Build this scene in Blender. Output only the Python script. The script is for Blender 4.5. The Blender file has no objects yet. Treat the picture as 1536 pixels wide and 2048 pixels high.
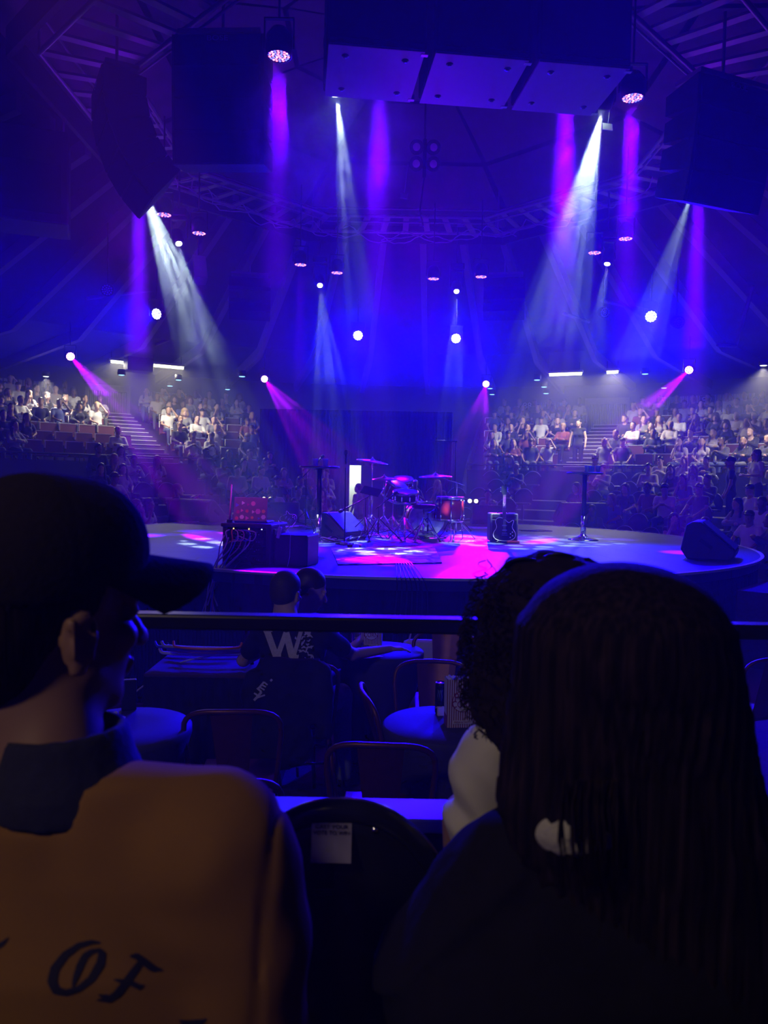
import bpy, bmesh, math, random
import numpy as np
from mathutils import Vector, Matrix
random.seed(7); np.random.seed(7)
S = bpy.context.scene
COL = S.collection
PI = math.pi
R = math.radians

# ---------------------------------------------------------------- camera
FPX = 1539.0
PITCH, ROLL = R(2.42), R(1.05)
CAMZ = 1.9
cF = Vector((0, math.cos(PITCH), -math.sin(PITCH)))
cR0 = Vector((1, 0, 0)); cU0 = cR0.cross(cF)
cR = cR0 * math.cos(ROLL) + cU0 * math.sin(ROLL)
cU = cR.cross(cF)
cam_d = bpy.data.cameras.new('camera')
cam = bpy.data.objects.new('camera', cam_d); COL.objects.link(cam)
cam.matrix_world = Matrix(((cR.x, cU.x, -cF.x, 0), (cR.y, cU.y, -cF.y, 0), (cR.z, cU.z, -cF.z, CAMZ), (0, 0, 0, 1)))
cam_d.sensor_fit = 'HORIZONTAL'; cam_d.sensor_width = 24.0
cam_d.lens = FPX / 1536 * 24.0
cam_d.clip_start = 0.05; cam_d.clip_end = 200
cam_d.dof.use_dof = True; cam_d.dof.focus_distance = 9.0; cam_d.dof.aperture_fstop = 6.0
S.camera = cam

def ray(px, py):
    return cR * ((px - 768) / FPX) + cU * ((1024 - py) / FPX) + cF
def at(px, py, Y):
    d = ray(px, py); t = Y / d.y
    return Vector((d.x * t, Y, CAMZ + d.z * t))
def atz(px, py, z):
    d = ray(px, py); t = (z - CAMZ) / d.z
    return Vector((d.x * t, d.y * t, z))

# ---------------------------------------------------------------- world, exposure
w = bpy.data.worlds.new('world'); S.world = w; w.use_nodes = True
w.node_tree.nodes['Background'].inputs[0].default_value = (0.10, 0.02, 0.5, 1)
w.node_tree.nodes['Background'].inputs[1].default_value = 0.02
S.view_settings.view_transform = 'Standard'; S.view_settings.look = 'None'
S.view_settings.exposure = 0.0; S.view_settings.gamma = 1.0
S.view_settings.use_curve_mapping = False
S.cycles.use_denoising = True
S.cycles.volume_bounces = 0
S.cycles.max_bounces = 3; S.cycles.diffuse_bounces = 2; S.cycles.glossy_bounces = 2
S.cycles.use_adaptive_sampling = True; S.cycles.adaptive_threshold = 0.03; S.cycles.adaptive_min_samples = 12
S.cycles.transmission_bounces = 3; S.cycles.transparent_max_bounces = 6
S.cycles.sample_clamp_indirect = 4.0
S.cycles.blur_glossy = 1.0
S.cycles.use_light_tree = True
S.cycles.caustics_reflective = False; S.cycles.caustics_refractive = False

CX, CY = 0.35, 12.05           # centre of the round stage and of the hall
STZ = 1.0                      # stage top
CEN = Vector((CX, CY, 0))

# ---------------------------------------------------------------- lights
def spot(name, loc, target, color, power, angle, blend=0.3, size=0.05, gobo=None):
    ld = bpy.data.lights.new(name, 'SPOT'); ld.color = color; ld.energy = power
    ld.spot_size = R(angle); ld.spot_blend = blend; ld.shadow_soft_size = size
    lo = bpy.data.objects.new(name, ld); COL.objects.link(lo)
    lo.location = loc
    lo.rotation_euler = (Vector(target) - Vector(loc)).to_track_quat('-Z', 'Y').to_euler()
    if gobo:
        ld.use_nodes = True; nt = ld.node_tree; N = nt.nodes; L = nt.links
        em = next(n for n in N if n.type == 'EMISSION')
        tc = N.new('ShaderNodeTexCoord')
        sp = N.new('ShaderNodeSeparateXYZ'); L.new(tc.outputs['Normal'], sp.inputs[0])
        dx = N.new('ShaderNodeMath'); dx.operation = 'DIVIDE'; L.new(sp.outputs[0], dx.inputs[0]); L.new(sp.outputs[2], dx.inputs[1])
        dy = N.new('ShaderNodeMath'); dy.operation = 'DIVIDE'; L.new(sp.outputs[1], dy.inputs[0]); L.new(sp.outputs[2], dy.inputs[1])
        cb = N.new('ShaderNodeCombineXYZ'); L.new(dx.outputs[0], cb.inputs[0]); L.new(dy.outputs[0], cb.inputs[1])
        vo = N.new('ShaderNodeTexVoronoi'); vo.feature = 'F1'; vo.voronoi_dimensions = '2D'
        vo.inputs['Scale'].default_value = gobo[0]; vo.inputs['Randomness'].default_value = 0.6
        L.new(cb.outputs[0], vo.inputs['Vector'])
        mr = N.new('ShaderNodeMapRange'); L.new(vo.outputs['Distance'], mr.inputs[0])
        mr.inputs[1].default_value = 0.26; mr.inputs[2].default_value = 0.36
        mr.inputs[3].default_value = gobo[1]; mr.inputs[4].default_value = gobo[2]
        L.new(mr.outputs[0], em.inputs['Strength'])
    return lo

# lamp spots of the rig: (pixel x, pixel y of lamp, target pixel on stage)
RIGZ = 5.9
WHITE = [  # px, py, target px/py(stage plane), power, angle
    (675, 196, 770, 1105, 2000, 14), (1202, 224, 1010, 1085, 5200, 23),
    (284, 366, 540, 1085, 4200, 19), (1381, 389, 1150, 1085, 2600, 18),
    (358, 489, 490, 1085, 3400, 18), (1214, 530, 1120, 1075, 1500, 15),
    (640, 572, 675, 1075, 2600, 14), (913, 584, 905, 1075, 1500, 11)]
VIOLET = [  # px, py, power
    (558, 113, 1900), (762, 100, 3000, 8.45), (1135, 95, 4600, 8.8), (1265, 197, 2800),
    (278, 335, 8500, 11.4), (1398, 372, 7500), (328, 430, 300), (398, 467, 700),
    (601, 530, 900), (674, 546, 300), (867, 558, 500), (962, 554, 400),
    (1189, 506, 300), (1251, 478, 400)]
BLUE = [(716, 671), (912, 677), (1302, 633), (313, 628)]
MAGENTA = [(141, 713, 478, 1078, 22000), (529, 758, 785, 1090, 14000), (972, 768, 905, 1095, 7500), (1378, 740, 1000, 1085, 20000)]
RIG = []   # (kind, location, target) for the fixture builders
for (px, py, tx, ty, p, a) in WHITE:
    l = atz(px, py, RIGZ); t = atz(tx, ty, STZ)
    spot('beam_light', l - Vector((0, 0, .03)), t, (0.62, 0.80, 0.78), p * .8, a, 0.25, 0.022, (13, 3.4, 0.08))
    RIG.append(('white', l, t))
for (px, py, p, *dd) in VIOLET:
    l = at(px, py, dd[0]) if dd else atz(px, py, RIGZ - 0.1); t = l - Vector((0, 0, 5))
    spot('par_light', l - Vector((0, 0, .03)), t, (0.12, 0.0, 1.0), p * 13, 8.5, 0.5, 0.075)
    RIG.append(('violet', l, t))
for (px, py) in BLUE:
    l = atz(px, py, 5.2)
    t = Vector((0.2 * l.x, 2.0, -0.5)) if l.x > -4 else Vector((-7.5, 6.0, 2.5))
    spot('wash_light', l + (t - l).normalized() * .05, t, (0.004, 0.0, 1.0), 11500 if l.x > -4 else 4500, 58, 1.0, 0.08)
    RIG.append(('blue', l, t))
for (px, py, tx, ty, p) in MAGENTA:
    l = atz(px, py, 5.0)
    t = atz(tx, ty, STZ)
    spot('magenta_light', l + (t - l).normalized() * .05, t, (0.34, 0.0, 0.85), p * 4.4, 6.5, 0.4, 0.04, (15, 2.0, 0.25))
    RIG.append(('magenta', l, t))
# added violet fill points around the ring, with no fixtures behind them
for k in range(4):
    ld = bpy.data.lights.new('violet_fill_light', 'POINT'); ld.color = (0.22, 0.0, 1.0); ld.energy = (65, 65, 65, 65)[k]; ld.shadow_soft_size = .3
    lo = bpy.data.objects.new('violet_fill_light', ld); COL.objects.link(lo); lo.location = ((4.9, 12.5, 5.6), (0.35, 16.6, 5.6), (-4.2, 12.5, 5.6), (0.35, 9.0, 4.6))[k]
# near side front fill, out of view: magenta inferred, blue added for drums
spot('front_fill_light', (-2.2, 3.0, 6.6), atz(500, 1090, STZ), (0.75, 0.10, 0.75), 1300, 24, 0.8, 0.08)
spot('front_fill_light', (2.0, 3.2, 6.6), atz(860, 1080, STZ), (0.02, 0.0, 1.0), 1800, 34, 0.9, 0.08)
# house lights: warm lamp over the near tier, strip lights over the far tiers
spot('house_light', (-2.4, -1.7, 4.4), (0.3, 1.8, 1.1), (1.0, 0.78, 0.54), 100, 75, 0.8, 0.2)
HOUSE = [(335, 732, 1.3, 110), (236, 723, .6, 90), (1131, 747, 1.3, 100), (1225, 743, .5, 140)]

# ---------------------------------------------------------------- materials
def mat(name, color, rough=0.6, metal=0.0, noise=0.0, scale=20.0, bump=0.0, spec=0.5, emit=None, estr=0.0, sheen=0.0):
    m = bpy.data.materials.new(name); m.use_nodes = True
    nt = m.node_tree; N = nt.nodes; L = nt.links
    b = N['Principled BSDF']
    b.inputs['Roughness'].default_value = rough; b.inputs['Metallic'].default_value = metal
    b.inputs['Specular IOR Level'].default_value = spec
    if sheen: b.inputs['Sheen Weight'].default_value = sheen
    c = (*color, 1)
    b.inputs['Base Color'].default_value = c
    if noise or bump:
        tc = N.new('ShaderNodeTexCoord'); nz = N.new('ShaderNodeTexNoise')
        nz.inputs['Scale'].default_value = scale; nz.inputs['Detail'].default_value = 4
        L.new(tc.outputs['Object'], nz.inputs['Vector'])
        if noise:
            mx = N.new('ShaderNodeMix'); mx.data_type = 'RGBA'
            mx.inputs[6].default_value = tuple(max(0, x * (1 - noise)) for x in color) + (1,)
            mx.inputs[7].default_value = tuple(min(1, x * (1 + noise)) for x in color) + (1,)
            L.new(nz.outputs['Fac'], mx.inputs[0]); L.new(mx.outputs[2], b.inputs['Base Color'])
        if bump:
            bp = N.new('ShaderNodeBump'); bp.inputs['Strength'].default_value = bump; bp.inputs['Distance'].default_value = 0.01
            L.new(nz.outputs['Fac'], bp.inputs['Height']); L.new(bp.outputs[0], b.inputs['Normal'])
    if emit:
        b.inputs['Emission Color'].default_value = (*emit, 1); b.inputs['Emission Strength'].default_value = estr; m.cycles.emission_sampling = 'NONE'
    return m

# ---------------------------------------------------------------- mesh builder
class MB:
    """collects shapes into one mesh; every face keeps a material slot"""
    def __init__(s): s.v = []; s.f = []; s.m = []; s.sm = []
    def add(s, verts, faces, mi=0, smooth=False):
        o = len(s.v); s.v.extend([tuple(v) for v in verts])
        for f in faces: s.f.append([i + o for i in f]); s.m.append(mi); s.sm.append(smooth)
        return s
    def box(s, c, d, rot=None, mi=0, bev=0.0):
        c = Vector(c); hx, hy, hz = d[0] / 2, d[1] / 2, d[2] / 2
        M = rot.to_3x3() if rot is not None else Matrix.Identity(3)
        if bev <= 0:
            vs = [c + M @ Vector((x * hx, y * hy, z * hz)) for z in (-1, 1) for y in (-1, 1) for x in (-1, 1)]
            return s.add(vs, [(0, 2, 3, 1), (4, 5, 7, 6), (0, 1, 5, 4), (2, 6, 7, 3), (0, 4, 6, 2), (1, 3, 7, 5)], mi)
        b = min(bev, hx * .9, hy * .9, hz * .9)
        bm = bmesh.new(); bmesh.ops.create_cube(bm, size=1)
        for v in bm.verts: v.co = Vector((v.co.x * d[0], v.co.y * d[1], v.co.z * d[2]))
        bmesh.ops.bevel(bm, geom=list(bm.edges), offset=b, segments=2, profile=0.5, affect='EDGES')
        bm.verts.index_update()
        vs = [c + M @ v.co for v in bm.verts]; fs = [[v.index for v in f.verts] for f in bm.faces]
        bm.free(); return s.add(vs, fs, mi)
    def tube(s, pts, r, n=8, mi=0, caps=True, closed=False):
        pts = [Vector(p) for p in pts]; k = len(pts)
        rs = r if isinstance(r, (list, tuple)) else [r] * k
        vs = []; prev = None
        for i, p in enumerate(pts):
            if closed: t = (pts[(i + 1) % k] - pts[i - 1])
            else: t = pts[min(i + 1, k - 1)] - pts[max(i - 1, 0)]
            t = t.normalized() if t.length > 1e-9 else Vector((0, 0, 1))
            if prev is None:
                a = Vector((0, 0, 1)) if abs(t.z) < .9 else Vector((1, 0, 0))
                u = t.cross(a).normalized()
            else:
                u = (prev - t * prev.dot(t))
                u = u.normalized() if u.length > 1e-6 else t.orthogonal().normalized()
            prev = u; w_ = t.cross(u)
            for j in range(n):
                a = 2 * PI * j / n; vs.append(p + (u * math.cos(a) + w_ * math.sin(a)) * rs[i])
        fs = []
        for i in range(k if closed else k - 1):
            i2 = (i + 1) % k
            for j in range(n):
                j2 = (j + 1) % n; fs.append((i * n + j, i * n + j2, i2 * n + j2, i2 * n + j))
        if caps and not closed:
            fs.append(tuple(range(n))[::-1]); fs.append(tuple((k - 1) * n + j for j in range(n)))
        return s.add(vs, fs, mi, True)
    def lathe(s, prof, c=(0, 0, 0), n=24, mi=0, axis=None, smooth=True):
        """prof: list of (radius, height)"""
        c = Vector(c)
        M = axis.to_3x3() if axis is not None else Matrix.Identity(3)
        vs = []; k = len(prof)
        for (r, h) in prof:
            for j in range(n):
                a = 2 * PI * j / n; vs.append(c + M @ Vector((r * math.cos(a), r * math.sin(a), h)))
        fs = []
        for i in range(k - 1):
            for j in range(n):
                j2 = (j + 1) % n; fs.append((i * n + j, i * n + j2, (i + 1) * n + j2, (i + 1) * n + j))
        if prof[0][0] > 1e-5: fs.append(tuple(range(n))[::-1])
        if prof[-1][0] > 1e-5: fs.append(tuple((k - 1) * n + j for j in range(n)))
        return s.add(vs, fs, mi, smooth)
    def prism(s, outline, y0, y1, M=None, mi=0):
        """outline in (x,z), extruded from y0 to y1, then transformed by 4x4 M"""
        n = len(outline); M = M if M is not None else Matrix.Identity(4)
        vs = [M @ Vector((x, y0, z)) for x, z in outline] + [M @ Vector((x, y1, z)) for x, z in outline]
        fs = [tuple(range(n)), tuple(range(n, 2 * n))[::-1]] + [(i, i + n, (i + 1) % n + n, (i + 1) % n) for i in range(n)]
        return s.add(vs, fs, mi)
    def mesh(s, name, mats):
        me = bpy.data.meshes.new(name); me.from_pydata(s.v, [], s.f)
        for m in (mats if isinstance(mats, (list, tuple)) else [mats]): me.materials.append(m)
        me.polygons.foreach_set('material_index', s.m); me.polygons.foreach_set('use_smooth', s.sm)
        bm = bmesh.new(); bm.from_mesh(me); bmesh.ops.recalc_face_normals(bm, faces=bm.faces); bm.to_mesh(me); bm.free()
        me.update(); return me
    def build(s, name, mats, parent=None, loc=(0, 0, 0), rot=(0, 0, 0)):
        o = bpy.data.objects.new(name, s.mesh(name, mats)); COL.objects.link(o)
        o.parent = parent; o.location = loc; o.rotation_euler = rot
        return o

def tag(o, label=None, cat=None, group=None, kind=None):
    if label: o['label'] = label
    if cat: o['category'] = cat
    if group: o['group'] = group
    if kind: o['kind'] = kind
    return o
def empty(name, loc=(0, 0, 0), rz=0.0, label=None, cat=None, group=None):
    o = bpy.data.objects.new(name, None); COL.objects.link(o); o.empty_display_size = .1
    o.location = loc; o.rotation_euler = (0, 0, rz)
    return tag(o, label, cat, group)
def struct(o): o['kind'] = 'structure'; return o
def copy_tree(o, parent=None):
    kids = list(o.children)
    c = o.copy(); COL.objects.link(c); c.parent = parent
    for ch in kids: copy_tree(ch, c)
    return c
def TR(loc, rz=0): return Matrix.Translation(Vector(loc)) @ Matrix.Rotation(rz, 4, 'Z')

def text_mesh(body, size, material, name, parent, M, depth=0.001, font_scale=(1, 1)):
    cu = bpy.data.curves.new(name, 'FONT'); cu.body = body; cu.size = size; cu.extrude = depth
    cu.align_x = 'CENTER'; cu.align_y = 'CENTER'; cu.resolution_u = 3
    to = bpy.data.objects.new(name, cu); COL.objects.link(to)
    dg = bpy.context.evaluated_depsgraph_get()
    me = bpy.data.meshes.new_from_object(to.evaluated_get(dg))
    bpy.data.objects.remove(to); bpy.data.curves.remove(cu)
    me.name = name; me.transform(Matrix.Diagonal((font_scale[0], font_scale[1], 1, 1)))
    me.transform(M)
    me.materials.clear(); me.materials.append(material)
    o = bpy.data.objects.new(name, me); COL.objects.link(o); o.parent = parent
    return o
# lettering stands in the XY plane facing +Z; UPR turns it upright facing -Y
UPR = Matrix.Rotation(PI / 2, 4, 'X')

# ---------------------------------------------------------------- distance-field bodies (one continuous surface)
def smin(a, b, k):
    h = np.clip(0.5 + 0.5 * (b - a) / k, 0, 1)
    return b * (1 - h) + a * h - k * h * (1 - h)
def _ell(P, c, r, rot=None):
    q = P - np.array(c, dtype=np.float32)
    if rot is not None: q = q @ np.array(rot, dtype=np.float32)   # columns = local axes
    r = np.array(r, dtype=np.float32)
    k0 = np.linalg.norm(q / r, axis=-1); k1 = np.linalg.norm(q / (r * r), axis=-1)
    return k0 * (k0 - 1.0) / np.maximum(k1, 1e-9)
def _cap(P, a, b, ra, rb):
    a = np.array(a, dtype=np.float32); b = np.array(b, dtype=np.float32)
    ab = b - a; t = np.clip(((P - a) @ ab) / (ab @ ab + 1e-12), 0, 1)
    return np.linalg.norm(P - a - t[..., None] * ab, axis=-1) - (ra + (rb - ra) * t)
def _box(P, c, h, rad, rot=None):
    q = P - np.array(c, dtype=np.float32)
    if rot is not None: q = q @ np.array(rot, dtype=np.float32)
    q = np.abs(q) - (np.array(h, dtype=np.float32) - rad)
    return np.linalg.norm(np.maximum(q, 0), axis=-1) + np.minimum(q.max(axis=-1), 0) - rad
def field(P, prims):
    d = None
    for p in prims:
        t = p[0]; k = p[1]; neg = k < 0; k = abs(k)
        if t == 'e': v = _ell(P, *p[2:])
        elif t == 'c': v = _cap(P, *p[2:])
        elif t == 'b': v = _box(P, *p[2:])
        elif t == 'f':            # custom displacement of what stands so far
            d = d + p[2](P); continue
        elif t == 'cut':          # keep only where the function is negative
            d = -smin(-d, -p[2](P), k); continue
        if d is None: d = v
        elif neg: d = -smin(-d, v, k)
        else: d = smin(d, v, k)
    return d
def surface(prims, lo, hi, h):
    """naive surface nets; returns vertices and quads"""
    lo = np.array(lo, float); hi = np.array(hi, float)
    n = np.maximum(np.ceil((hi - lo) / h).astype(int) + 1, 3)
    ax = [(lo[i] + h * np.arange(n[i])).astype(np.float32) for i in range(3)]
    P = np.stack(np.meshgrid(*ax, indexing='ij'), -1)
    D = field(P.reshape(-1, 3), prims).reshape(n)
    # close at the border of the box
    for a in range(3):
        sl = [slice(None)] * 3; sl[a] = 0; D[tuple(sl)] = np.maximum(D[tuple(sl)], h * .3)
        sl[a] = -1; D[tuple(sl)] = np.maximum(D[tuple(sl)], h * .3)
    I = D < 0
    nc = n - 1
    cnt = np.zeros(nc, np.int32); acc = np.zeros((*nc, 3))
    base = np.stack(np.meshgrid(*[np.arange(k) for k in nc], indexing='ij'), -1)
    corners = [(i, j, k) for i in (0, 1) for j in (0, 1) for k in (0, 1)]
    def cut(A, c): return A[c[0]:c[0] + nc[0], c[1]:c[1] + nc[1], c[2]:c[2] + nc[2]]
    for c0 in corners:
        for a in range(3):
            if c0[a]: continue
            c1 = list(c0); c1[a] = 1; c1 = tuple(c1)
            d0, d1 = cut(D, c0), cut(D, c1); m = cut(I, c0) != cut(I, c1)
            t = np.where(m, d0 / np.where(m, d0 - d1, 1), 0)
            for q in range(3):
                acc[..., q] += np.where(m, c0[q] + (t if q == a else 0), 0)
            cnt += m
    act = cnt > 0
    idx = -np.ones(nc, np.int64); idx[act] = np.arange(act.sum())
    V = lo + h * (base[act] + acc[act] / cnt[act][:, None])
    F = []
    for a in range(3):
        b, c = (a + 1) % 3, (a + 2) % 3
        sl0 = [slice(1, -1)] * 3; sl1 = [slice(1, -1)] * 3
        sl0[a] = slice(0, -1); sl1[a] = slice(1, None)
        I0, I1 = I[tuple(sl0)], I[tuple(sl1)]
        e = np.argwhere(I0 != I1)
        if not len(e): continue
        flip = I0[tuple(e.T)]
        e = e + 1; e[:, a] -= 1
        def cell(db, dc):
            q = e.copy(); q[:, b] -= db; q[:, c] -= dc
            return idx[tuple(q.T)]
        q = np.stack([cell(1, 1), cell(0, 1), cell(0, 0), cell(1, 0)], 1)
        q[~flip] = q[~flip][:, ::-1]
        F.append(q)
    F = np.concatenate(F) if F else np.zeros((0, 4), int)
    F = F[(F >= 0).all(1)]
    return V, F
def body(name, prims, lo, hi, h, mats, parent=None, mi_fn=None, loc=(0, 0, 0), rz=0.0):
    V, F = surface(prims, lo, hi, h)
    me = bpy.data.meshes.new(name); me.from_pydata(V.tolist(), [], F.tolist())
    for m in (mats if isinstance(mats, (list, tuple)) else [mats]): me.materials.append(m)
    me.polygons.foreach_set('use_smooth', [True] * len(me.polygons))
    if mi_fn is not None:
        c = V[F].mean(1); me.polygons.foreach_set('material_index', mi_fn(c).astype(int).tolist())
    me.update()
    o = bpy.data.objects.new(name, me); COL.objects.link(o); o.parent = parent
    o.location = loc; o.rotation_euler = (0, 0, rz)
    return o
def npnoise(P, f, seed=0):
    """cheap smooth noise in -1..1 from sine products"""
    a = P * f + seed * 1.7
    return (np.sin(a[:, 0] + 1.3 * np.sin(a[:, 1] * .9 + seed)) * np.sin(a[:, 1] * 1.1 + 1.1 * np.sin(a[:, 2] + .3 * seed)) +
            np.sin(a[:, 2] * 1.2 + 1.2 * np.sin(a[:, 0] * .8)) * .6) / 1.6

# ---------------------------------------------------------------- the hall
M_black = mat('black_paint', (0.012, 0.011, 0.016), 0.6, noise=.3, scale=6)
M_wall = mat('dark_wall', (0.07, 0.055, 0.08), 0.8, noise=.25, scale=3, bump=.2)
M_ceil = mat('dark_ceiling', (0.03, 0.026, 0.04), 0.9, noise=.3, scale=2)
M_raft = mat('painted_rafter', (0.20, 0.17, 0.22), 0.7, noise=.2, scale=5)
M_cloth = mat('ceiling_fabric', (0.15, 0.11, 0.14), 0.95, noise=.15, scale=4, bump=.1)
M_steel = mat('grey_steel', (0.30, 0.28, 0.32), 0.45, 0.6, noise=.15, scale=30)
M_carpet = mat('carpet', (0.13, 0.05, 0.11), 0.95, noise=.35, scale=60, bump=.5)
M_concrete = mat('tier_concrete', (0.07, 0.055, 0.07), 0.9, noise=.3, scale=8, bump=.2)
M_corr = mat('corrugated_metal', (0.5, 0.47, 0.5), 0.45, 0.3, noise=.2, scale=14)
M_white = mat('white_paint', (0.75, 0.74, 0.75), 0.5)
M_rail = mat('dark_rail', (0.02, 0.018, 0.025), 0.35, 0.4)
WR = 20.0
def pol(r, a, z): return Vector((CX + r * math.cos(a), CY + r * math.sin(a), z))
def aof(px, r):
    """angle about the hall centre at which a pixel column meets the circle of radius r on the far side"""
    d = ray(px, 900); k = d.x / d.y
    # (k y - CX)^2 + (y - CY)^2 = r^2
    A = k * k + 1; B = -2 * (k * CX + CY); C_ = CX * CX + CY * CY - r * r
    y = (-B + math.sqrt(B * B - 4 * A * C_)) / (2 * A)
    return math.atan2(y - CY, k * y - CX)

def ring_sheet(profile, a0, a1, n):
    mb = MB(); vs = []; k = len(profile)
    for i in range(n + 1):
        a = a0 + (a1 - a0) * i / n
        for (r, z) in profile: vs.append(pol(r, a, z))
    fs = [(i * k + j, (i + 1) * k + j, (i + 1) * k + j + 1, i * k + j + 1) for i in range(n) for j in range(k - 1)]
    return mb.add(vs, fs)
# floor of the pit
mb = MB(); mb.lathe([(0.0, -0.1), (WR, -0.1), (WR, 0.0), (0.0, 0.0)], (CX, CY, 0), 96, smooth=False)
struct(mb.build('floor', M_carpet))
struct(ring_sheet([(WR, -.2), (WR, 6.0), (WR + .3, 6.0), (WR + .3, -.2)], 0, 2 * PI, 96).build('wall_round', M_wall))
struct(ring_sheet([(WR + .3, 5.75), (13, 5.95), (6.5, 8.2), (6.3, 8.9), (0.05, 9.1)], 0, 2 * PI, 96).build('ceiling', M_ceil))

# seating tiers on the far side
LOW = [(6.9 + .85 * i, .12 + .25 * i) for i in range(6)]
UPP = [(12.86 + .88 * j, 1.95 + .3 * j) for j in range(7)]
A0, A1 = R(-8), R(190)
AIS = [R(123), R(64.4)]               # radial aisles
TUN = (R(79.5), R(107.2))             # entrance in the middle of the far side
def tier(rows, depth, back, name):
    prof = [(rows[0][0] - .35, -.02)]
    for (r, z) in rows:
        prof += [(r - .35, z), (r - .35 + depth, z)]
    prof += [(back, rows[-1][1]), (back, -.05)]
    for k, (a, b) in enumerate([(A0, TUN[0]), (TUN[1], A1)]):
        o = ring_sheet(prof, a, b, 60).build('floor_tier_' + name, M_concrete); struct(o)
tier(LOW, .85, 12.1, 'lower')
DOOR = (aof(800, 9.0), aof(690, 9.0))     # way from the lit doorway to the stage
def tier_mid(a, b):
    prof = [(LOW[0][0] - .35, -.02)]
    for (r, z) in LOW[:4]: prof += [(r - .35, z), (r + .5, z)]
    prof += [(LOW[3][0] + .5, -.02)]
    struct(ring_sheet(prof, a, b, 20).build('floor_tier_middle', M_concrete))
tier_mid(TUN[0], DOOR[0]); tier_mid(DOOR[1], TUN[1])
tier(UPP, .9, WR - .02, 'upper')
# low wall and rail in front of the upper tier
for k, (a, b) in enumerate([(A0, TUN[0]), (TUN[1], A1)]):
    struct(ring_sheet([(12.1, 1.3), (12.1, 2.25), (12.18, 2.25), (12.18, 1.3)], a, b, 60).build('wall_tier_front', M_black))
    mb = MB(); mb.tube([pol(12.1, a + (b - a) * i / 60, 2.42) for i in range(61)], .028, 6)
    for i in range(0, 61, 4):
        p = pol(12.1, a + (b - a) * i / 60, 2.2); mb.tube([p, p + Vector((0, 0, .22))], .015, 5)
    struct(mb.build('trim_tier_rail', M_rail))
# steps of the aisles: pale nosings
for a in AIS:
    for si in range(14):
        r = 12.72 + .44 * si; z = 1.95 + .15 * si
        mb = MB(); wd = .55
        M = Matrix.Translation(pol(r, a, z + .085)) @ Matrix.Rotation(a + PI / 2, 4, 'Z')
        mb.box((0, 0, 0), (wd * 2, .44, .17), mi=0)
        mb.box((0, .22, .078), (wd * 2, .03, .02), mi=1)
        o = mb.build('floor_step', [M_concrete, M_white]); o.matrix_world = M; struct(o)
# wings of the entrance: black side walls of the tunnel
for k, a in enumerate(TUN):
    mb = MB(); q = .06 if k == 0 else -.06
    vs = []
    for (r, z0, z1) in ((10.6, 0, 1.6), (12.1, 0, 2.3), (12.6, 0, 2.5), (WR, 0, 4.6)):
        vs += [pol(r, a, z0), pol(r, a, z1), pol(r, a + q / r, z0), pol(r, a + q / r, z1)]
    fs = []
    for i in range(3):
        b0 = i * 4; b1 = b0 + 4
        fs += [(b0, b1, b1 + 1, b0 + 1), (b0 + 2, b0 + 3, b1 + 3, b1 + 2), (b0 + 1, b1 + 1, b1 + 3, b0 + 3)]
    mb.add(vs, fs); struct(mb.build('wall_tunnel', M_black))
# back of the entrance: black drape wall with an open lit passage
M_drape = mat('black_drape', (0.014, 0.012, 0.02), 0.9, noise=.3, scale=8)
def pleats(p0, p1, z0, z1, n, amp, name, m, parent=None):
    """pleated hanging cloth from p0 to p1"""
    mb = MB(); p0 = Vector(p0); p1 = Vector(p1); t = (p1 - p0); u = Vector((-t.y, t.x, 0)).normalized()
    N_ = n * 6; vs = []
    for i in range(N_ + 1):
        q = p0 + t * (i / N_) + u * amp * math.sin(i / 6 * 2 * PI) + u * amp * .4 * math.sin(i * .37)
        vs += [Vector((q.x, q.y, z0)), Vector((q.x, q.y, z1))]
    mb.add(vs, [(2 * i, 2 * i + 2, 2 * i + 3, 2 * i + 1) for i in range(N_)], smooth=True)
    return mb.build(name, m, parent)
YB = 22.6
pL = at(519, 900, YB).x; pR = at(905, 900, YB).x; dL = at(700, 900, YB).x; dR = at(790, 900, YB).x
struct(pleats((pL, YB, 0), (dL, YB, 0), 0, 3.9, 16, .04, 'wall_drape', M_drape))
struct(pleats((dR, YB, 0), (pR, YB, 0), 0, 3.9, 12, .04, 'wall_drape', M_drape))
struct(pleats((dL - .05, YB + .02, 0), (dR + .05, YB + .02, 0), 2.3, 3.9, 8, .04, 'wall_drape', M_drape))
# lit passage behind
M_pass = mat('passage_wall', (0.55, 0.55, 0.5), 0.8, noise=.1, scale=3)
mb = MB(); zc = 2.5
mb.box(((dL + dR) / 2, YB + 3.0, zc / 2), (dR - dL + 1.6, .1, zc))
mb.box((dL - .35, YB + 1.6, zc / 2), (.1, 2.8, zc)); mb.box((dR + .75, YB + 1.6, zc / 2), (.1, 2.8, zc))
mb.box(((dL + dR) / 2, YB + 1.7, zc), (dR - dL + 1.6, 2.7, .06))
struct(mb.build('wall_passage', M_pass))
lp = bpy.data.lights.new('passage_light', 'POINT'); lp.energy = 50; lp.color = (.85, 1, .7); lp.shadow_soft_size = .1
lo = bpy.data.objects.new('passage_light', lp); COL.objects.link(lo); lo.location = (dL + .0, YB + 2.2, 2.1)
# half drawn grey screen standing in the passage
mb = MB(); x0 = at(722, 940, YB + .3).x
mb.box(((x0 + dR) / 2 + .15, YB + .4, 1.17), (dR - x0 + .3, .06, 2.3), bev=.02)
for sx in (x0 + .1, dR - .1): mb.box((sx, YB + .4, .03), (.06, .5, .06))
o = mb.build('folding_screen', mat('screen_grey', (.10, .10, .12), .8)); tag(o, 'dark grey partition screen half closing the lit doorway behind the drums', 'screen')

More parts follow.
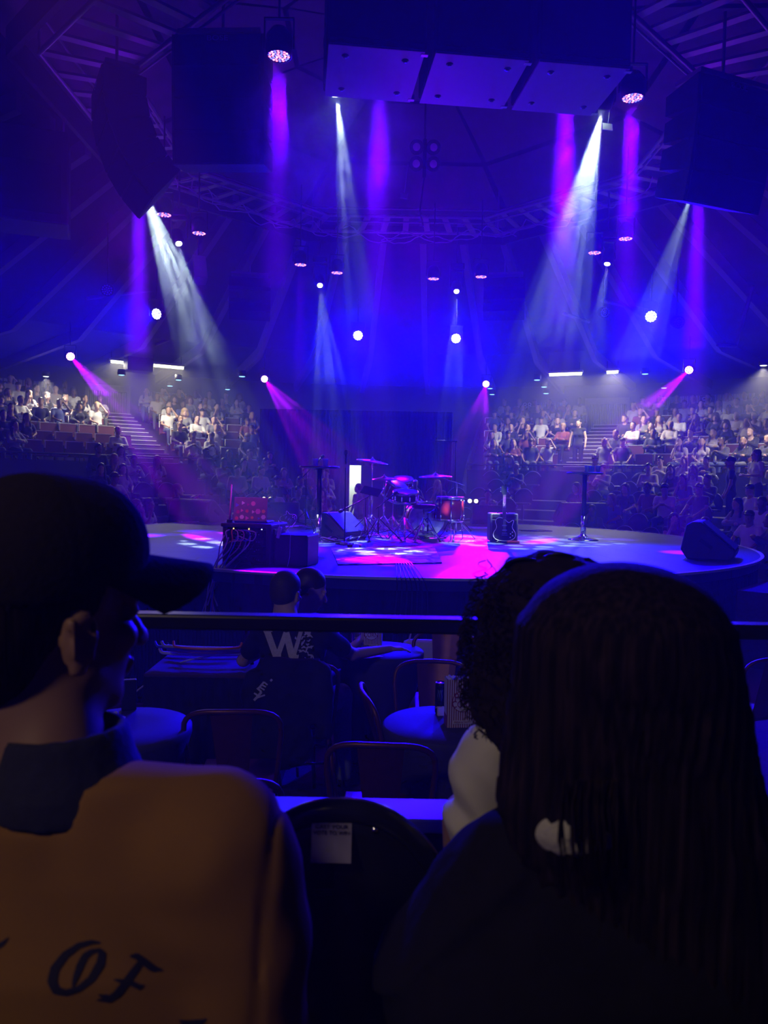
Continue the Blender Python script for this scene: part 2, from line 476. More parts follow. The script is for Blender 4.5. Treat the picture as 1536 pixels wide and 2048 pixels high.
# ribbed metal panels and the doors on the outer wall
def corrugated(px0, px1, z0, z1, name):
    r = WR - .12; a0 = aof(px0, r); a1 = aof(px1, r)
    n = max(6, int(abs(a1 - a0) * r / .16)); vs = []; fs = []
    for i in range(n * 4 + 1):
        a = a0 + (a1 - a0) * i / (n * 4)
        rr = r + (.07 if i % 4 in (1, 2) else 0)
        vs += [pol(rr, a, z0), pol(rr, a, z1)]
    fs = [(2 * i, 2 * i + 2, 2 * i + 3, 2 * i + 1) for i in range(n * 4)]
    mb = MB(); mb.add(vs, fs); return struct(mb.build(name, M_corr))
corrugated(-60, 108, 2.5, 5.15, 'wall_panel_west')
corrugated(290, 372, 2.5, 5.1, 'wall_panel_west')
corrugated(1040, 1132, 2.5, 5.1, 'wall_panel_east')
corrugated(1310, 1505, 2.5, 5.2, 'wall_panel_east')
for nm, p0, p1 in (('door_1', 169, 259), ('door_2', 1168, 1257)):
    root = bpy.data.objects.new(nm, None); COL.objects.link(root); struct(root)
    r = WR - .15; a0 = aof(p0, r); a1 = aof(p1, r)
    A_, B_ = pol(r, a0, 0), pol(r, a1, 0); t = (B_ - A_); L_ = t.length; ang = math.atan2(t.y, t.x)
    M0 = Matrix.Translation(A_) @ Matrix.Rotation(ang, 4, 'Z'); zb, zt = 3.0, 5.2
    mb = MB(); n = 22; vs = []
    for i in range(n * 4 + 1):
        yy = -.02 if i % 4 in (1, 2) else .06
        vs += [Vector((.12 + (L_ - .24) * i / (n * 4), yy, zb)), Vector((.12 + (L_ - .24) * i / (n * 4), yy, zt - .22))]
    mb.add(vs, [(2 * i, 2 * i + 2, 2 * i + 3, 2 * i + 1) for i in range(n * 4)])
    o = mb.build('door_panel', M_corr, root); o.matrix_local = M0
    mb = MB(); mb.box((L_ / 2, 0, zt - .1), (L_, .14, .24)); mb.box((.06, 0, (zb + zt) / 2), (.12, .14, zt - zb)); mb.box((L_ - .06, 0, (zb + zt) / 2), (.12, .14, zt - zb))
    o = mb.build('door_frame', mat('door_frame_paint', (.55, .5, .55), .6), root); o.matrix_local = M0

# section numbers on the wall
M_num = mat('number_board', (0.62, 0.6, 0.62), 0.6)
for txt, px, py in (('86', 4, 772), ('87', 381, 801), ('88', 1052, 812), ('89', 1410, 801)):
    a = aof(px, WR - .3); p = pol(WR - .3, a, 0); q = at(px, py, p.y); 
    root = empty('section_number', (p.x, p.y, q.z), a - PI / 2, {'86': 'section number at the extreme left edge of the wall', '87': 'section number between the left doorway and the black drape', '88': 'section number between the black drape and the right doorway', '89': 'section number on the ribbed panel at far right'}[txt], 'sign')
    mb = MB(); mb.box((0, .03, 0), (.5, .03, .36), bev=.01); mb.build('backing', M_black, root)
    text_mesh(txt, .36, M_num, 'numeral', root, Matrix.Translation((0, 0, 0)) @ UPR, .01)

# ---------------------------------------------------------------- ceiling structure
def ceil_z(r):
    if r > 13: return 5.95 + (5.75 - 5.95) * (r - 13) / 7.3
    if r > 6.5: return 8.2 + (5.95 - 8.2) * (r - 6.5) / 6.5
    return 9.0
for i in range(46):                    # radial rafters under the sloping ceiling
    a = 2 * PI * i / 46
    mb = MB(); rs = [6.55, 9, 11, 13, 16, 19.9]
    vs = []
    for r in rs:
        z = ceil_z(r)
        for s in (-.075, .075):
            for dz in (-.02, -.34): vs.append(pol(r, a + s / r, z + dz))
    fs = []
    for k in range(len(rs) - 1):
        b = k * 4; c = b + 4
        fs += [(b, c, c + 1, b + 1), (b + 2, b + 3, c + 3, c + 2), (b + 1, c + 1, c + 3, b + 3)]
    fs += [(0, 1, 3, 2), tuple(len(vs) - 4 + q for q in (0, 2, 3, 1))]
    mb.add(vs, fs); struct(mb.build('ceiling_rafter', M_raft))
# fabric panels of the centre with dark seams between them
for i in range(8):
    a0 = 2 * PI * i / 8 + PI / 8 + .012; a1 = 2 * PI * (i + 1) / 8 + PI / 8 - .012
    for (r0, r1, z0, z1) in ((.3, 2.0, 8.75, 8.6), (2.08, 4.0, 8.58, 8.3), (4.08, 6.1, 8.25, 7.85)):
        mb = MB(); vs = []; K = 8
        for u in range(K + 1):
            for v in range(K + 1):
                a = a0 + (a1 - a0) * u / K
                # straight chord edges
                am = (a0 + a1) / 2; r = (r0 + (r1 - r0) * v / K) * math.cos((a1 - a0) / 2) / math.cos(a - am)
                z = z0 + (z1 - z0) * v / K - .12 * math.sin(PI * u / K) * math.sin(PI * v / K)
                vs.append(pol(r, a, z))
        mb.add(vs, [(u * (K + 1) + v, (u + 1) * (K + 1) + v, (u + 1) * (K + 1) + v + 1, u * (K + 1) + v + 1) for u in range(K) for v in range(K)], smooth=True)
        struct(mb.build('ceiling_fabric_panel', M_cloth))
# pale diagonal struts seen below the slope
for (x0, y0, x1, y1, d) in ((172, 597, 372, 571, 20), (345, 627, 440, 593, 22), (450, 600, 512, 572, 23), (1066, 604, 1128, 648, 22), (1128, 627, 1178, 644, 21),
                            (1203, 601, 1296, 621, 20), (1240, 604, 1282, 634, 20), (1506, 572, 1472, 688, 17), (1436, 690, 1472, 692, 17),
                            (310, 690, 385, 660, 23), (1300, 575, 1536, 600, 20)):
    mb = MB(); p, q = at(x0, y0, d), at(x1, y1, d + .8); mb.tube([p, q], .05, 4)
    struct(mb.build('trim_strut', M_raft))
# strip lights
M_tube = mat('lit_tube', (1, 1, .8), emit=(.95, 1.0, .55), estr=7)
for (px, py, ln, pw) in HOUSE:
    d = 24.0
    p = at(px, py, d)
    root = empty('strip_light', p, math.atan2(p.y - CY, p.x - CX) + PI / 2, '%s glowing strip light under the ceiling on the %s' % ('long' if ln > 1 else 'short', 'left' if px < 768 else 'right'), 'light')
    ln = ln * .82
    mb = MB(); mb.box((0, 0, .05), (ln, .18, .07), bev=.01); mb.build('housing', M_white, root)
    mb = MB(); mb.tube([(-ln / 2 + .04, 0, -.01), (ln / 2 - .04, 0, -.01)], .055, 8); mb.build('tube', M_tube, root)
    for s in (-1, 1):
        mb = MB(); mb.box((s * ln * .4, 0, .2), (.02, .02, .26)); mb.build('hanger', M_rail, root)
    ld = bpy.data.lights.new('strip_glow', 'AREA'); ld.shape = 'RECTANGLE'; ld.size = ln; ld.size_y = .1; ld.energy = pw; ld.color = (1.0, .93, .68)
    lo = bpy.data.objects.new('strip_glow', ld); COL.objects.link(lo); lo.parent = root; lo.location = (0, 0, -.07)
# downlights
M_dl = mat('lit_downlight', (.5, .8, 1), emit=(.25, .6, 1.0), estr=3.0)
M_dlw = mat('lit_downlight_white', (1, 1, 1), emit=(.9, 1, .9), estr=3.0)
DL = [(92, 753, 24, 1), (243, 750, 23, 0), (357, 760, 24, 0), (340, 772, 26, 0), (484, 753, 22, 0), (455, 779, 27, 0), (1074, 760, 23, 0), (1088, 774, 25, 0), (1092, 787, 27, 0),
      (1290, 748, 22, 0), (1328, 776, 26, 0), (1527, 731, 20, 1), (980, 777, 26, 0), (984, 789, 27, 0)]
DLW = ['above the leftmost ribbed panel', 'just under the short strip light at left', 'right of the lower left box unit', 'over the panel right of the left door', 'right of the left strip lights by the magenta lamp', 'lowest at left near the drape', 'highest of three left of the right strip light', 'middle of three left of the right strip light', 'lowest of three left of the right strip light', 'right of the short strip light at right', 'over the right ribbed panel', 'at the extreme right edge', 'upper one beside the right inner magenta lamp', 'lower one beside the right inner magenta lamp']
for k, (px, py, d, wh) in enumerate(DL):
    p = at(px, py, d)
    root = empty('downlight', p, 0, 'small %s round downlight, %s' % ('white' if wh else 'bluish', DLW[k]), 'light',
                 '%s downlights on the %s' % ('white' if wh else 'bluish', 'left' if px < 768 else 'right'))
    mb = MB(); mb.lathe([(.10, 0), (.12, .02), (.11, .16), (.0, .16)], n=16); mb.build('can', M_black, root)
    mb = MB(); mb.lathe([(0, -.012), (.07, -.01), (.098, .005), (.098, .015)], n=16); mb.build('lens', M_dlw if wh else M_dl, root)
    if wh:
        ld = bpy.data.lights.new('downlight_glow', 'SPOT'); ld.energy = 420 if px < 768 else 700; ld.color = (1.0, .92, .75); ld.spot_size = R(125); ld.spot_blend = .8; ld.shadow_soft_size = .08
        lo = bpy.data.objects.new('downlight_glow', ld); COL.objects.link(lo); lo.parent = root; lo.location = (0, 0, -.03)

# ---------------------------------------------------------------- ring catwalk with number boards
RZ = 7.25
def ring_pts(r, z, n=96, a0=0, a1=2 * PI): return [pol(r, a0 + (a1 - a0) * i / n, z) for i in range(n)]
def octo(r, z, per=4):
    P8 = [pol(r, PI / 8 + i * PI / 4, z) for i in range(8)]; out = []
    for i in range(8):
        for k in range(per): out.append(P8[i].lerp(P8[(i + 1) % 8], k / per))
    return out
cat = empty('lighting_ring', (CX, CY, RZ), 0, 'eight sided steel lighting catwalk ring hanging over the round stage', 'truss')
inv = Matrix.Translation((-CX, -CY, -RZ))
def cpart(mb, name, m):
    mb.v = [tuple(inv @ Vector(v)) for v in mb.v]; return mb.build(name, m, cat)
for (r, z, rad) in ((4.15, RZ, .035), (4.15, RZ - .12, .018), (5.25, RZ, .035), (5.25, RZ + .5, .025)):
    mb = MB(); mb.tube(octo(r, z), rad, 6, closed=True); cpart(mb, 'ring_rail', M_steel)
for i in range(64):
    a = 2 * PI * i / 64
    am = (math.floor((a - PI / 8) / (PI / 4)) + .5) * PI / 4 + PI / 8; k = math.cos(PI / 8) / math.cos(a - am)
    mb = MB(); p, q = pol(4.15 * k, a, RZ + .02), pol(5.25 * k, a, RZ + .02)
    t = (q - p); M = Matrix.Rotation(math.atan2(t.y, t.x), 4, 'Z')
    mb.box((p + q) / 2, (t.length, .12, .035), M); cpart(mb, 'rung', mat('rung_metal', (.32, .28, .34), .5, .5) if i == 0 else bpy.data.materials['rung_metal'])
# fascia beam
for i in range(8):
    a0 = PI / 8 + i * PI / 4; p, q = pol(5.6, a0, RZ + .05), pol(5.6, a0 + PI / 4, RZ + .05); t = q - p
    mb = MB(); mb.box((p + q) / 2, (t.length, .07, .36), Matrix.Rotation(math.atan2(t.y, t.x), 4, 'Z')); cpart(mb, 'fascia_beam', M_black)
M_numb = mat('pale_number', (.7, .68, .72), .5)
def number(txt, px, py):
    # meet the fascia: intersect the pixel ray with the vertical planes of the near sides
    d = ray(px, py); best = None
    for i in range(8):
        a0 = PI / 8 + i * PI / 4; p, q = pol(5.6, a0, 0), pol(5.6, a0 + PI / 4, 0); n_ = Vector(((q - p).y, -(q - p).x, 0)).normalized()
        den = n_.x * d.x + n_.y * d.y
        if abs(den) < 1e-6: continue
        t = (n_.x * p.x + n_.y * p.y) / den
        if t <= 0: continue
        X = Vector((d.x * t, d.y * t, 0)); s = (X - p).dot(q - p) / (q - p).length_squared
        if 0 <= s <= 1 and (best is None or t < best[0]):
            best = (t, X, n_, Vector((d.x * t, d.y * t, CAMZ + d.z * t)))
    if not best: return
    n_ = best[2]
    if n_.dot(Vector((-d.x, -d.y, 0))) < 0: n_ = -n_
    P = best[1] + n_ * .045; P.z = RZ + .1
    M = Matrix.Translation(P) @ Matrix.Rotation(math.atan2(n_.x, -n_.y), 4, 'Z') @ UPR
    o = text_mesh(txt, .16, M_numb, 'position_number', None, inv @ M, .003); o.parent = cat
for txt, px, py in (('51', 290, 118), ('50', 326, 96), ('48', 402, 52), ('47', 441, 29), ('46', 485, 5), ('33', 1287, 60), ('32', 1327, 81), ('31', 1360, 101), ('30', 1392, 120), ('29', 1423, 136)):
    number(txt, px, py)
# drop rods holding the ring
for i in range(8):
    p = pol(5.25, PI / 8 + i * PI / 4, RZ); mb = MB(); mb.tube([p, p + Vector((0, 0, 1.5))], .02, 6); cpart(mb, 'drop_rod', M_steel)
# cables swagged along the ring
M_cab = mat('violet_grey_cable', (.35, .3, .38), .5)
for k in range(7):
    rng = random.Random(k); mb = MB(); pts = []
    a0 = R(15 + k * 22); span = R(60)
    for i in range(40):
        a = a0 + span * i / 39
        pts.append(pol(4.15 + .12 * math.sin(i * .7 + k) + .05 * rng.random(), a, RZ - .16 - .22 * abs(math.sin(i / 39 * PI * 3 + k)) - .05 * rng.random()))
    mb.tube(pts, .012, 5); cpart(mb, 'swagged_cable', M_cab)

# ---------------------------------------------------------------- hanging loudspeakers
M_spk = mat('speaker_black', (0.010, 0.010, 0.014), 0.8, noise=.2, scale=40, spec=.2)
M_grille = mat('speaker_grille', (0.006, 0.006, 0.010), 0.9, noise=.3, scale=200, spec=.1)
M_plate = mat('sub_base_plate', (0.22, 0.13, 0.30), 0.6, noise=.06, scale=6)
M_logo = mat('logo_silver', (.35, .33, .38), .4, .3)
def line_array(name, loc, rz, n, w, h, d, curve, label, logo=True):
    """stack hung from the top; local front is -Y; curve = degrees per box towards the bottom"""
    root = empty(name, loc, rz, label, 'loudspeaker', 'loudspeaker stacks over the stage')
    z = 0.0; y = 0.0; ang = 0.0
    mb = MB(); mb.box((0, d * .45, .06), (w * .9, d * .8, .05)); mb.tube([(0, d * .45, .05), (0, d * .45, .9)], .02, 6); mb.build('hanging_frame', M_steel, root)
    for k in range(n):
        Mk = Matrix.Translation((0, y, z)) @ Matrix.Rotation(ang, 4, 'X')
        e = MB(); out = [(0, 0), (0, -h), (d, -h + d * .12), (d, -d * .12)]
        vs = [Mk @ Vector((sx * w / 2, yy, zz)) for sx in (-1, 1) for yy, zz in out]
        e.add(vs, [(0, 1, 2, 3), (4, 7, 6, 5), (0, 4, 5, 1), (1, 5, 6, 2), (2, 6, 7, 3), (3, 7, 4, 0)])
        cab = e.build('cabinet', M_spk, root)
        g = MB(); g.box((0, -.012, -h / 2), (w * .94, .02, h * .93), bev=.008); g.v = [tuple(Mk @ Vector(v)) for v in g.v]
        g.build('grille', M_grille, cab)
        if k == 0 and logo:
            text_mesh('BOSE', .085, M_logo, 'badge', cab, Mk @ Matrix.Translation((0, -.026, -.06)) @ UPR, .002, (1.25, 1))
        p = Mk @ Vector((0, 0, -h)); y, z = p.y, p.z
        ang += R(curve)
    return root
# left stack facing the near tiers
l0 = at(436, 68, 9.0)
line_array('line_array', l0, R(-3), 4, 1.07, .36, .5, 1.5, 'tall dark loudspeaker stack with small badge on top left of the ring')
# curved stack seen from the side, further left
l0 = at(228, 160, 9.8)
line_array('line_array', l0 + Vector((-.2, 0, 0)), R(-62), 5, .95, .33, .5, 11, 'curved loudspeaker stack seen from its side at upper left')
l0 = at(1476, 165, 8.9)
line_array('line_array', l0, R(22), 4, 1.15, .34, .5, 5, 'dark loudspeaker stack with small badge at the upper right edge')
# further stacks on the far side
for (px, py, d, rz, lb) in ((500, 560, 19.5, 190, 'far dark loudspeaker stack behind the left beams'), (1010, 560, 19.5, 170, 'far dark loudspeaker stack behind the right beams')):
    line_array('line_array', at(px, py, d), R(rz), 3, 1.0, .34, .5, 4, lb, False)
# small tilted speaker left of centre
root = empty('fill_speaker', at(398, 540, 15.0), R(25), 'small grey wall speaker tilted down beside the left white beam', 'loudspeaker')
mb = MB(); mb.box((0, 0, 0), (.26, .24, .52), Matrix.Rotation(R(-25), 4, 'X'), bev=.02); mb.build('cabinet', mat('speaker_grey', (.2, .17, .22), .6), root)
mb = MB(); mb.box((0, -.115, .0), (.08, .02, .16), Matrix.Rotation(R(-25), 4, 'X')); mb.build('horn', M_black, root)
mb = MB(); mb.tube([(0, .05, .25), (0, .1, .6)], .015, 6); mb.build('bracket', M_rail, root)
# central cluster of three flown subwoofers with pale base plates
yaw = R(6.5); base = at(657, 89, 7.0)
ux = Vector((math.cos(yaw), math.sin(yaw), 0)); wpl = .87
for k in range(3):
    p = base + ux * (k * (wpl + .095))
    root = empty('flown_subwoofer', p, yaw, 'big dark flown speaker with bolted pale base plate, %s of the three at the top' % ('leftmost', 'middle', 'rightmost')[k], 'loudspeaker')
    mb = MB()
    mb.box((wpl / 2, .47, .85), (wpl + .03, .9, 1.64), bev=.02); mb.build('cabinet', M_spk, root)
    mb = MB(); mb.box((wpl / 2, .008, .86), (wpl - .02, .02, 1.56), bev=.008); mb.build('grille', M_grille, root)
    mb = MB(); mb.box((wpl / 2, .465, .012), (wpl, .94, .024), bev=.004)
    pl = mb.build('base_plate', M_plate, root)
    for (bx, by) in ((.16, .16), (wpl - .16, .16), (.16, .76), (wpl - .16, .76)):
        b = MB(); b.lathe([(0, -.018), (.018, -.018), (.022, -.006), (.034, -.004), (.034, .002)], (bx, by, 0), 12); b.build('bolt', M_rail, pl)
    for by in (.05, .88):
        b = MB(); b.box((wpl - .0, by, .02), (.07, .05, .05), bev=.006); b.build('corner_bracket', M_steel, root)
    b = MB(); b.tube([(wpl / 2, .47, 1.6), (wpl / 2, .47, 2.6)], .02, 6); b.build('hanging_rod', M_steel, root)

# box hung on the far left
p = at(55, 365, 13.0); root = empty('projection_box', p, R(20), 'large dark equipment box hung high on the far left', 'box')
mb = MB(); mb.box((0, 0, 0), (1.3, .9, 1.5), bev=.03); mb.build('case', M_black, root)
mb = MB(); mb.box((0, -.46, -.2), (1.1, .03, .8), bev=.01); mb.build('front_panel', M_spk, root)
for sx in (-.55, .55):
    mb = MB(); mb.tube([(sx, 0, .7), (sx, 0, 2.0)], .02, 6); mb.build('hanger', M_steel, root)
p = at(277, 733, 23.6); root = empty('ceiling_unit', p, math.atan2(p.y - CY, p.x - CX) + PI / 2, 'dark box unit between the two strip lights on the left', 'air unit')
mb = MB(); mb.box((0, 0, .05), (.78, .5, .42), bev=.03); mb.build('case', M_black, root)
mb = MB(); mb.box((0, -.26, .02), (.6, .02, .16), bev=.005); mb.build('vent', M_rail, root)

# ---------------------------------------------------------------- stage lamps
M_lampb = mat('lamp_body', (0.015, 0.014, 0.02), 0.45)
M_lensw = mat('lit_lens_white', (1, 1, 1), emit=(.80, 1.0, .78), estr=14)
M_ledb = mat('lit_led_blue', (0, 0, 0), emit=(.12, .12, 1.0), estr=4)
M_ledr = mat('lit_led_red', (0, 0, 0), emit=(1.0, .12, .2), estr=6)
M_ledp = mat('lit_led_pink', (0, 0, 0), emit=(1.0, .25, .9), estr=5)
M_wash = mat('lit_wash_lens', (1, 1, 1), emit=(.55, .65, 1.0), estr=16)
M_mag = mat('lit_magenta_lens', (1, 1, 1), emit=(1.0, .35, .9), estr=12)
def aim(d):
    return Vector(d).normalized().to_track_quat('-Z', 'Y').to_matrix().to_4x4()
def led_dots(mb, rad, rows, dot, z, mis):
    k = 0
    for i in range(rows + 1):
        n = 1 if i == 0 else 6 * i
        for j in range(n):
            r = rad * i / rows; a = 2 * PI * j / n + .3 * i
            mb.lathe([(0, z - dot * .5), (dot * .7, z - dot * .35), (dot, z)], (r * math.cos(a), r * math.sin(a), 0), 8, mi=mis[k % len(mis)]); k += 1
WL = ['white beam lamp behind the left end of the flown speakers', 'brightest white beam lamp, behind the right end of the flown speakers', 'white beam lamp under the curved speaker stack',
      'white beam lamp below the speaker stack at the right edge', 'white beam lamp at left beside the small grey speaker', 'small white beam lamp between two violet lamps at right', 'white beam lamp above the left pedestal table', 'small white beam lamp right above a blue wash lamp']
VL = ['violet LED lamp with visible red and blue dots left of the flown speakers', 'violet LED lamp hidden behind the leftmost flown speaker', 'violet LED lamp hidden behind the rightmost flown speaker', 'violet LED lamp with visible dots right of the flown speakers',
      'violet LED lamp behind the curved speaker stack', 'violet LED lamp beside the white lamp at the right edge', 'violet LED lamp just below the curved speaker stack', 'violet LED lamp above the small grey wall speaker',
      'violet LED lamp upper left of the white lamp over the left pedestal', 'violet LED lamp upper right of the white lamp over the left pedestal', 'violet LED lamp left of the small central white lamp', 'violet LED lamp right of the small central white lamp',
      'violet LED lamp at right, lower of the close pair', 'violet LED lamp at right, upper of the close pair']
BL_ = ['blue wash lamp over the middle, the left one of the central pair', 'blue wash lamp over the middle, the right one of the central pair', 'blue wash lamp at right above the ribbed wall', 'blue wash lamp at left above the strip lights']
ML = ['magenta lamp at the far left above the audience', 'magenta lamp left of the middle, shining at the rug', 'magenta lamp right of the middle, above the crash cymbal', 'magenta lamp at the far right above the audience']
cnt = {}
SIDE = lambda v: 'left' if v.x < CX else 'right'
for (kind, l, t) in RIG:
    cnt[kind] = cnt.get(kind, 0) + 1
    d = t - l; A_ = aim(d)
    ppx = 768 + FPX * (l.x / l.y); far = 'near' if l.y < 9 else ('far' if l.y > 13 else 'middle')
    where = '%s %s side of the ring' % (far, SIDE(l))
    order = ('first', 'second', 'third', 'fourth', 'fifth', 'sixth', 'seventh', 'eighth', 'ninth', 'tenth', 'eleventh', 'twelfth', 'thirteenth', 'fourteenth')
    if kind == 'white':
        root = empty('moving_head', l, 0, WL[cnt[kind] - 1], 'stage light', 'white beam moving heads')
        mb = MB(); mb.lathe([(.075, .02), (.10, .04), (.11, .16), (.095, .30), (.05, .34), (0, .34)], n=20); mb.v = [tuple(A_ @ Vector(v)) for v in mb.v]; mb.build('head', M_lampb, root)
        mb = MB(); mb.lathe([(0, .015), (.055, .02), (.072, .035)], n=20); mb.v = [tuple(A_ @ Vector(v)) for v in mb.v]; mb.build('lens', M_lensw, root)
        mb = MB()
        for s in (-1, 1): mb.box((s * .135, 0, .26), (.03, .09, .34), bev=.01)
        mb.box((0, 0, .43), (.30, .10, .05), bev=.01); mb.build('yoke', M_lampb, root)
        mb = MB(); mb.box((0, 0, .52), (.30, .22, .13), bev=.02); mb.tube([(0, 0, .58), (0, 0, RZ - l.z)], .018, 6); mb.build('base', M_lampb, root)
    elif kind == 'violet':
        root = empty('led_par', l, 0, VL[cnt[kind] - 1], 'stage light', 'violet LED lamps')
        mb = MB(); mb.lathe([(.104, .022), (.105, 0), (.12, .0), (.12, .18), (.07, .25), (0, .25)], n=20); mb.build('can', M_lampb, root)
        mb = MB(); mb.lathe([(0, .02), (.112, .02)], n=20); mb.build('face', M_lampb, root)
        mb = MB(); led_dots(mb, .088, 3 if l.y < 9 else 2, .013 if l.y < 9 else .018, .005, (0, 1, 0, 2, 1)); mb.build('led_cluster', [M_ledr, M_ledb, M_ledp], root)
        mb = MB()
        for s in (-1, 1): mb.box((s * .135, 0, .2), (.012, .04, .28))
        mb.box((0, 0, .34), (.28, .04, .012)); mb.tube([(0, 0, .34), (0, 0, RZ - l.z)], .012, 6); mb.build('yoke', M_lampb, root)
    else:
        nm = 'blue wash' if kind == 'blue' else 'magenta'
        root = empty('wash_head', l, 0, (BL_ if kind == 'blue' else ML)[cnt[kind] - 1], 'stage light', nm + ' lamps')
        mb = MB(); mb.lathe([(.115, .0), (.13, .0), (.13, .14), (.09, .22), (0, .22)], n=20); mb.v = [tuple(A_ @ Vector(v)) for v in mb.v]; mb.build('head', M_lampb, root)
        mb = MB(); led_dots(mb, .088, 2, .024, .004, (0,)); mb.lathe([(0, .012), (.112, .012)], n=20, mi=1 if kind == 'magenta' else 0)
        mb.v = [tuple(A_ @ Vector(v)) for v in mb.v]; mb.build('led_cluster', [M_wash if kind == 'blue' else M_mag, M_mag], root)
        mb = MB()
        for s in (-1, 1): mb.box((s * .15, 0, .12), (.02, .05, .34), bev=.005)
        mb.box((0, 0, .29), (.32, .05, .02)); mb.tube([(0, 0, .3), (0, 0, .9)], .015, 6); mb.build('yoke', M_lampb, root)
# unlit wash lamps
for (px, py, d) in ((214, 580, 16), (1210, 625, 18), (1358, 645, 16)):
    p = at(px, py, d); root = empty('wash_head', p, R(10), 'unlit LED wash lamp hanging %s' % {214: 'at far left', 1210: 'below the right white beam', 1358: 'beside the right violet beam'}[px], 'stage light')
    A_ = aim((0, -1, -.3)); mb = MB(); mb.lathe([(.115, 0), (.13, 0), (.13, .14), (.09, .22), (0, .22)], n=20); mb.v = [tuple(A_ @ Vector(v)) for v in mb.v]; mb.build('head', M_lampb, root)
    mb = MB(); led_dots(mb, .09, 2, .02, .0, (0,)); mb.v = [tuple(A_ @ Vector(v)) for v in mb.v]; mb.build('led_cluster', mat('unlit_led', (.3, .28, .5), .2), root)
    mb = MB(); mb.tube([(0, .1, .1), (0, .1, 1.4)], .015, 6); mb.build('drop_rod', M_rail, root)
# four unlit blinder lamps in a square
p = at(850, 311, 10.5); root = empty('blinder', p, 0, 'four round unlit blinder lamps in a square under the ceiling centre', 'stage light')
M_blen = mat('blinder_glass', (.5, .42, .5), .15, 0, bump=.6, scale=120)
for sx in (-1, 1):
    for sz in (-1, 1):
        A_ = aim((sx * .1, -1, -.35)); T_ = Matrix.Translation((sx * .115, 0, sz * .11)) @ A_
        mb = MB(); mb.lathe([(.085, 0), (.095, 0), (.095, .1), (.06, .18), (0, .18)], n=20); mb.v = [tuple(T_ @ Vector(v)) for v in mb.v]; h_ = mb.build('lamp_can', M_lampb, root)
        mb = MB(); mb.lathe([(0, -.005), (.05, .0), (.062, .012)], n=20); mb.v = [tuple(T_ @ Vector(v)) for v in mb.v]; mb.build('lens', M_blen, h_)
mb = MB(); mb.box((0, .1, 0), (.05, .04, .5)); mb.tube([(0, .1, .25), (0, .1, 2.0)], .015, 6); mb.tube([(0, .1, -.25), (-.05, .12, -.7), (0, .1, -.9)], .012, 6); mb.build('bracket', M_lampb, root)
for (px, py, d, s) in ((808, 392, 12.5, .12), (1215, 254, 8.5, .11)):
    p = at(px, py, d); mb = MB(); mb.box((0, 0, 0), (s, .006, s), Matrix.Rotation(R(-30), 4, 'X')); mb.tube([(0, 0, s * .4), (0, .02, .5)], .004, 5)
    o = mb.build('paper_card', mat('card', (.6, .6, .65), .7), None, p, (0, R(6), 0)); tag(o, 'small pale card hanging %s' % ('below the blinder lamps' if px < 1000 else 'beside the right white lamp'), 'card')

# ---------------------------------------------------------------- the round stage
SR = 5.05
M_deck = mat('stage_deck', (0.04, 0.05, 0.10), 0.5, spec=.3, noise=.35, scale=3.0, bump=.05)
nt = M_deck.node_tree; N = nt.nodes; L = nt.links                       # board joints in the deck
tc = N.new('ShaderNodeTexCoord'); br = N.new('ShaderNodeTexBrick'); br.inputs['Scale'].default_value = .42
br.inputs['Mortar Size'].default_value = .006; br.inputs['Color1'].default_value = (.045, .055, .11, 1); br.inputs['Color2'].default_value = (.035, .045, .09, 1); br.inputs['Mortar'].default_value = (.03, .03, .04, 1)
L.new(tc.outputs['Object'], br.inputs['Vector']); L.new(br.outputs[0], N['Principled BSDF'].inputs['Base Color'])
M_lip = mat('white_edge_strip', (0.85, 0.9, 0.75), 0.4)
M_chrome = mat('chrome', (0.8, 0.8, 0.82), 0.18, 1.0)
M_blkm = mat('black_metal', (0.02, 0.02, 0.025), 0.35, .6)
M_blk = mat('black_plastic', (0.012, 0.012, 0.016), 0.5)
M_case = mat('road_case', (0.03, 0.03, 0.038), 0.5, noise=.2, scale=12)
mb = MB(); mb.lathe([(0, STZ), (SR - .046, STZ), (SR - .046, STZ - .12), (0, STZ - .12)], (0, 0, 0), 128, smooth=False)
struct(mb.build('floor_stage_deck', M_deck, None, (CX, CY, 0)))
mb = MB(); mb.lathe([(SR - .045, STZ - .02), (SR - .045, STZ + .008), (SR - .004, STZ + .008), (SR, STZ + .002), (SR, STZ - .018)], (0, 0, 0), 128, smooth=False)
struct(mb.build('trim_stage_edge', M_lip, None, (CX, CY, 0)))
# pleated black skirt
mb = MB(); n = 1200; vs = []
for i in range(n):
    a = 2 * PI * i / n; r = SR - .10 + .025 * math.sin(i * 2 * PI / 6) + .01 * math.sin(i * .21)
    vs += [Vector((r * math.cos(a), r * math.sin(a), 0.0)), Vector((r * math.cos(a), r * math.sin(a), STZ - .05))]
mb.add(vs, [(2 * i, (2 * i + 2) % (2 * n), (2 * i + 3) % (2 * n), 2 * i + 1) for i in range(n)], smooth=True)
struct(mb.build('wall_stage_skirt', M_drape, None, (CX, CY, 0)))

def on_stage(px, py): return atz(px, py, STZ)

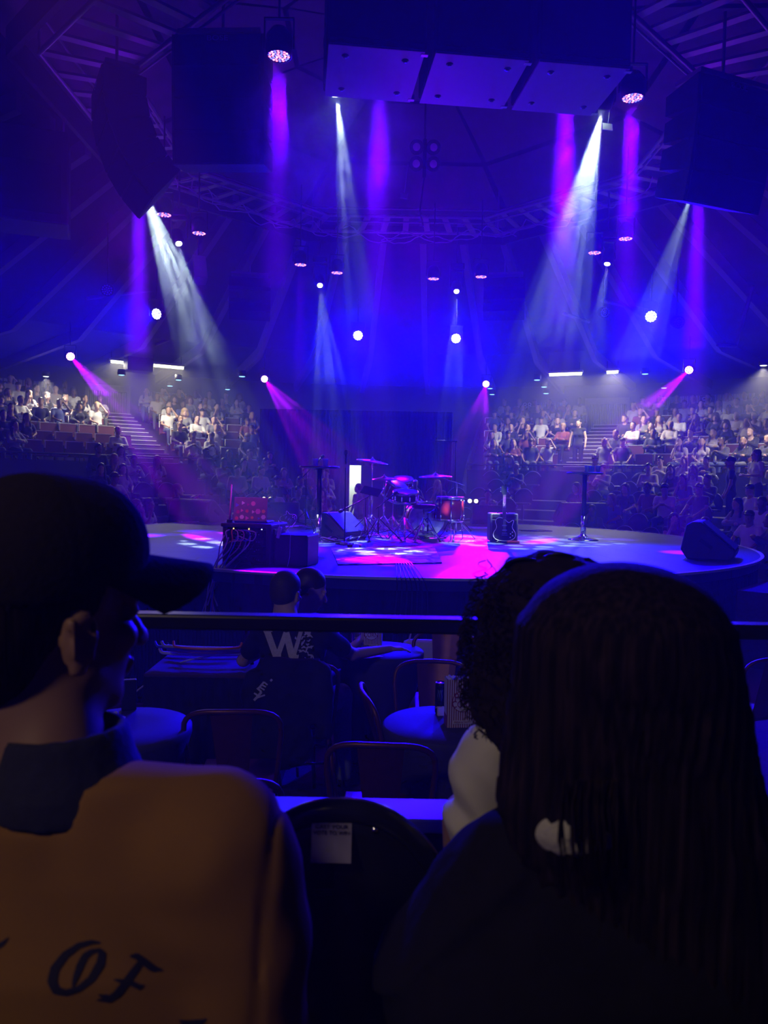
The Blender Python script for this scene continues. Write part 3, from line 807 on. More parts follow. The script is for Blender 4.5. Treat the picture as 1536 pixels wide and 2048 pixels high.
# rug under the patterned beam; its colour repeats the beam pattern
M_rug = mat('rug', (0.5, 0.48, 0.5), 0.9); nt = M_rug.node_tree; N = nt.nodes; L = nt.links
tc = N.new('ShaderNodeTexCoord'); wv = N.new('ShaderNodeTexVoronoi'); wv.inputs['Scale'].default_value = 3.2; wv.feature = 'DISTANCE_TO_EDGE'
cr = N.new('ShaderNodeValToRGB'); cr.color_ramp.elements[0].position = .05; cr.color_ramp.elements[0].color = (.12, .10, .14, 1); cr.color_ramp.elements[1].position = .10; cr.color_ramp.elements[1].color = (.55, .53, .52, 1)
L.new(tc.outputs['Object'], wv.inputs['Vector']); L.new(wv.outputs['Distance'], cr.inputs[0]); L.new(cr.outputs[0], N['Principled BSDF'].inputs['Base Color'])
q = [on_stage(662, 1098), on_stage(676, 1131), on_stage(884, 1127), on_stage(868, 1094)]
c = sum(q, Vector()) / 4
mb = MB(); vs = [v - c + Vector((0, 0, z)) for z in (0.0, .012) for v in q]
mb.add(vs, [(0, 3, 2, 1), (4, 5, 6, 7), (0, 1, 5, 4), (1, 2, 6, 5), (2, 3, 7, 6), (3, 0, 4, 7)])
o = mb.build('rug', M_rug, None, c + Vector((0, 0, .001))); tag(o, 'pale rug, beam pattern repeated in its colour, at the front of the stage', 'rug')

# pedestal tables with plastic cups
M_top = mat('table_black', (0.02, 0.02, 0.03), 0.3)
M_cup = mat('blue_cup', (.35, .45, .9), .25)  # one even blue for all the cups
def pedestal(px, py, label):
    p = on_stage(px, py); root = empty('pedestal_table', p, 0, label, 'table')
    h = 1.07
    mb = MB(); mb.lathe([(0, h - .03), (.26, h - .03), (.285, h - .022), (.285, h - .006), (.275, h), (0, h)], n=40); mb.build('table_top', M_top, root)
    mb = MB(); mb.lathe([(.10, h - .045), (.04, h - .03)], n=20); mb.tube([(0, 0, .38), (0, 0, h - .03)], .036, 16); mb.build('column', M_blkm, root)
    mb = MB(); mb.tube([(0, 0, .03), (0, 0, .385)], .041, 16); mb.build('column_sleeve', M_chrome, root)
    mb = MB(); mb.lathe([(.235, 0), (.24, .008), (.20, .02), (.09, .05), (.045, .08), (.042, .1)], n=40); mb.build('base', M_chrome, root)
    return root, p + Vector((0, 0, h))
def cup(p, label, s=1.0):
    root = empty('cup', p, 0, label, 'cup')
    mb = MB(); mb.lathe([(.028 * s, 0), (.040 * s, .10 * s), (.043 * s, .105 * s), (.038 * s, .1 * s), (.027 * s, .004)], n=16); mb.build('cup_wall', M_cup, root)
    mb = MB(); mb.lathe([(0, .06 * s), (.033 * s, .06 * s)], n=16); mb.build('drink', mat('drink', (.1, .1, .5), .1), root)
    return root
t1, p1 = pedestal(637, 1083, 'tall round black pedestal table on the left side of the stage, under two cups')
t2, p2 = pedestal(1166, 1080, 'tall round black pedestal table on the right side of the stage with bright chrome foot')
cup(p1 + Vector((-.055, -.05, 0)), 'blue cup on the left pedestal table, left one of two')
cup(p1 + Vector((.085, -.03, 0)), 'blue cup on the left pedestal table, right one of two')
cup(p2 + Vector((.02, -.05, 0)), 'blue cup on the right pedestal table, left end of the row')
cup(p2 + Vector((.11, .0, 0)), 'blue cup on the right pedestal table, middle of the row')
cup(p2 + Vector((.195, -.04, 0)), 'blue cup on the right pedestal table, right end of the row')

# wedge monitors
def wedge(px, py, rz, label, w=.62, sc=1.0):
    p = on_stage(px, py); root = empty('stage_monitor', p, rz, label, 'loudspeaker')
    # local: grille faces -Y and up
    out = [(-.25, 0.03), (-.20, 0.0), (.20, 0.0), (.27, .10), (.22, .36), (.16, .40), (.08, .40), (-.27, .10)]
    pr = [(y * sc, z * sc) for y, z in out]
    mb = MB(); n = len(pr); w2 = w * sc / 2
    vs = [Vector((-w2, y, z)) for y, z in pr] + [Vector((w2, y, z)) for y, z in pr]
    mb.add(vs, [tuple(range(n))[::-1], tuple(range(n, 2 * n))] + [(i, (i + 1) % n, (i + 1) % n + n, i + n) for i in range(n)])
    body_ = mb.build('cabinet', M_case, root)
    b = body_.modifiers.new('b', 'BEVEL'); b.width = .02; b.segments = 2
    # grille lies on the sloping face between (-.27,.10) and (.08,.40)
    g = MB(); a = math.atan2(.30, .35); cy, cz = (-.095) * sc, .25 * sc
    g.box((0, cy - .012 * math.sin(a), cz + .012 * math.cos(a)), (w * sc * .9, .42 * sc, .014), Matrix.Rotation(a, 4, 'X'), bev=.005)
    g.build('grille', mat('monitor_grille', (.05, .05, .06), .45, .3, noise=.3, scale=150, bump=.3), root)
    for s in (-1, 1):
        h = MB(); h.box((s * (w2 + .001), .02, .17 * sc), (.012, .17, .045), Matrix.Rotation(.6, 4, 'X'), bev=.004); h.build('handle', M_blkm, root)
    return root
wedge(684, 1078, R(58), 'black wedge monitor with blue lit top beside the left pedestal table', sc=1.0)
wedge(1420, 1116, R(62), 'large black wedge monitor tilted at the right edge of the stage', w=.60, sc=1.15)
wedge(1160, 1045, R(190), 'wide wedge monitor at the back rim behind the right pedestal table', w=.95, sc=1.15)
wedge(396, 1042, R(150), 'wedge monitor at the back left rim before the blonde woman', w=.95, sc=1.1)
wedge(552, 1043, R(185), 'low wedge monitor at the back rim behind the laptop rack', w=.95, sc=1.0)
wedge(975, 1048, R(180), 'wedge monitor at the back rim left of the amplifier', w=.7, sc=1.0)

# equipment rack with laptop, antenna and cables
pr_ = on_stage(492, 1130); rk = empty('equipment_rack', pr_, R(-14), 'black wheeled equipment rack full of patch cables at the front left of the stage', 'rack')
W_, D_, H_ = .50, .42, .42
mb = MB()
mb.box((0, D_ / 2, .012), (W_, D_, .024)); mb.box((0, D_ / 2, H_ - .015), (W_ + .06, D_ + .04, .04), bev=.012)
for s in (-1, 1): mb.box((s * (W_ / 2 - .012), D_ / 2, H_ / 2), (.06, D_, H_), bev=.015)
mb.box((0, D_ - .01, H_ / 2), (W_, .02, H_)); mb.build('case', M_case, rk)
rng = random.Random(4)
for k in range(4):
    mb = MB(); mb.box((0, .06, .07 + k * .085), (W_ - .13, .10, .07), bev=.004); un = mb.build('rack_unit', M_blkm if k % 2 else M_blk, rk)
    mb = MB()
    for i in range(14): mb.lathe([(.007, 0), (.007, .012), (0, .012)], (-W_ / 2 + .09 + i * .023, .005, .07 + k * .085 + rng.uniform(-.015, .015)), 8, axis=Matrix.Rotation(PI / 2, 4, 'X'))
    mb.build('knob_row', M_chrome, un)
for k, (xx, c_) in enumerate(((-.14, (1, .6, .1)), (0.03, (1, .65, .1)), (.17, (.3, .3, 1)))):
    mb = MB(); mb.lathe([(0, 0), (.006, .002), (.006, .006)], (xx, -.0, H_ - .05), 8, axis=Matrix.Rotation(PI / 2, 4, 'X')); mb.build('indicator_light', mat('lit_indicator', c_, emit=c_, estr=6), rk)
for (xx, zz) in ((.27, .34), (.27, .1), (-.27, .34)):
    mb = MB(); mb.box((xx, .10, zz), (.03, .07, .06), bev=.006); mb.build('butterfly_latch', M_blkm, rk)
mb = MB(); mb.box((.46, .24, .16), (.36, .36, .32), bev=.015); o = mb.build('road_case', M_case, None); o.matrix_world = rk.matrix_basis; tag(o, 'small black road case standing right of the cable rack', 'case')
mb = MB(); mb.box((.33, .07, .34), (.035, .03, .12), Matrix.Rotation(.2, 4, 'Y'), bev=.005); mb.tube([(.33, .08, .40), (.31, .1, .46), (.30, .12, .455)], .004, 5); mb.tube([(.35, .08, .36), (.42, .05, .38), (.46, .05, .32), (.46, .04, .1), (.44, .03, .0)], .004, 5)
o = mb.build('power_adapter', mat('white_plastic', (.8, .75, .85), .4)); o.matrix_world = rk.matrix_basis; tag(o, 'white power adapter with cord propped on the road case', 'adapter')
# laptop
lap = empty('laptop', pr_ + Vector((.02, .15, H_ + .006)), R(-8), 'open laptop with sticker covered lid standing on the rack', 'laptop')
mb = MB(); mb.box((0, .12, .008), (.36, .25, .016), bev=.004); mb.build('keyboard_base', M_steel, lap)
mb = MB(); tilt = Matrix.Rotation(R(-8), 4, 'X'); mb.box((0, -.02, .14), (.36, .008, .25), tilt, bev=.003); lid = mb.build('lid', M_steel, lap)
SC = [(.8, .2, .2), (.9, .8, .8), (.85, .3, .6), (.9, .5, .2), (.2, .25, .8), (.9, .9, .9), (.6, .1, .3), (.9, .4, .5)]
for k in range(16):
    x_ = -.14 + .056 * (k % 6) + rng.uniform(-.01, .01); z_ = .05 + .07 * (k // 6) + rng.uniform(-.01, .015)
    mb = MB(); n = rng.choice((3, 5, 6, 8)); rr = rng.uniform(.016, .03)
    mb.lathe([(0, 0), (rr, 0), (rr, .001), (0, .001)], (x_, -.026 - (z_ - .14) * -.14, z_), n, axis=Matrix.Rotation(PI / 2 + R(-8), 4, 'X'), smooth=False)
    mb.build('sticker', mat('sticker_paint', SC[k % 8], .5), lid)
# antenna
mb = MB(); mb.box((-.21, .05, H_ + .02), (.05, .05, .04), bev=.008); an = mb.build('wireless_receiver', M_blk); an.matrix_world = rk.matrix_basis; tag(an, 'wireless receiver with long pink antenna beside the laptop', 'receiver')
mb = MB(); mb.tube([(-.21, .05, H_ + .04), (-.19, .05, H_ + .40)], [.010, .007], 8); mb.build('antenna', mat('pink_rod', (.9, .35, .55), .4), an)
def cable(name, pts, r, m, label, wob=.0, seed=0):
    """smooth cable through world points"""
    pts = [Vector(p) for p in pts]; out = []; rg = random.Random(seed)
    ext = [pts[0] * 2 - pts[1]] + pts + [pts[-1] * 2 - pts[-2]]
    for i in range(1, len(ext) - 2):
        for k in range(8):
            t = k / 8; a, b, c, d = ext[i - 1:i + 3]
            out.append(.5 * ((2 * b) + (c - a) * t + (2 * a - 5 * b + 4 * c - d) * t * t + (3 * b - a - 3 * c + d) * t ** 3) + Vector((rg.uniform(-wob, wob), rg.uniform(-wob, wob), 0)))
    out.append(pts[-1])
    mb = MB(); mb.tube(out, r, 6); o = mb.build(name, m); return tag(o, label, 'cable')
M_cv = mat('violet_cable', (.45, .4, .7), .5); M_cw = mat('white_cable', (.75, .7, .8), .5); M_cb = mat('blue_cable', (.08, .1, .75), .5); M_co = mat('orange_cable', (.85, .2, .04), .5); M_ck = mat('black_cable', (.02, .02, .03), .5); M_cpk = mat('pink_cable', (.7, .25, .45), .5)
# snake hanging over the stage edge below the rack
for k in range(8):
    rg = random.Random(k + 20); f = Vector((-.18 + .05 * k, 0, 0)) * 1
    s = pr_ + Vector((-.22 + .045 * k, -.03, .30 - .02 * (k % 3)))
    kn = at(424 + rg.uniform(-6, 6), 1150 + 5 * k, pr_.y - .35)
    e = at(405 + 5 * k, 1232 + rg.uniform(-25, 0), pr_.y - .5)
    cable('patch_cable', [s, s + Vector((-.02, -.1, -.10)), s.lerp(kn, .6) + Vector((rg.uniform(-.05, .02), -.03, 0)), kn, e], .007, [M_cv, M_cw, M_cv, M_cb, M_cpk, M_cv, M_cw, M_ck][k],
          ['pale violet', 'whitish', 'dull violet', 'blue', 'pink', 'thin violet', 'white', 'black'][k] + ' patch cable bundled over the stage edge below the rack')
for k in range(6):
    a0 = pr_ + Vector((-.17 + .03 * k, -.02, .36)); rg = random.Random(k + 50)
    cable('jumper_cable', [a0, a0 + Vector((-.02 + .03 * k, -.08, -.02)), a0 + Vector((.0 + .02 * k, -.10, -.10)), a0 + Vector((-.05, -.02, -.16 + .02 * k))], .006, [M_cv, M_co, M_cw, M_cpk, M_cb, M_cw][k],
          ['violet', 'orange', 'white', 'pink', 'blue', 'thin white'][k] + ' jumper cable looping on the front of the rack')
cable('guy_cable', [pr_ + Vector((-.05, -.05, .25)), pr_ + Vector((.12, -.2, -.05)), pr_ + Vector((.3, -.35, -.35))], .006, M_ck, 'thin dark cable running down from the rack to the pit')
# cables over the front edge in the middle
for k in range(7):
    s = on_stage(790 + 5 * k, 1128); e = Vector((s.x + (-.02 + .035 * k) * 1.0, CY - SR + .9 - .95, .45)) if k else s + Vector((-.35, -.65, -.18))
    ed = s + (Vector((CX, CY, 0)) - s).normalized() * 0; yy = CY - math.sqrt(max(.1, (SR + .02) ** 2 - (s.x - CX) ** 2))
    cable('edge_cable', [s + Vector((-.03, .35, .01)), s + Vector((.01, .05, .01)), Vector((s.x + .01 * k, yy + .03, STZ + .03)), Vector((s.x + .02 * k, yy - .05, STZ - .15)), Vector((s.x + .025 * k - .04, yy - .06, .35))], .006, M_ck, 'black cable hanging over the front edge of the stage, strand %s of seven' % ('one', 'two', 'three', 'four', 'five', 'six', 'seven')[k])['group'] = 'cables over the front edge'

# ---------------------------------------------------------------- drum kit
M_red = mat('red_lacquer', (0.38, 0.02, 0.04), 0.25, noise=.15, scale=9)
M_head = mat('drum_head', (0.65, 0.65, 0.72), 0.5)
M_cym = mat('bronze_cymbal', (0.6, 0.5, 0.35), 0.3, .9)
def drum(name, c, r, h, label, shell, axis=None, lugs=8, legs=0, head=None):
    """c = centre, local axis = drum axis"""
    root = empty(name, c, 0, label, 'drum')
    A_ = axis if axis is not None else Matrix.Identity(4)
    def tr(mb): mb.v = [tuple(A_ @ Vector(v)) for v in mb.v]; return mb
    mb = MB(); mb.lathe([(r, -h / 2), (r, h / 2)], n=40); tr(mb).build('shell', shell, root)
    for s in (-1, 1):
        mb = MB(); mb.lathe([(0, s * (h / 2 + .004)), (r - .004, s * (h / 2 + .004)), (r, s * h / 2)], n=40); tr(mb).build('drum_head', head or M_head, root)
        mb = MB(); mb.lathe([(r, s * (h / 2 - .03)), (r + .012, s * (h / 2 - .03)), (r + .014, s * (h / 2 + .012)), (r + .002, s * (h / 2 + .014))], n=40); tr(mb).build('hoop', M_chrome, root)
    for i in range(lugs):
        a = 2 * PI * i / lugs; x, y = math.cos(a) * (r + .012), math.sin(a) * (r + .012)
        mb = MB(); mb.tube([(x, y, -h / 2 + .01), (x, y, -h / 2 + .05), (x, y, h / 2 - .05), (x, y, h / 2 - .01)], [.004, .004, .004, .004], 6)
        for s in (-1, 1): mb.box((x, y, s * (h / 2 - .065)), (.022, .022, .045), bev=.005)
        tr(mb).build('lug', M_chrome, root)
    for i in range(legs):
        a = R(30) + 2 * PI * i / legs; x, y = math.cos(a), math.sin(a)
        mb = MB(); mb.tube([(x * (r + .02), y * (r + .02), -h * .05), (x * (r + .02), y * (r + .02), -h / 2 - .05), (x * (r + .05), y * (r + .05), -(c.z - STZ))], .008, 6); mb.build('leg', M_chrome, root)
    return root
def dpos(px, py, d, ): return at(px, py, d)
ft = at(900, 1019, 11.9); ft.z = STZ + .46
drum('floor_tom', ft, .205, .36, 'red floor tom on three chrome legs at the right of the drum kit', M_red, legs=3)
bd = at(846, 1042, 12.1); bd.z = STZ + .29
drum('bass_drum', bd, .27, .36, 'bass drum lying on its side with blue lit head in the middle of the kit', M_red, Matrix.Rotation(R(14), 4, 'Z') @ Matrix.Rotation(PI / 2, 4, 'X'), lugs=10)
sn = at(811, 994, 11.4)
drum('snare_drum', sn, .178, .15, 'shiny snare drum with many chrome lugs left of the drum stool', M_blkm, Matrix.Rotation(R(10), 4, 'X'), lugs=10)
rt = at(789, 982, 12.1)
drum('rack_tom', rt, .165, .26, 'red rack tom tilted behind the snare drum', M_red, Matrix.Rotation(R(25), 4, 'Y') @ Matrix.Rotation(R(15), 4, 'X'), lugs=6)
rt2 = at(806, 966, 12.4)
drum('rack_tom', rt2, .15, .12, 'shallow tom with blue lit head above the snare drum', M_red, Matrix.Rotation(R(20), 4, 'X'), lugs=6)
def tripod(root, p, h, r0=.011, spread=.32, name='stand_leg', rot=0.0, m=None):
    m = m or M_chrome
    mb = MB(); mb.tube([(0, 0, .10), (0, 0, h * .55)], r0 * 1.3, 8); mb.tube([(0, 0, h * .5), (0, 0, h)], r0 * .8, 8); mb.build('stand_tube', m, root)
    for i in range(3):
        a = rot + 2 * PI * i / 3
        mb = MB(); mb.tube([(0, 0, .34), (math.cos(a) * spread, math.sin(a) * spread, .012)], r0 * .8, 6)
        mb.tube([(0, 0, .12), (math.cos(a) * spread * .55, math.sin(a) * spread * .55, .16)], r0 * .6, 6)
        mb.lathe([(0, 0), (.016, .0), (.016, .02), (0, .03)], (math.cos(a) * spread, math.sin(a) * spread, 0), 8); mb.build(name, m, root)
def cymbal(px, py, d, r, tilt, label, boom=None):
    c = at(px, py, d); h = c.z - STZ
    root = empty('cymbal_stand', Vector((c.x, c.y, STZ)), 0, label, 'cymbal')
    if boom:
        bx, by = boom; root.location = (c.x + bx, c.y + by, STZ); tripod(root, None, h - .12, rot=random.random())
        mb = MB(); mb.tube([(0.12, 0, h - .14), (-bx, -by, h - .01)], .008, 6); mb.build('boom_arm', M_chrome, root); o_ = Vector((-bx, -by, h))
    else:
        tripod(root, None, h, rot=random.random() * 2); o_ = Vector((0, 0, h))
    A_ = Matrix.Rotation(tilt, 4, 'Y') @ Matrix.Rotation(R(6), 4, 'X')
    mb = MB(); mb.lathe([(.004, .030), (.02, .030), (.035, .018), (.05, .008), (r * .6, -.004), (r, -.022), (r, -.025), (r * .6, -.008), (.05, .004), (.0, .02)], n=40)
    mb.v = [tuple(A_ @ Vector(v) + o_) for v in mb.v]; mb.build('cymbal_plate', M_cym, root)
    mb = MB(); mb.tube([o_ + Vector((0, 0, 0)), o_ + Vector((0, 0, .07))], .006, 6); mb.lathe([(0, .055), (.015, .05), (.015, .035), (0, .03)], o_, 10); mb.build('wing_nut', M_chrome, root)
cymbal(871, 951, 11.8, .255, R(-2), 'wide crash cymbal on a boom stand above the floor tom', (.33, .0))
cymbal(745, 921, 12.3, .255, R(8), 'high ride cymbal on a stand at the left of the drum kit')
cymbal(769, 956, 11.9, .19, R(0), 'pair of hi-hat cymbals on a stand left of the red rack tom')
cymbal(811, 962, 12.9, .20, R(-10), 'crash cymbal behind the rack toms')
# stool
p = at(848, 1011, 11.3); root = empty('drum_stool', Vector((p.x, p.y, STZ)), 0, 'round black drum stool in front of the bass drum', 'stool'); h = p.z - STZ
mb = MB(); mb.lathe([(0, h - .055), (.16, h - .05), (.175, h - .02), (.165, h + .01), (0, h + .018)], n=32); mb.build('seat', M_blk, root); tripod(root, None, h - .05, .014, .26)
# snare stand, microphones
root = empty('snare_stand', Vector((sn.x, sn.y, STZ)), 0, 'folding chrome stand under the snare drum', 'stand'); tripod(root, None, sn.z - STZ - .09, .012, .28, rot=.5)
root = empty('tom_stand', Vector((rt.x - .02, rt.y, STZ)), 0, 'chrome stand under the red rack tom', 'stand'); tripod(root, None, rt.z - STZ - .12, .012, .3, rot=.9)
def mic_stand(px, py, h, label, boom=None, base='tripod'):
    p = on_stage(px, py); root = empty('microphone_stand', p, 0, label, 'microphone stand')
    if base == 'tripod': tripod(root, None, h, .010, .34, rot=random.random() * 2, m=M_blkm)
    else:
        mb = MB(); mb.lathe([(0, 0), (.13, 0), (.13, .015), (.02, .03)], n=24); mb.build('round_base', M_blkm, root); mb = MB(); mb.tube([(0, 0, .02), (0, 0, h)], .010, 8); mb.build('stand_tube', M_blkm, root)
    top = Vector((0, 0, h)); e = top + (Vector(boom) if boom else Vector((0, 0, .05)))
    if boom:
        mb = MB(); mb.tube([top - Vector(boom) * .35, e], .008, 6); mb.build('boom_arm', M_blkm, root)
    dr = (e - top).normalized()
    mb = MB(); mb.tube([e, e + dr * .13], [.011, .016], 10); mb.tube([e + dr * .13, e + dr * .15, e + dr * .19, e + dr * .20], [.022, .027, .024, .008], 12); mb.build('microphone', M_blk, root)
    return root
mic_stand(611, 1062, .98, 'slim boom microphone stand reaching up right behind the left pedestal table', (.16, 0, .17))
mic_stand(529 + 160, 1088, 1.05, 'straight microphone stand in front of the left wedge monitor', base='round')
mic_stand(730, 1080, .62, 'low microphone stand with tilted boom left of the drums', (-.22, -.05, -.12))
mic_stand(756, 1082, .5, 'short microphone stand among the cable pile', (.12, 0, .1))
mic_stand(855, 1080, .4, 'short microphone stand in front of the bass drum', (.05, .1, .02))
mic_stand(500, 1046, .45, 'short boom microphone stand behind the laptop', (.1, 0, .1))
p = on_stage(908, 1062); root = empty('light_stand', p, 0, 'tall thin T-bar stand rising behind the crash cymbal', 'stand'); tripod(root, None, 1.62, .011, .3, m=M_blkm)
mb = MB(); mb.tube([(-.46, 0, 1.62), (.02, 0, 1.60)], .012, 6); mb.build('cross_bar', M_blkm, root)
# tablet holder left of the hi-hat
p = on_stage(737, 1078); root = empty('tablet_stand', p, 0, 'tilted music tablet on a stand left of the drum kit', 'stand'); tripod(root, None, .68, .010, .28, m=M_chrome)
mb = MB(); mb.box((.03, 0, .72), (.30, .02, .19), Matrix.Rotation(R(-55), 4, 'X') @ Matrix.Rotation(R(20), 4, 'Y'), bev=.01); mb.build('tablet', M_blk, root)

# guitar leaning on an amplifier
M_gb = mat('guitar_black', (.010, .010, .014), .12, .0); M_bind = mat('cream_binding', (.8, .7, .62), .4); M_fret = mat('fretboard', (.05, .03, .03), .4)
def guitar(loc, rz, lean, label):
    root = empty('electric_guitar', loc, rz, label, 'guitar')
    T_ = Matrix.Rotation(lean, 4, 'X')
    # outline of a single cutaway body; x, z (bottom at 0)
    half = [(.0, 0), (.09, .008), (.15, .045), (.168, .10), (.155, .155), (.125, .20), (.112, .24), (.122, .28), (.135, .315), (.128, .355), (.10, .385), (.06, .395), (.03, .385)]
    right = [(x, z) for x, z in half[:9]] + [(.142, .34), (.125, .352), (.10, .335), (.075, .31), (.05, .315), (.03, .34)]
    def smooth(pts, n=2):
        for _ in range(n):
            q = [pts[0]]
            for a, b in zip(pts, pts[1:]): q += [(a[0] * .75 + b[0] * .25, a[1] * .75 + b[1] * .25), (a[0] * .25 + b[0] * .75, a[1] * .25 + b[1] * .75)]
            pts = q + [pts[-1]]
        return pts
    loop = smooth(right) + [(-x, z) for x, z in reversed(smooth(half))]
    def plate(loop, y0, y1, nm, m, parent):
        mb = MB(); mb.prism(loop, y0, y1, T_); return mb.build(nm, m, parent)
    b = plate(loop, -.022, .022, 'guitar_body', M_gb, root)
    mb = MB(); mb.tube([T_ @ Vector((x * 1.005, -.022, z)) for x, z in loop], .004, 5, closed=True); mb.build('binding', M_bind, b)
    mb = MB(); mb.prism([(-.026, .36), (.026, .36), (.021, .78), (-.021, .78)], -.038, -.012, T_); nk = mb.build('neck', M_fret, root)
    for i in range(14):
        z = .40 + .38 * (1 - .93 ** i) * 1.4
        if z > .775: break
        mb = MB(); mb.prism([(-.024, z), (.024, z), (.024, z + .003), (-.024, z + .003)], -.041, -.037, T_); mb.build('fret', M_chrome, nk)
    mb = MB(); mb.prism([(-.024, .78), (.024, .78), (.042, .83), (.036, .93), (.012, .945), (0, .93), (-.012, .945), (-.036, .93), (-.042, .83)], -.03, -.014, T_); hd = mb.build('headstock', M_gb, root)
    for s in (-1, 1):
        for k in range(3):
            mb = MB(); mb.lathe([(.008, -.006), (.008, .006)], T_ @ Vector((s * .052, -.022, .835 + .035 * k)), 8); mb.build('tuner', M_chrome, hd)
    for z in (.17, .25): mb = MB(); mb.prism([(-.036, z), (.036, z), (.036, z + .022), (-.036, z + .022)], -.034, -.02, T_); mb.build('pickup', M_chrome, b)
    mb = MB(); mb.prism([(-.04, .125), (.04, .125), (.04, .137), (-.04, .137)], -.036, -.02, T_); mb.prism([(-.045, .095), (.045, .095), (.045, .104), (-.045, .104)], -.034, -.02, T_); mb.build('bridge', M_chrome, b)
    for (x, z) in ((.09, .12), (.12, .09), (.085, .06), (.118, .15)): mb = MB(); mb.lathe([(.009, 0), (.009, .012), (0, .013)], T_ @ Vector((x, -.022, z)), 8, axis=Matrix.Rotation(PI / 2, 4, 'X')); mb.build('knob', M_bind, b)
    for k in range(6):
        x = -.017 + .0068 * k; mb = MB(); mb.tube([T_ @ Vector((x, -.038, .13)), T_ @ Vector((x * .85, -.042, .79))], .0008, 4); mb.build('string', M_chrome, nk)
    return root
g0 = on_stage(1008, 1086)
guitar(g0 + Vector((0, 0, .03)), R(4), R(-6), 'black electric guitar with cream edge binding standing upright before the amplifier').scale = (1, 1, .87)
am = empty('amplifier', g0 + Vector((.02, .12, 0)), R(3), 'black guitar amplifier behind the upright guitar', 'amplifier')
mb = MB(); mb.box((0, .15, .22), (.42, .26, .42), bev=.02); mb.build('cabinet', M_case, am); mb = MB(); mb.box((0, .012, .18), (.36, .012, .30), bev=.004); mb.build('grille_cloth', M_grille, am)
mb = MB(); mb.box((0, .012, .39), (.36, .012, .05)); mb.build('control_panel', M_blkm, am); mb = MB(); mb.tube([(-.08, .15, .43), (-.06, .15, .46), (.06, .15, .46), (.08, .15, .43)], .01, 6); mb.build('handle', M_blk, am)
gs = empty('guitar_stand', g0, 0, 'low orange footed stand holding the upright guitar', 'stand')
mb = MB(); mb.tube([(-.12, -.06, .012), (-.05, .02, .05), (.06, .02, .05), (.15, -.02, .014)], .012, 6); mb.tube([(0, .03, .05), (0, .08, .3)], .01, 6); mb.build('frame', M_blkm, gs)
mb = MB(); mb.box((.13, -.03, .02), (.19, .06, .035), Matrix.Rotation(.15, 4, 'Z'), bev=.012); mb.build('orange_foot', mat('orange_rubber', (.9, .12, .02), .4), gs)
# second guitar resting slanted at the back left
g1 = on_stage(590, 1052)
o = guitar(g1 + Vector((0, .0, .05)), R(10), R(-20), 'electric guitar lying slanted on a stand behind the laptop'); o.rotation_euler = (R(-10), R(-58), R(10)); o.scale = (.8, .8, .8)
# cable piles
for k in range(18):
    rg = random.Random(k + 90)
    if k < 12: cpx, cpy = 650 + rg.uniform(0, 110), 1078 + rg.uniform(-8, 8)
    elif k < 15: cpx, cpy = 600 + rg.uniform(0, 40), 1056 + rg.uniform(-4, 4)
    else: cpx, cpy = 800 + rg.uniform(0, 90), 1074 + rg.uniform(-6, 6)
    c0 = on_stage(cpx, cpy); pts = []
    for i in range(9):
        a = i * 1.1 + k; rr = rg.uniform(.08, .30); pts.append(c0 + Vector((math.cos(a) * rr, math.sin(a) * rr * .8, .012 + rg.uniform(0, .07 if k < 12 else .03))))
    o = cable('coiled_cable', pts, .008, [M_ck, M_cb, M_ck, M_cv][k % 4], 'tangled cable on the stage floor ' + ('before the left wedge monitor' if k < 12 else ('behind the left pedestal table' if k < 15 else 'under the drum kit')), seed=k)
    o['group'] = 'tangled cables ' + ('before the left wedge monitor' if k < 12 else ('behind the left pedestal table' if k < 15 else 'under the drum kit'))
c0 = on_stage(1050, 1062); cable('loose_cable', [c0 + Vector((-.1, .1, .01)), c0 + Vector((.1, .05, .01)), c0 + Vector((.3, .2, .01)), c0 + Vector((.5, .0, .01)), c0 + Vector((.2, -.15, .01)), c0 + Vector((-.1, -.1, .01))], .008, M_ck, 'loose black cable looping on the deck right of the amplifier')
# effect pedals in front
for k, (px, py) in enumerate(((700, 1094), (725, 1096), (688, 1090))):
    p = on_stage(px, py); o = MB().box((0, 0, .022), (.07, .11, .04), bev=.008).lathe([(.012, .04), (.012, .052), (0, .053)], (0, -.03, 0), 10).build('effect_pedal', [M_blkm, M_cb, M_steel][k], None, p + Vector((0, 0, .001)), (0, 0, .3 * k)); tag(o, '%s effect pedal before the cable pile' % ('black', 'blue', 'grey')[k], 'pedal')
for (px, py, lb) in ((535, 998, 'yellowish lit lantern low in the audience behind the laptop'), (946, 1002, 'yellowish lit lantern beyond the stage rim left of the amplifier')):
    p = at(px, py, 18.4); root = empty('lantern', p, 0, lb, 'light'); mb = MB(); mb.box((0, .03, 0), (.30, .06, .10), bev=.02); mb.build('lantern_case', M_blk, root)
    for sx in (-.08, .07): mb = MB(); mb.lathe([(0, -.01), (.045, 0), (.05, .02)], (sx, -.01, 0), 14, axis=Matrix.Rotation(PI / 2, 4, 'X')); mb.build('lantern_lamp', mat('lit_lantern', (1, 1, .6), emit=(1, .9, .45), estr=3), root)

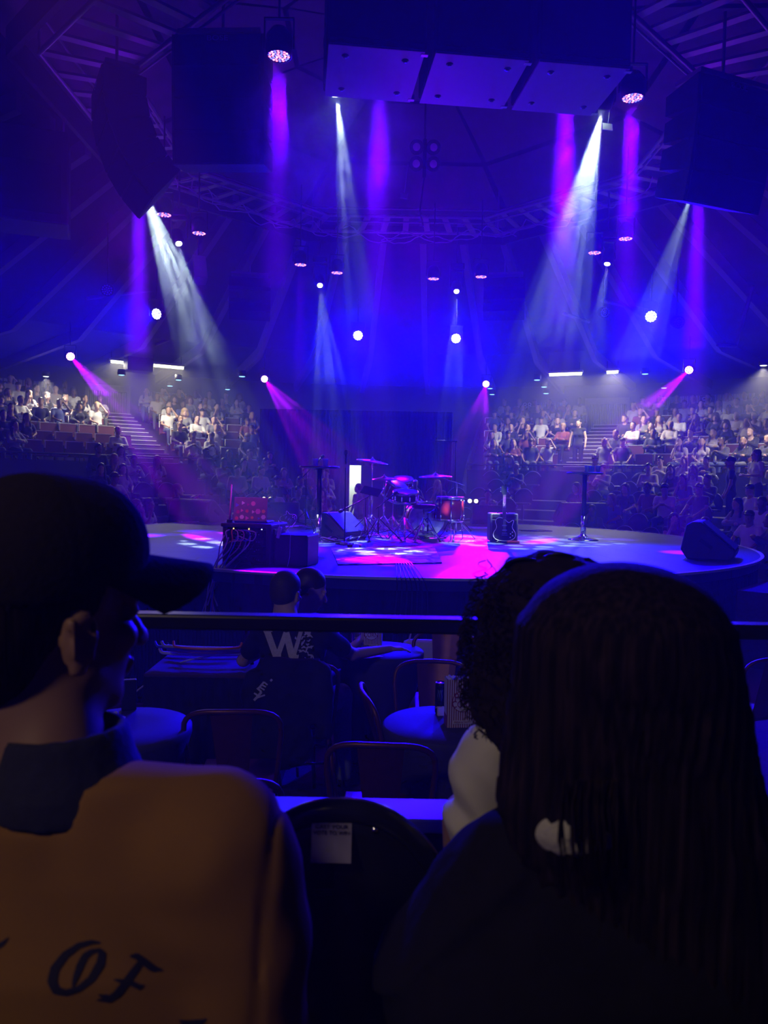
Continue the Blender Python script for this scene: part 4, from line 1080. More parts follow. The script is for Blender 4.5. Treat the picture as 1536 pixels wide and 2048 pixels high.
# ---------------------------------------------------------------- tables and chairs of the pit
M_spandex = mat('table_cloth', (0.05, 0.045, 0.09), 0.75, noise=.1, scale=90, bump=.05)
M_copper = mat('copper_paint', (0.16, 0.055, 0.04), 0.4, .45, noise=.2, scale=25)
def cocktail_table(c, r, label):
    root = empty('round_table', (c.x, c.y, 0), 0, label, 'table'); h = c.z
    mb = MB(); mb.lathe([(0, h - .03), (r - .004, h - .03), (r - .004, h - .006), (0, h - .006)], n=40); mb.lathe([(.03, .05), (.03, h - .03)], n=12); mb.lathe([(r * .6, 0), (r * .6, .02), (.04, .05)], n=24); mb.build('table_frame', M_blkm, root)
    # stretch cover : tight top, waist, four pulled feet
    n = 64; prof = [(r * .0, h), (r * .5, h), (r * .97, h), (r, h - .008), (r, h - .035), (r * .93, h - .10), (r * .78, h * .62), (r * .66, h * .4), (r * .68, h * .18), (r * .80, .01)]
    mb = MB(); vs = []
    for k, (rr, z) in enumerate(prof):
        for j in range(n):
            a = 2 * PI * j / n; f = 1.0
            if k >= 5: t = (h - z) / h; f = 1 + .16 * t * math.cos(4 * a + .6)
            vs.append((rr * f * math.cos(a), rr * f * math.sin(a), z))
    mb.add(vs, [(k * n + j, k * n + (j + 1) % n, (k + 1) * n + (j + 1) % n, (k + 1) * n + j) for k in range(len(prof) - 1) for j in range(n)], smooth=True)
    o = mb.build('table_cover', M_spandex, None, (c.x, c.y, 0)); tag(o, 'dark stretch cover over the ' + label.split('small ')[-1], 'tablecloth')
    return root
TZ = .75
tA = atz(762, 1300, TZ); tB = atz(888, 1447, TZ + .003); tC = atz(250, 1452, TZ)
cocktail_table(tA, .29, 'small round table where the man in the printed shirt leans')
cocktail_table(tB, .29, 'small round table under the energy can and the popcorn box')
cocktail_table(tC, .30, 'small round table beside the chin of the man in the cap')
def metal_chair(c, rz, label, seat_h=.45, back_h=.85, w=.40):
    """local: the sitter faces +Y, the back is at -Y"""
    root = empty('metal_chair', (c[0], c[1], 0), rz, label, 'chair')
    d = .19; hw = w / 2
    mb = MB(); mb.box((0, 0, seat_h), (w * .92, .36, .012), bev=.005); mb.box((0, 0, seat_h - .018), (w * .86, .33, .03), bev=.008)
    mb.build('seat', M_copper, root)
    for sx in (-1, 1):
        for sy in (-1, 1):
            m2 = MB(); m2.tube([(sx * (hw - .03), sy * (d - .03), seat_h - .01), (sx * (hw + .03), sy * (d + .04), .0)], [.016, .013], 8); m2.build('leg', M_copper, root)
    pts = []
    hb = back_h - seat_h
    left = [(-hw + .01, seat_h - .02), (-hw - .005, seat_h + hb * .3), (-hw - .02, seat_h + hb * .7)]
    arc = []
    for i in range(13):
        a = PI - PI * i / 12; ex = .55
        cx_ = math.copysign(abs(math.cos(a)) ** ex, math.cos(a)); sz = abs(math.sin(a)) ** .75
        arc.append((cx_ * (hw + .02), seat_h + hb * .74 + sz * hb * .26))
    prof = left + arc[1:-1] + [(-x, z) for x, z in reversed(left)]
    for x, z in prof:
        t = (z - seat_h) / hb; pts.append((x, -d + .0 - .10 * t - .03 * (1 - (x / hw) ** 2) * t, z))
    # arch sits at the top
    mb = MB(); mb.tube(pts, .0125, 8); mb.build('back_arch', M_copper, root)
    mb = MB(); vs = []; K = 6
    for i in range(K + 1):
        t = i / K; wd = .065 + .03 * t; z = seat_h + hb * (t * .985)
        for j in range(5):
            x = -wd + 2 * wd * j / 4; vs.append((x, -d - .10 * t - .03 * t + .008 * math.cos(j * PI / 2), z)); vs.append((x, -d - .10 * t - .03 * t + .008 * math.cos(j * PI / 2) + .004, z))
    fs = []
    for i in range(K):
        for j in range(4):
            a = i * 10 + j * 2; fs.append((a, a + 2, a + 12, a + 10)); fs.append((a + 1, a + 11, a + 13, a + 3))
    mb.add(vs, fs, smooth=True); mb.build('back_slat', M_copper, root)
    mb = MB(); mb.tube([(-hw + .02, 0, .18), (hw - .02, 0, .18)], .008, 6); mb.tube([(0, -d, .18), (0, d, .18)], .008, 6); mb.build('cross_brace', M_copper, root)
    return root
def chair_at(px, py, z_top, rz, label, **k):
    """pixel of the middle of the back's top"""
    p = atz(px, py, z_top); v = Matrix.Rotation(rz, 3, 'Z') @ Vector((0, -.32, 0)); return metal_chair((p.x - v.x, p.y - v.y), rz, label, back_h=z_top, **k)
chair_at(462, 1424, .85, R(4), 'empty copper metal chair right of the left round table')
chair_at(761, 1491, .85, R(-3), 'empty copper metal chair just beyond the blue lit ledge')
chair_at(722, 1380, .86, R(-82), 'copper metal chair seen side-on between the two middle tables')
chair_at(866, 1322, .85, R(178), 'copper metal chair beyond the can and popcorn table')
chair_at(892, 1264, .85, R(170), 'copper metal chair beside the curly haired woman, nearest the stage')
chair_at(436, 1566, .84, R(8), 'copper metal chair peeking over the shoulder of the man in the cap')
chair_at(1560, 1318, .85, R(20), 'metal chair cut off by the right edge of the picture')
chair_at(600, 1330, .86, R(8), 'copper metal chair with a black jacket over its back')

# low flight boxes and lid under the cables at left
def block(p0, p1, name, m, label, cat, bev=.01):
    p0 = Vector(p0); p1 = Vector(p1); o = MB().box((p1 - p0) / 2, (p1 - p0), bev=bev).build(name, m, None, p0); return tag(o, label, cat)
M_ltop = mat('low_table_cloth', (.09, .05, .10), .9, noise=.2, scale=20)
pt0 = atz(290, 1345, .72); pt1 = atz(545, 1318, .72)
ct = empty('side_table', (pt0.x, pt0.y, 0), 0, 'long black covered side table with looped cables on top', 'table')
L_ = pt1.x - pt0.x + .1
mb = MB(); mb.box((L_ / 2, .22, .71), (L_, .5, .02), bev=.006); mb.build('table_top', M_ltop, ct)
mb = MB(); n = 60; vs = []
for i in range(n + 1):
    x = L_ * i / n; y = -.03 + .012 * math.sin(i * 1.05); vs += [(x, y, .0), (x, y, .705)]
mb.add(vs, [(2 * i, 2 * i + 2, 2 * i + 3, 2 * i + 1) for i in range(n)], smooth=True); mb.box((L_ / 2, .46, .35), (L_, .02, .7)); mb.box((.01, .22, .35), (.02, .46, .7)); mb.box((L_ - .01, .22, .35), (.02, .46, .7)); mb.build('skirt', M_drape, ct)
for k in range(9):
    rg = random.Random(k + 200); c0 = atz(425 + rg.uniform(-20, 20), 1308 + rg.uniform(-6, 6), .74 + .01 * k); pts = []
    rx, ry = rg.uniform(.20, .33), rg.uniform(.05, .12)
    for i in range(11):
        a = PI * (1.02 + .095 * i) + rg.uniform(-.05, .05); pts.append(c0 + Vector((math.cos(a) * rx, math.sin(a) * ry, .008 * k + (.02 if i in (0, 10) else 0))))
    nm = ['violet', 'blue', 'orange', 'white', 'dark', 'pale pink', 'thin blue', 'lilac', 'thick orange'][k]
    cable('looped_cable', pts, .008 + .003 * (k % 2), [M_cv, M_cb, M_co, M_cw, M_ck, M_cpk, M_cb, M_cv, M_co][k], nm + ' cable looped on the side table at left')
cable('floor_cable', [atz(250, 1400, .4), atz(330, 1340, .6), atz(372, 1322, .75), atz(420, 1312, .78)], .006, M_cw, 'pale cable running off the side table towards the man in the cap')
# ribbed black panel and shelf at the stage front, left
p = at(283, 1170, 6.0); q = at(404, 1226, 6.0); mb = MB()
mb.box((0, 0, 0), (1.0, .03, .62))
for i in range(34): mb.box((-.49 + i * .03, -.02, 0), (.012, .02, .6))
o = mb.build('ribbed_panel', M_blk, None, (p.x + .25, 6.3, .33)); tag(o, 'ribbed black panel against the stage skirt, left of the cable bundle', 'panel')
o = MB().box((0, 0, .1), (.62, .3, .2), bev=.01).build('carpeted_riser', M_ltop, None, (at(480, 1215, 6.5).x, 6.5, 0)); tag(o, 'low carpeted riser at the stage foot behind the couple', 'riser')
cable('rope_light', [at(280, 1163, 6.2), at(330, 1170, 6.2), at(400, 1179, 6.2)], .008, M_cw, 'pale spiral rope stretched across the ribbed panel')

# popcorn boxes
M_pop = mat('popcorn_box', (.8, .76, .74), .6); nt = M_pop.node_tree; N = nt.nodes; L = nt.links
tc = N.new('ShaderNodeTexCoord'); sx_ = N.new('ShaderNodeSeparateXYZ'); L.new(tc.outputs['Object'], sx_.inputs[0])
ml = N.new('ShaderNodeMath'); ml.operation = 'MULTIPLY'; ml.inputs[1].default_value = 2 * PI / .0105; L.new(sx_.outputs[0], ml.inputs[0])
sn_ = N.new('ShaderNodeMath'); sn_.operation = 'SINE'; L.new(ml.outputs[0], sn_.inputs[0]); gt = N.new('ShaderNodeMath'); gt.operation = 'GREATER_THAN'; gt.inputs[1].default_value = .1; L.new(sn_.outputs[0], gt.inputs[0])
mx = N.new('ShaderNodeMix'); mx.data_type = 'RGBA'; mx.inputs[6].default_value = (.8, .76, .74, 1); mx.inputs[7].default_value = (.30, .07, .10, 1); L.new(gt.outputs[0], mx.inputs[0]); L.new(mx.outputs[2], N['Principled BSDF'].inputs['Base Color'])
M_pw = mat('popcorn_label', (.8, .77, .75), .6); M_pr = mat('popcorn_red', (.30, .03, .06), .6)
def popcorn(c, rz, w, h, label):
    root = empty('popcorn_box', c, rz, label, 'box'); d = w * .5
    mb = MB(); vs = [(sx * w / 2 * f, sy * d / 2 * f, z) for z, f in ((0, .97), (h, 1.0)) for sx, sy in ((-1, -1), (1, -1), (1, 1), (-1, 1))]
    mb.add(vs, [(0, 3, 2, 1), (0, 1, 5, 4), (1, 2, 6, 5), (2, 3, 7, 6), (3, 0, 4, 7)]); mb.build('carton', M_pop, root)
    mb = MB(); n = 36; zc = h * .55; rr = w * .33
    for (r_, y, m_) in ((rr, -.003, 1), (rr * .93, -.0045, 0)):
        vs = [(r_ * math.cos(2 * PI * i / n), -d / 2 + y, zc + r_ * math.sin(2 * PI * i / n)) for i in range(n)]; mb.add(vs, [tuple(range(n))], m_)
    mb.build('round_label', [M_pw, M_pr], root)
    for t, z in (('POP', zc + rr * .36), ('CORN', zc - rr * .28)):
        text_mesh(t, w * (.30 if t == 'POP' else .24), M_pr, 'lettering', root, Matrix.Translation((0, -d / 2 - .006, z)) @ UPR, .0008, (1.0, 1.25))
    mb = MB(); mb.box((0, -d / 2 - .003, h * .12), (w * .62, .002, h * .07)); mb.build('lower_label', M_pw, root)
    text_mesh('FRESH & TASTY', w * .075, M_pr, 'small_lettering', root, Matrix.Translation((0, -d / 2 - .005, h * .12)) @ UPR, .0005)
    mb = MB(); rg = random.Random(3)
    for i in range(26): r_ = rg.uniform(.007, .011); mb.lathe([(0, -r_), (r_ * .8, -r_ * .5), (r_, 0), (r_ * .7, r_ * .6), (0, r_)], (rg.uniform(-w * .42, w * .42), rg.uniform(-d * .4, d * .4), h - .004 + rg.uniform(-.005, .006)), 6)
    o = mb.build('popcorn', mat('popcorn_puff', (.7, .68, .7), .8), root); o['kind'] = 'stuff'
    return root
pb = atz(921, 1452, TZ); popcorn(pb + Vector((.0, .0, .004)), R(5), .15, .225, 'striped popcorn box beside the energy can')
pa = atz(743, 1296, TZ); popcorn(pa + Vector((0, .02, .001)), R(-6), .145, .19, 'striped popcorn box on the table by the man in the printed shirt')
# energy drink can
cn = atz(880, 1428, TZ); root = empty('drink_can', cn + Vector((0, 0, .004)), R(-10), 'tall black drink can with thin claw mark logo beside the popcorn box', 'can')
mb = MB(); mb.lathe([(0, 0), (.022, 0), (.0265, .008), (.0265, .142), (.023, .152)], n=28); mb.build('can_body', mat('can_black', (.015, .018, .02), .25, .6), root)
mb = MB(); mb.lathe([(.023, .150), (.025, .154), (.0225, .156), (.021, .150), (0, .150)], n=28); lidc = mb.build('can_lid', M_chrome, root)
mb = MB(); mb.box((0, .004, .152), (.010, .02, .002), bev=.001); mb.build('pull_tab', M_chrome, lidc)
mb = MB()
for k, xx in enumerate((-.0085, 0, .0085)):
    vs = []
    for i in range(9):
        t = i / 8; z = .122 - .055 * t; x = xx + .0012 * math.sin(t * 9 + k); wd = .0018 * (1.15 - t)
        for s in (-1, 1):
            a = (x + s * wd) / .0268; vs.append((math.sin(a) * .0269, -math.cos(a) * .0269, z))
    mb.add(vs, [(2 * i, 2 * i + 1, 2 * i + 3, 2 * i + 2) for i in range(8)])
mb.build('claw_logo', mat('logo_green', (.18, .28, .16), .4), root)
text_mesh('ENERGY', .011, M_pw, 'lettering', root, Matrix.Translation((0, -.0275, .035)) @ UPR, .0002)
# napkins, drinks
def paper(px, py, w, d, rz, label, z=TZ + .006):
    p = atz(px, py, z); rg = random.Random(int(px)); mb = MB(); vs = []; K = 5
    for i in range(K + 1):
        for j in range(K + 1): vs.append(((i / K - .5) * w, (j / K - .5) * d, rg.uniform(0, .006)))
    mb.add(vs, [(i * (K + 1) + j, (i + 1) * (K + 1) + j, (i + 1) * (K + 1) + j + 1, i * (K + 1) + j + 1) for i in range(K) for j in range(K)], smooth=True)
    o = mb.build('napkin', mat('napkin_paper', (.75, .68, .75), .8), None, p, (0, 0, rz)); return tag(o, label, 'napkin')
paper(738, 1312, .15, .13, .4, 'crumpled napkin under the hand of the man in the printed shirt'); 
o = MB().box((0, 0, .022), (.035, .02, .044), bev=.003).build('folded_card', M_pw, None, cn + Vector((.0, -.045, .006)), (0, 0, .2)); tag(o, 'little white folded card in front of the drink can', 'card')
def tumbler(p, r, h, label, liq):
    root = empty('plastic_tumbler', p, 0, label, 'cup'); M_clear = bpy.data.materials.get('clear_plastic') or mat('clear_plastic', (.6, .6, .9), .1)
    M_clear.node_tree.nodes['Principled BSDF'].inputs['Transmission Weight'].default_value = .8
    mb = MB(); mb.lathe([(r * .75, 0), (r, h), (r * 1.05, h), (r * .96, h - .002), (r * .72, .004), (0, .004)], n=24); mb.build('cup_wall', M_clear, root)
    mb = MB(); mb.lathe([(0, .006), (r * .70, .006), (r * .88, h * .66), (0, h * .66)], n=24); mb.build('drink', liq, root)
tumbler(atz(712, 1290, TZ) + Vector((0, 0, .002)), .035, .13, 'tall clear tumbler with pink drink beside the popcorn box', mat('pink_drink', (.8, .2, .3), .2))
tumbler(atz(722, 1306, TZ) + Vector((.02, 0, .002)), .032, .045, 'short amber cup in front of the pink drink', mat('amber_drink', (.5, .18, .06), .3))
popcorn(atz(222, 1452, TZ) + Vector((0, 0, .002)), R(0), .06, .055, 'tiny striped snack carton at the edge of the left round table')
o = MB().box((0, 0, .075), (.07, .03, .15), bev=.004).build('menu_holder', M_blk, None, atz(258, 1420, TZ) + Vector((0, 0, .002)), (0, 0, .3)); tag(o, 'small black upright menu holder on the left round table', 'menu holder')
paper(240, 1436, .05, .03, .2, 'little white slip lying on the left round table')
# bright bag on the floor behind the chairs, and red shoes
o = MB().box((0, 0, .16), (.30, .12, .32), bev=.05).tube([(-.1, 0, .3), (-.07, 0, .42), (.07, 0, .42), (.1, 0, .3)], .008, 6).build('tote_bag', mat('tote_white', (.75, .7, .45), .7), None, (at(842, 1275, 6.0).x, 5.9, 0.35)); tag(o, 'yellowish white bag on a box behind the chair nearest the stage', 'bag')
o = MB().box((0, 0, .17), (.4, .3, .34), bev=.01).build('storage_box', M_blk, None, (at(842, 1275, 6.0).x, 5.9, 0.0)); tag(o, 'black storage box under the yellowish white bag', 'box')

# steps at the right of the stage
M_stepc = mat('step_carpet', (.05, .03, .055), .95, noise=.3, scale=50, bump=.4)
M_nose = mat('pale_nosing', (.75, .45, .55), .5)
ang = R(-40)
for k, (z, r0) in enumerate(((.80, 5.15), (.58, 5.55), (.36, 5.95))):
    M = Matrix.Translation((CX, CY, 0)) @ Matrix.Rotation(ang, 4, 'Z')
    mb = MB(); mb.box((r0 + .2, 0, z / 2), (.42, 1.7, z)); mb.box((r0 + .415, 0, z - .015), (.02, 1.7, .03), mi=1)
    o = mb.build('stage_step', [M_stepc, M_nose]); o.matrix_world = M; tag(o, '%s carpeted step with a pale nosing at the right of the stage' % ('upper', 'middle', 'lower')[k], 'step')

# ---------------------------------------------------------------- rail and ledge in front of the camera's tier
NZ = .55
LY = atz(700, 1637, 1.2).y; LY2 = atz(700, 1594, 1.2).y
mb = MB(); mb.box((0, LY2 - .02, .585), (7.0, .04, 1.17)); struct(mb.build('wall_tier_near', M_black))
o = MB().box((0, (LY + LY2) / 2, 1.185), (7.0, LY2 - LY, .03), bev=.004).build('drink_ledge', mat('ledge_laminate', (.22, .2, .26), .35, noise=.1, scale=10)); tag(o, 'smooth ledge on top of the low wall before the front row, glowing blue', 'ledge')
rl = empty('guard_rail', (0, LY2 + .04, 0), 0, 'flat dark guard rail crossing the whole picture above the tables', 'rail')
zr = at(600, 1230, LY2 + .04).z; zr2 = at(600, 1260, LY2 + .04).z
mb = MB(); mb.box((0, 0, (zr + zr2) / 2), (7.0, .05, zr - zr2), bev=.006); mb.build('top_bar', M_rail, rl)
for x in (-2.6, 2.6): mb = MB(); mb.box((x, 0, (zr2 + .5) / 2 + .2), (.05, .04, zr2 - .5)); mb.build('post', M_rail, rl)
mb = MB(); mb.box((0, LY / 2 - 2.0, NZ - .05), (9.0, LY + 4.0, .1)); struct(mb.build('floor_near_tier', M_carpet))

# moulded seats of the near tier
M_seat = mat('seat_shell', (.022, .022, .03), .22, .0, noise=.2, scale=6)
def shell_seat(p, rz, label, w=.46, sticker=False):
    """local: sitter faces +Y; p on the floor below the back's middle"""
    root = empty('theatre_seat', p, rz, label, 'seat'); top = .86
    mb = MB(); K, J = 20, 12; vs = []
    for th in (0, .028):
        for j in range(J + 1):
            v = j / J
            for i in range(K + 1):
                u = -1 + 2 * i / K
                edge = top - .26 * abs(u) ** 2.4
                z = .42 + (edge - .42) * v
                y = .055 * (1 - u * u) * -1 - .07 * ((z - .42) / .44) + th
                vs.append((u * w / 2, y, z))
    n1 = (J + 1) * (K + 1); fs = []
    for j in range(J):
        for i in range(K):
            a = j * (K + 1) + i; fs.append((a, a + 1, a + K + 2, a + K + 1)); b = a + n1; fs.append((b, b + K + 1, b + K + 2, b + 1))
    for i in range(K): a = J * (K + 1) + i; fs.append((a, a + 1, a + 1 + n1, a + n1))
    mb.add(vs, fs, smooth=True); bk = mb.build('backrest', M_seat, root)
    pts = [(u * w / 2, -.055 * (1 - u * u) - .07 * ((top - .26 * abs(u) ** 2.4 - .42) / .44) + .014, top - .26 * abs(u) ** 2.4 + .004) for u in [-1 + 2 * i / 30 for i in range(31)]]
    pts = [(-w / 2, -.0, .45)] + pts + [(w / 2, 0, .45)]
    mb = MB(); mb.tube(pts, .019, 10); mb.build('rolled_rim', M_seat, root)
    mb = MB(); mb.box((0, .19, .44), (w * .92, .36, .06), bev=.025); mb.build('seat', M_seat, root)
    for sx in (-1, 1): mb = MB(); mb.box((sx * w * .42, .15, .21), (.04, .30, .42), bev=.01); mb.build('support', M_blkm, root)
    return root, bk
sp = at(692, 1592, 1.22); seatf, bk = shell_seat(Vector((sp.x, 1.22, NZ)), R(0), 'empty glossy black shell seat with a white sticker on its back', w=.40)
# white notice on the back of the seat; its square code is left out
def seat_y(z): return -.055 - .07 * ((z - .42) / .44)
def on_back(px, py):
    for _ in range(1): return at(px, py, 1.22 - .115)
c1 = on_back(664, 1675); zz = c1.z - NZ
stk = empty('notice_sticker', c1 + Vector((0, -.012, 0)), 0, 'white paper notice stuck on the back of the empty black seat', 'sticker')
wS, hS = .058, .060
Ms = Matrix.Rotation(R(-9), 4, 'X')
mb = MB(); mb.box((0, 0, 0), (wS, .0015, hS), Ms); mb.build('paper', mat('sticker_paper', (.42, .38, .45), .7), stk)
M_ink = mat('sticker_ink', (.03, .02, .04), .7)
for t, z in (('CAST YOUR', .0205), ('VOTE TO WIN', .0120)):
    text_mesh(t, .0088, M_ink, 'lettering', stk, Ms @ Matrix.Translation((0, -.0016, z)) @ UPR, .0004, (1.0 if t[0] == 'C' else .92, .85))
c2 = on_back(648, 1772); mb = MB()
for k in range(3): mb.box((0, -.001, -.004 * k), (.028, .001, .0009))
o = mb.build('seat_marking', mat('faint_marking', (.10, .09, .14), .6), seatf); o.matrix_basis = seatf.matrix_basis.inverted() @ Matrix.Translation(c2 + Vector((0, -.008, 0)))
b = MB(); b.lathe([(0, -.004), (.005, -.002), (.006, .002)], (0, 0, 0), 12, axis=Matrix.Rotation(-PI / 2, 4, 'X')); o = b.build('rivet', M_chrome, seatf); o.matrix_basis = seatf.matrix_basis.inverted() @ Matrix.Translation(on_back(749, 1657) + Vector((0, -.003, 0)))

# ---------------------------------------------------------------- people
def _loft(P, zs, cx, cy, rx, ry, pw=2.0):
    z = P[:, 2]; zs = np.asarray(zs, float); o = np.argsort(zs)
    I = lambda a: np.interp(z, zs[o], np.asarray(a, float)[o])
    RX, RY = I(rx), I(ry)
    q = (np.abs((P[:, 0] - I(cx)) / RX) ** pw + np.abs((P[:, 1] - I(cy)) / RY) ** pw) ** (1 / pw)
    d = (q - 1) * np.minimum(RX, RY)
    return np.maximum(d, np.maximum(z - zs.max(), zs.min() - z))
_field0 = field
def field(P, prims):
    d = None
    for p in prims:
        t, k = p[0], p[1]; neg = k < 0; k = max(abs(k), 1e-5)
        if t == 'x':                       # transformed group of shapes
            M = np.array(p[2], dtype=np.float32); v = field((P - M[:3, 3]) @ M[:3, :3] / p[4] if len(p) > 4 else (P - M[:3, 3]) @ M[:3, :3], p[3])
            if len(p) > 4: v = v * p[4]
        elif t == 'e': v = _ell(P, *p[2:])
        elif t == 'c': v = _cap(P, *p[2:])
        elif t == 'b': v = _box(P, *p[2:])
        elif t == 'l': v = _loft(P, *p[2:])
        elif t == 'f': d = d + p[2](P); continue
        elif t == 'cut': d = -smin(-d, -p[2](P), k); continue
        if d is None: d = v
        elif neg: d = -smin(-d, v, k)
        else: d = smin(d, v, k)
    return d
def rotz(a): return np.array(Matrix.Rotation(a, 3, 'Z'))

def head_prims(detail=1):
    P_ = [('e', .02, (0, -.018, .035), (.076, .098, .088)), ('e', .02, (0, .03, -.045), (.058, .062, .072)),
          ('e', .02, (0, .068, -.098), (.024, .022, .020)), ('c', .015, (-.052, .02, -.06), (-.028, .062, -.094), .016, .014), ('c', .015, (.052, .02, -.06), (.028, .062, -.094), .016, .014),
          ('c', .006, (0, .088, .005), (0, .112, -.036), .007, .012),
          ('c', .03, (0, -.03, -.06), (0, -.045, -.19), .056, .060)]
    if detail:
        P_ += [('e', .012, (-.036, .068, -.025), (.024, .018, .018)), ('e', .012, (.036, .068, -.025), (.024, .018, .018)),
               ('c', .008, (-.042, .078, .022), (.042, .078, .022), .010, .010),
               ('e', -.006, (-.031, .098, .003), (.015, .014, .010)), ('e', -.006, (.031, .098, .003), (.015, .014, .010)),
               ('e', .003, (-.031, .080, .003), (.012, .011, .011)), ('e', .003, (.031, .080, .003), (.012, .011, .011)),
               ('e', .004, (-.012, .104, -.038), (.007, .008, .006)), ('e', .004, (.012, .104, -.038), (.007, .008, .006)),
               ('e', .003, (0, .094, -.062), (.024, .008, .0055)), ('e', .003, (0, .092, -.073), (.020, .009, .006)), ('e', -.002, (0, .103, -.0675), (.024, .006, .0016))]
    for s in (-1, 1):
        P_ += [('e', .006, (s * .079, -.012, -.012), (.011, .020, .032)), ('e', -.003, (s * .088, -.008, -.010), (.008, .010, .018)) if detail else ('e', .003, (s * .079, -.01, -.02), (.008, .012, .02))]
    return P_
def hand_prims(p, d, up, side, s=1.0, curl=.5):
    """palm at p, fingers along d, back of the hand towards up; side +1 puts the thumb on d x up"""
    p = Vector(p); d = Vector(d).normalized(); up = Vector(up); up = (up - d * d.dot(up)).normalized(); r = d.cross(up) * side
    out = [('b', .008, tuple(p + d * .04 * s), (.038 * s, .042 * s, .013 * s), .012 * s, np.array([list(r), list(d), list(up)]).T)]
    for k, (o, L_) in enumerate(((.030, .068), (.010, .076), (-.010, .072), (-.029, .056))):
        a = p + d * .078 * s + r * o * s; c1 = (d * math.cos(curl) - up * math.sin(curl)); c2 = (d * math.cos(curl * 2.2) - up * math.sin(curl * 2.2))
        b = a + c1 * L_ * .5 * s; e = b + c2 * L_ * .5 * s
        out += [('c', .003, tuple(a - d * .01), tuple(b), .0088 * s, .008 * s), ('c', .002, tuple(b), tuple(e), .008 * s, .0068 * s)]
    a = p + d * .02 * s + r * .034 * s; b = a + (r * .7 + d * .7 - up * .2) * .038 * s; e = b + (d * .9 + r * .1 - up * .3) * .03 * s
    out += [('c', .006, tuple(a), tuple(b), .012 * s, .010 * s), ('c', .003, tuple(b), tuple(e), .010 * s, .0075 * s)]
    return out
def human(j, hair='short', fem=0, hscale=1.0, fingers=False, facedetail=1, sleeve=.5):
    """j: joints in local space facing +Y. Returns skin, top, trousers, hair prims."""
    V3 = lambda k: Vector(j[k])
    hipc = (V3('hl') + V3('hr')) / 2; shc = (V3('sl') + V3('sr')) / 2
    up = (shc - hipc).normalized(); mid = hipc.lerp(shc, .5)
    ang = math.atan2((V3('sr') - V3('sl')).y, (V3('sr') - V3('sl')).x)
    ex = Vector((math.cos(ang), math.sin(ang), 0)); ez = up; ey = ez.cross(ex).normalized(); ex = ey.cross(ez)
    B = np.array([list(ex), list(ey), list(ez)]).T
    sw = (V3('sr') - V3('sl')).length / 2
    top = [('e', .04, tuple(hipc.lerp(shc, .72)), (sw * .95, .105, .17), B), ('e', .05, tuple(hipc.lerp(shc, .28)), (sw * (.72 if fem else .82), .098, .17), B),
           ('e', .04, tuple(hipc + up * .02), (.155, .115, .11), B), ('c', .04, tuple(V3('sl').lerp(shc, .1)), tuple(V3('sr').lerp(shc, .1)), .055, .055)]
    if fem: top += [('e', .03, tuple(hipc.lerp(shc, .68) + ey * .085 + ex * s * .07), (.05, .04, .05), B) for s in (-1, 1)]
    arms = []; hands = []
    for s in 'lr':
        S_, E_, H_ = V3('s' + s), V3('e' + s), V3('w' + s)
        arms.append(('c', .02, tuple(S_), tuple(E_), .048 if not fem else .042, .038)); arms.append(('c', .015, tuple(E_), tuple(H_), .037, .025))
        d = (H_ - E_).normalized()
        if fingers: hands += hand_prims(H_ + d * .01, j.get('hd' + s, d), j.get('hu' + s, (0, 0, 1)), 1 if s == 'l' else -1, .95, j.get('curl', .5))
        else: hands += [('e', .015, tuple(H_ + d * .045), (.036, .036, .042)), ('c', .01, tuple(H_ + d * .06 + Vector((.02, 0, .0))), tuple(H_ + d * .10 + Vector((.015, 0, -.015))), .012, .009), ('c', .01, tuple(H_ + d * .06), tuple(H_ + d * .11 + Vector((-.01, 0, -.015))), .012, .009)]
    legs = []; feet = []
    for s in 'lr':
        A, K_, F_ = V3('h' + s), V3('k' + s), V3('f' + s)
        legs += [('c', .03, tuple(A), tuple(K_), .082, .056), ('c', .02, tuple(K_), tuple(F_), .055, .036)]
        t = V3('t' + s); feet += [('c', .02, tuple(F_ - Vector((0, 0, .03))), tuple(t), .036, .030)]
    hd = V3('head'); hy = j.get('hy', 0.0); hp = j.get('hp', 0.0)
    M = np.eye(4); M[:3, :3] = np.array(Matrix.Rotation(hy, 3, 'Z') @ Matrix.Rotation(hp, 3, 'X')); M[:3, 3] = list(hd)
    hg = ('x', .03, M, head_prims(facedetail), hscale)
    neck = ('c', .03, tuple(shc + up * .02), tuple(hd - Vector((0, .03, .05))), .052, .050)
    skin = top + arms + hands + legs + feet + [neck, hg]
    shirt = list(top)
    for s, (A, B_) in zip('lr', ((0, 1), (2, 3))):
        S_, E_, H_ = V3('s' + s), V3('e' + s), V3('w' + s)
        shirt.append(('c', .02, tuple(S_), tuple(S_.lerp(E_, min(1, sleeve * 1.0))), .050, .046))
        if sleeve > 1: shirt.append(('c', .015, tuple(E_), tuple(E_.lerp(H_, .92)), .044, .032))
    shirt = [tuple(p) for p in shirt] + [('f', 0, lambda P: -(.012 + .004 * npnoise(P, 24, 1)))]
    shirt += [('cut', .01, lambda P, c=np.array(shc + up * .075), n=np.array(up): (P - c) @ n)]
    trou = legs + [('e', .04, tuple(hipc + up * .0), (.155, .118, .10), B), ('f', 0, lambda P: -(.010 + .003 * npnoise(P, 28, 2)))]
    H = []
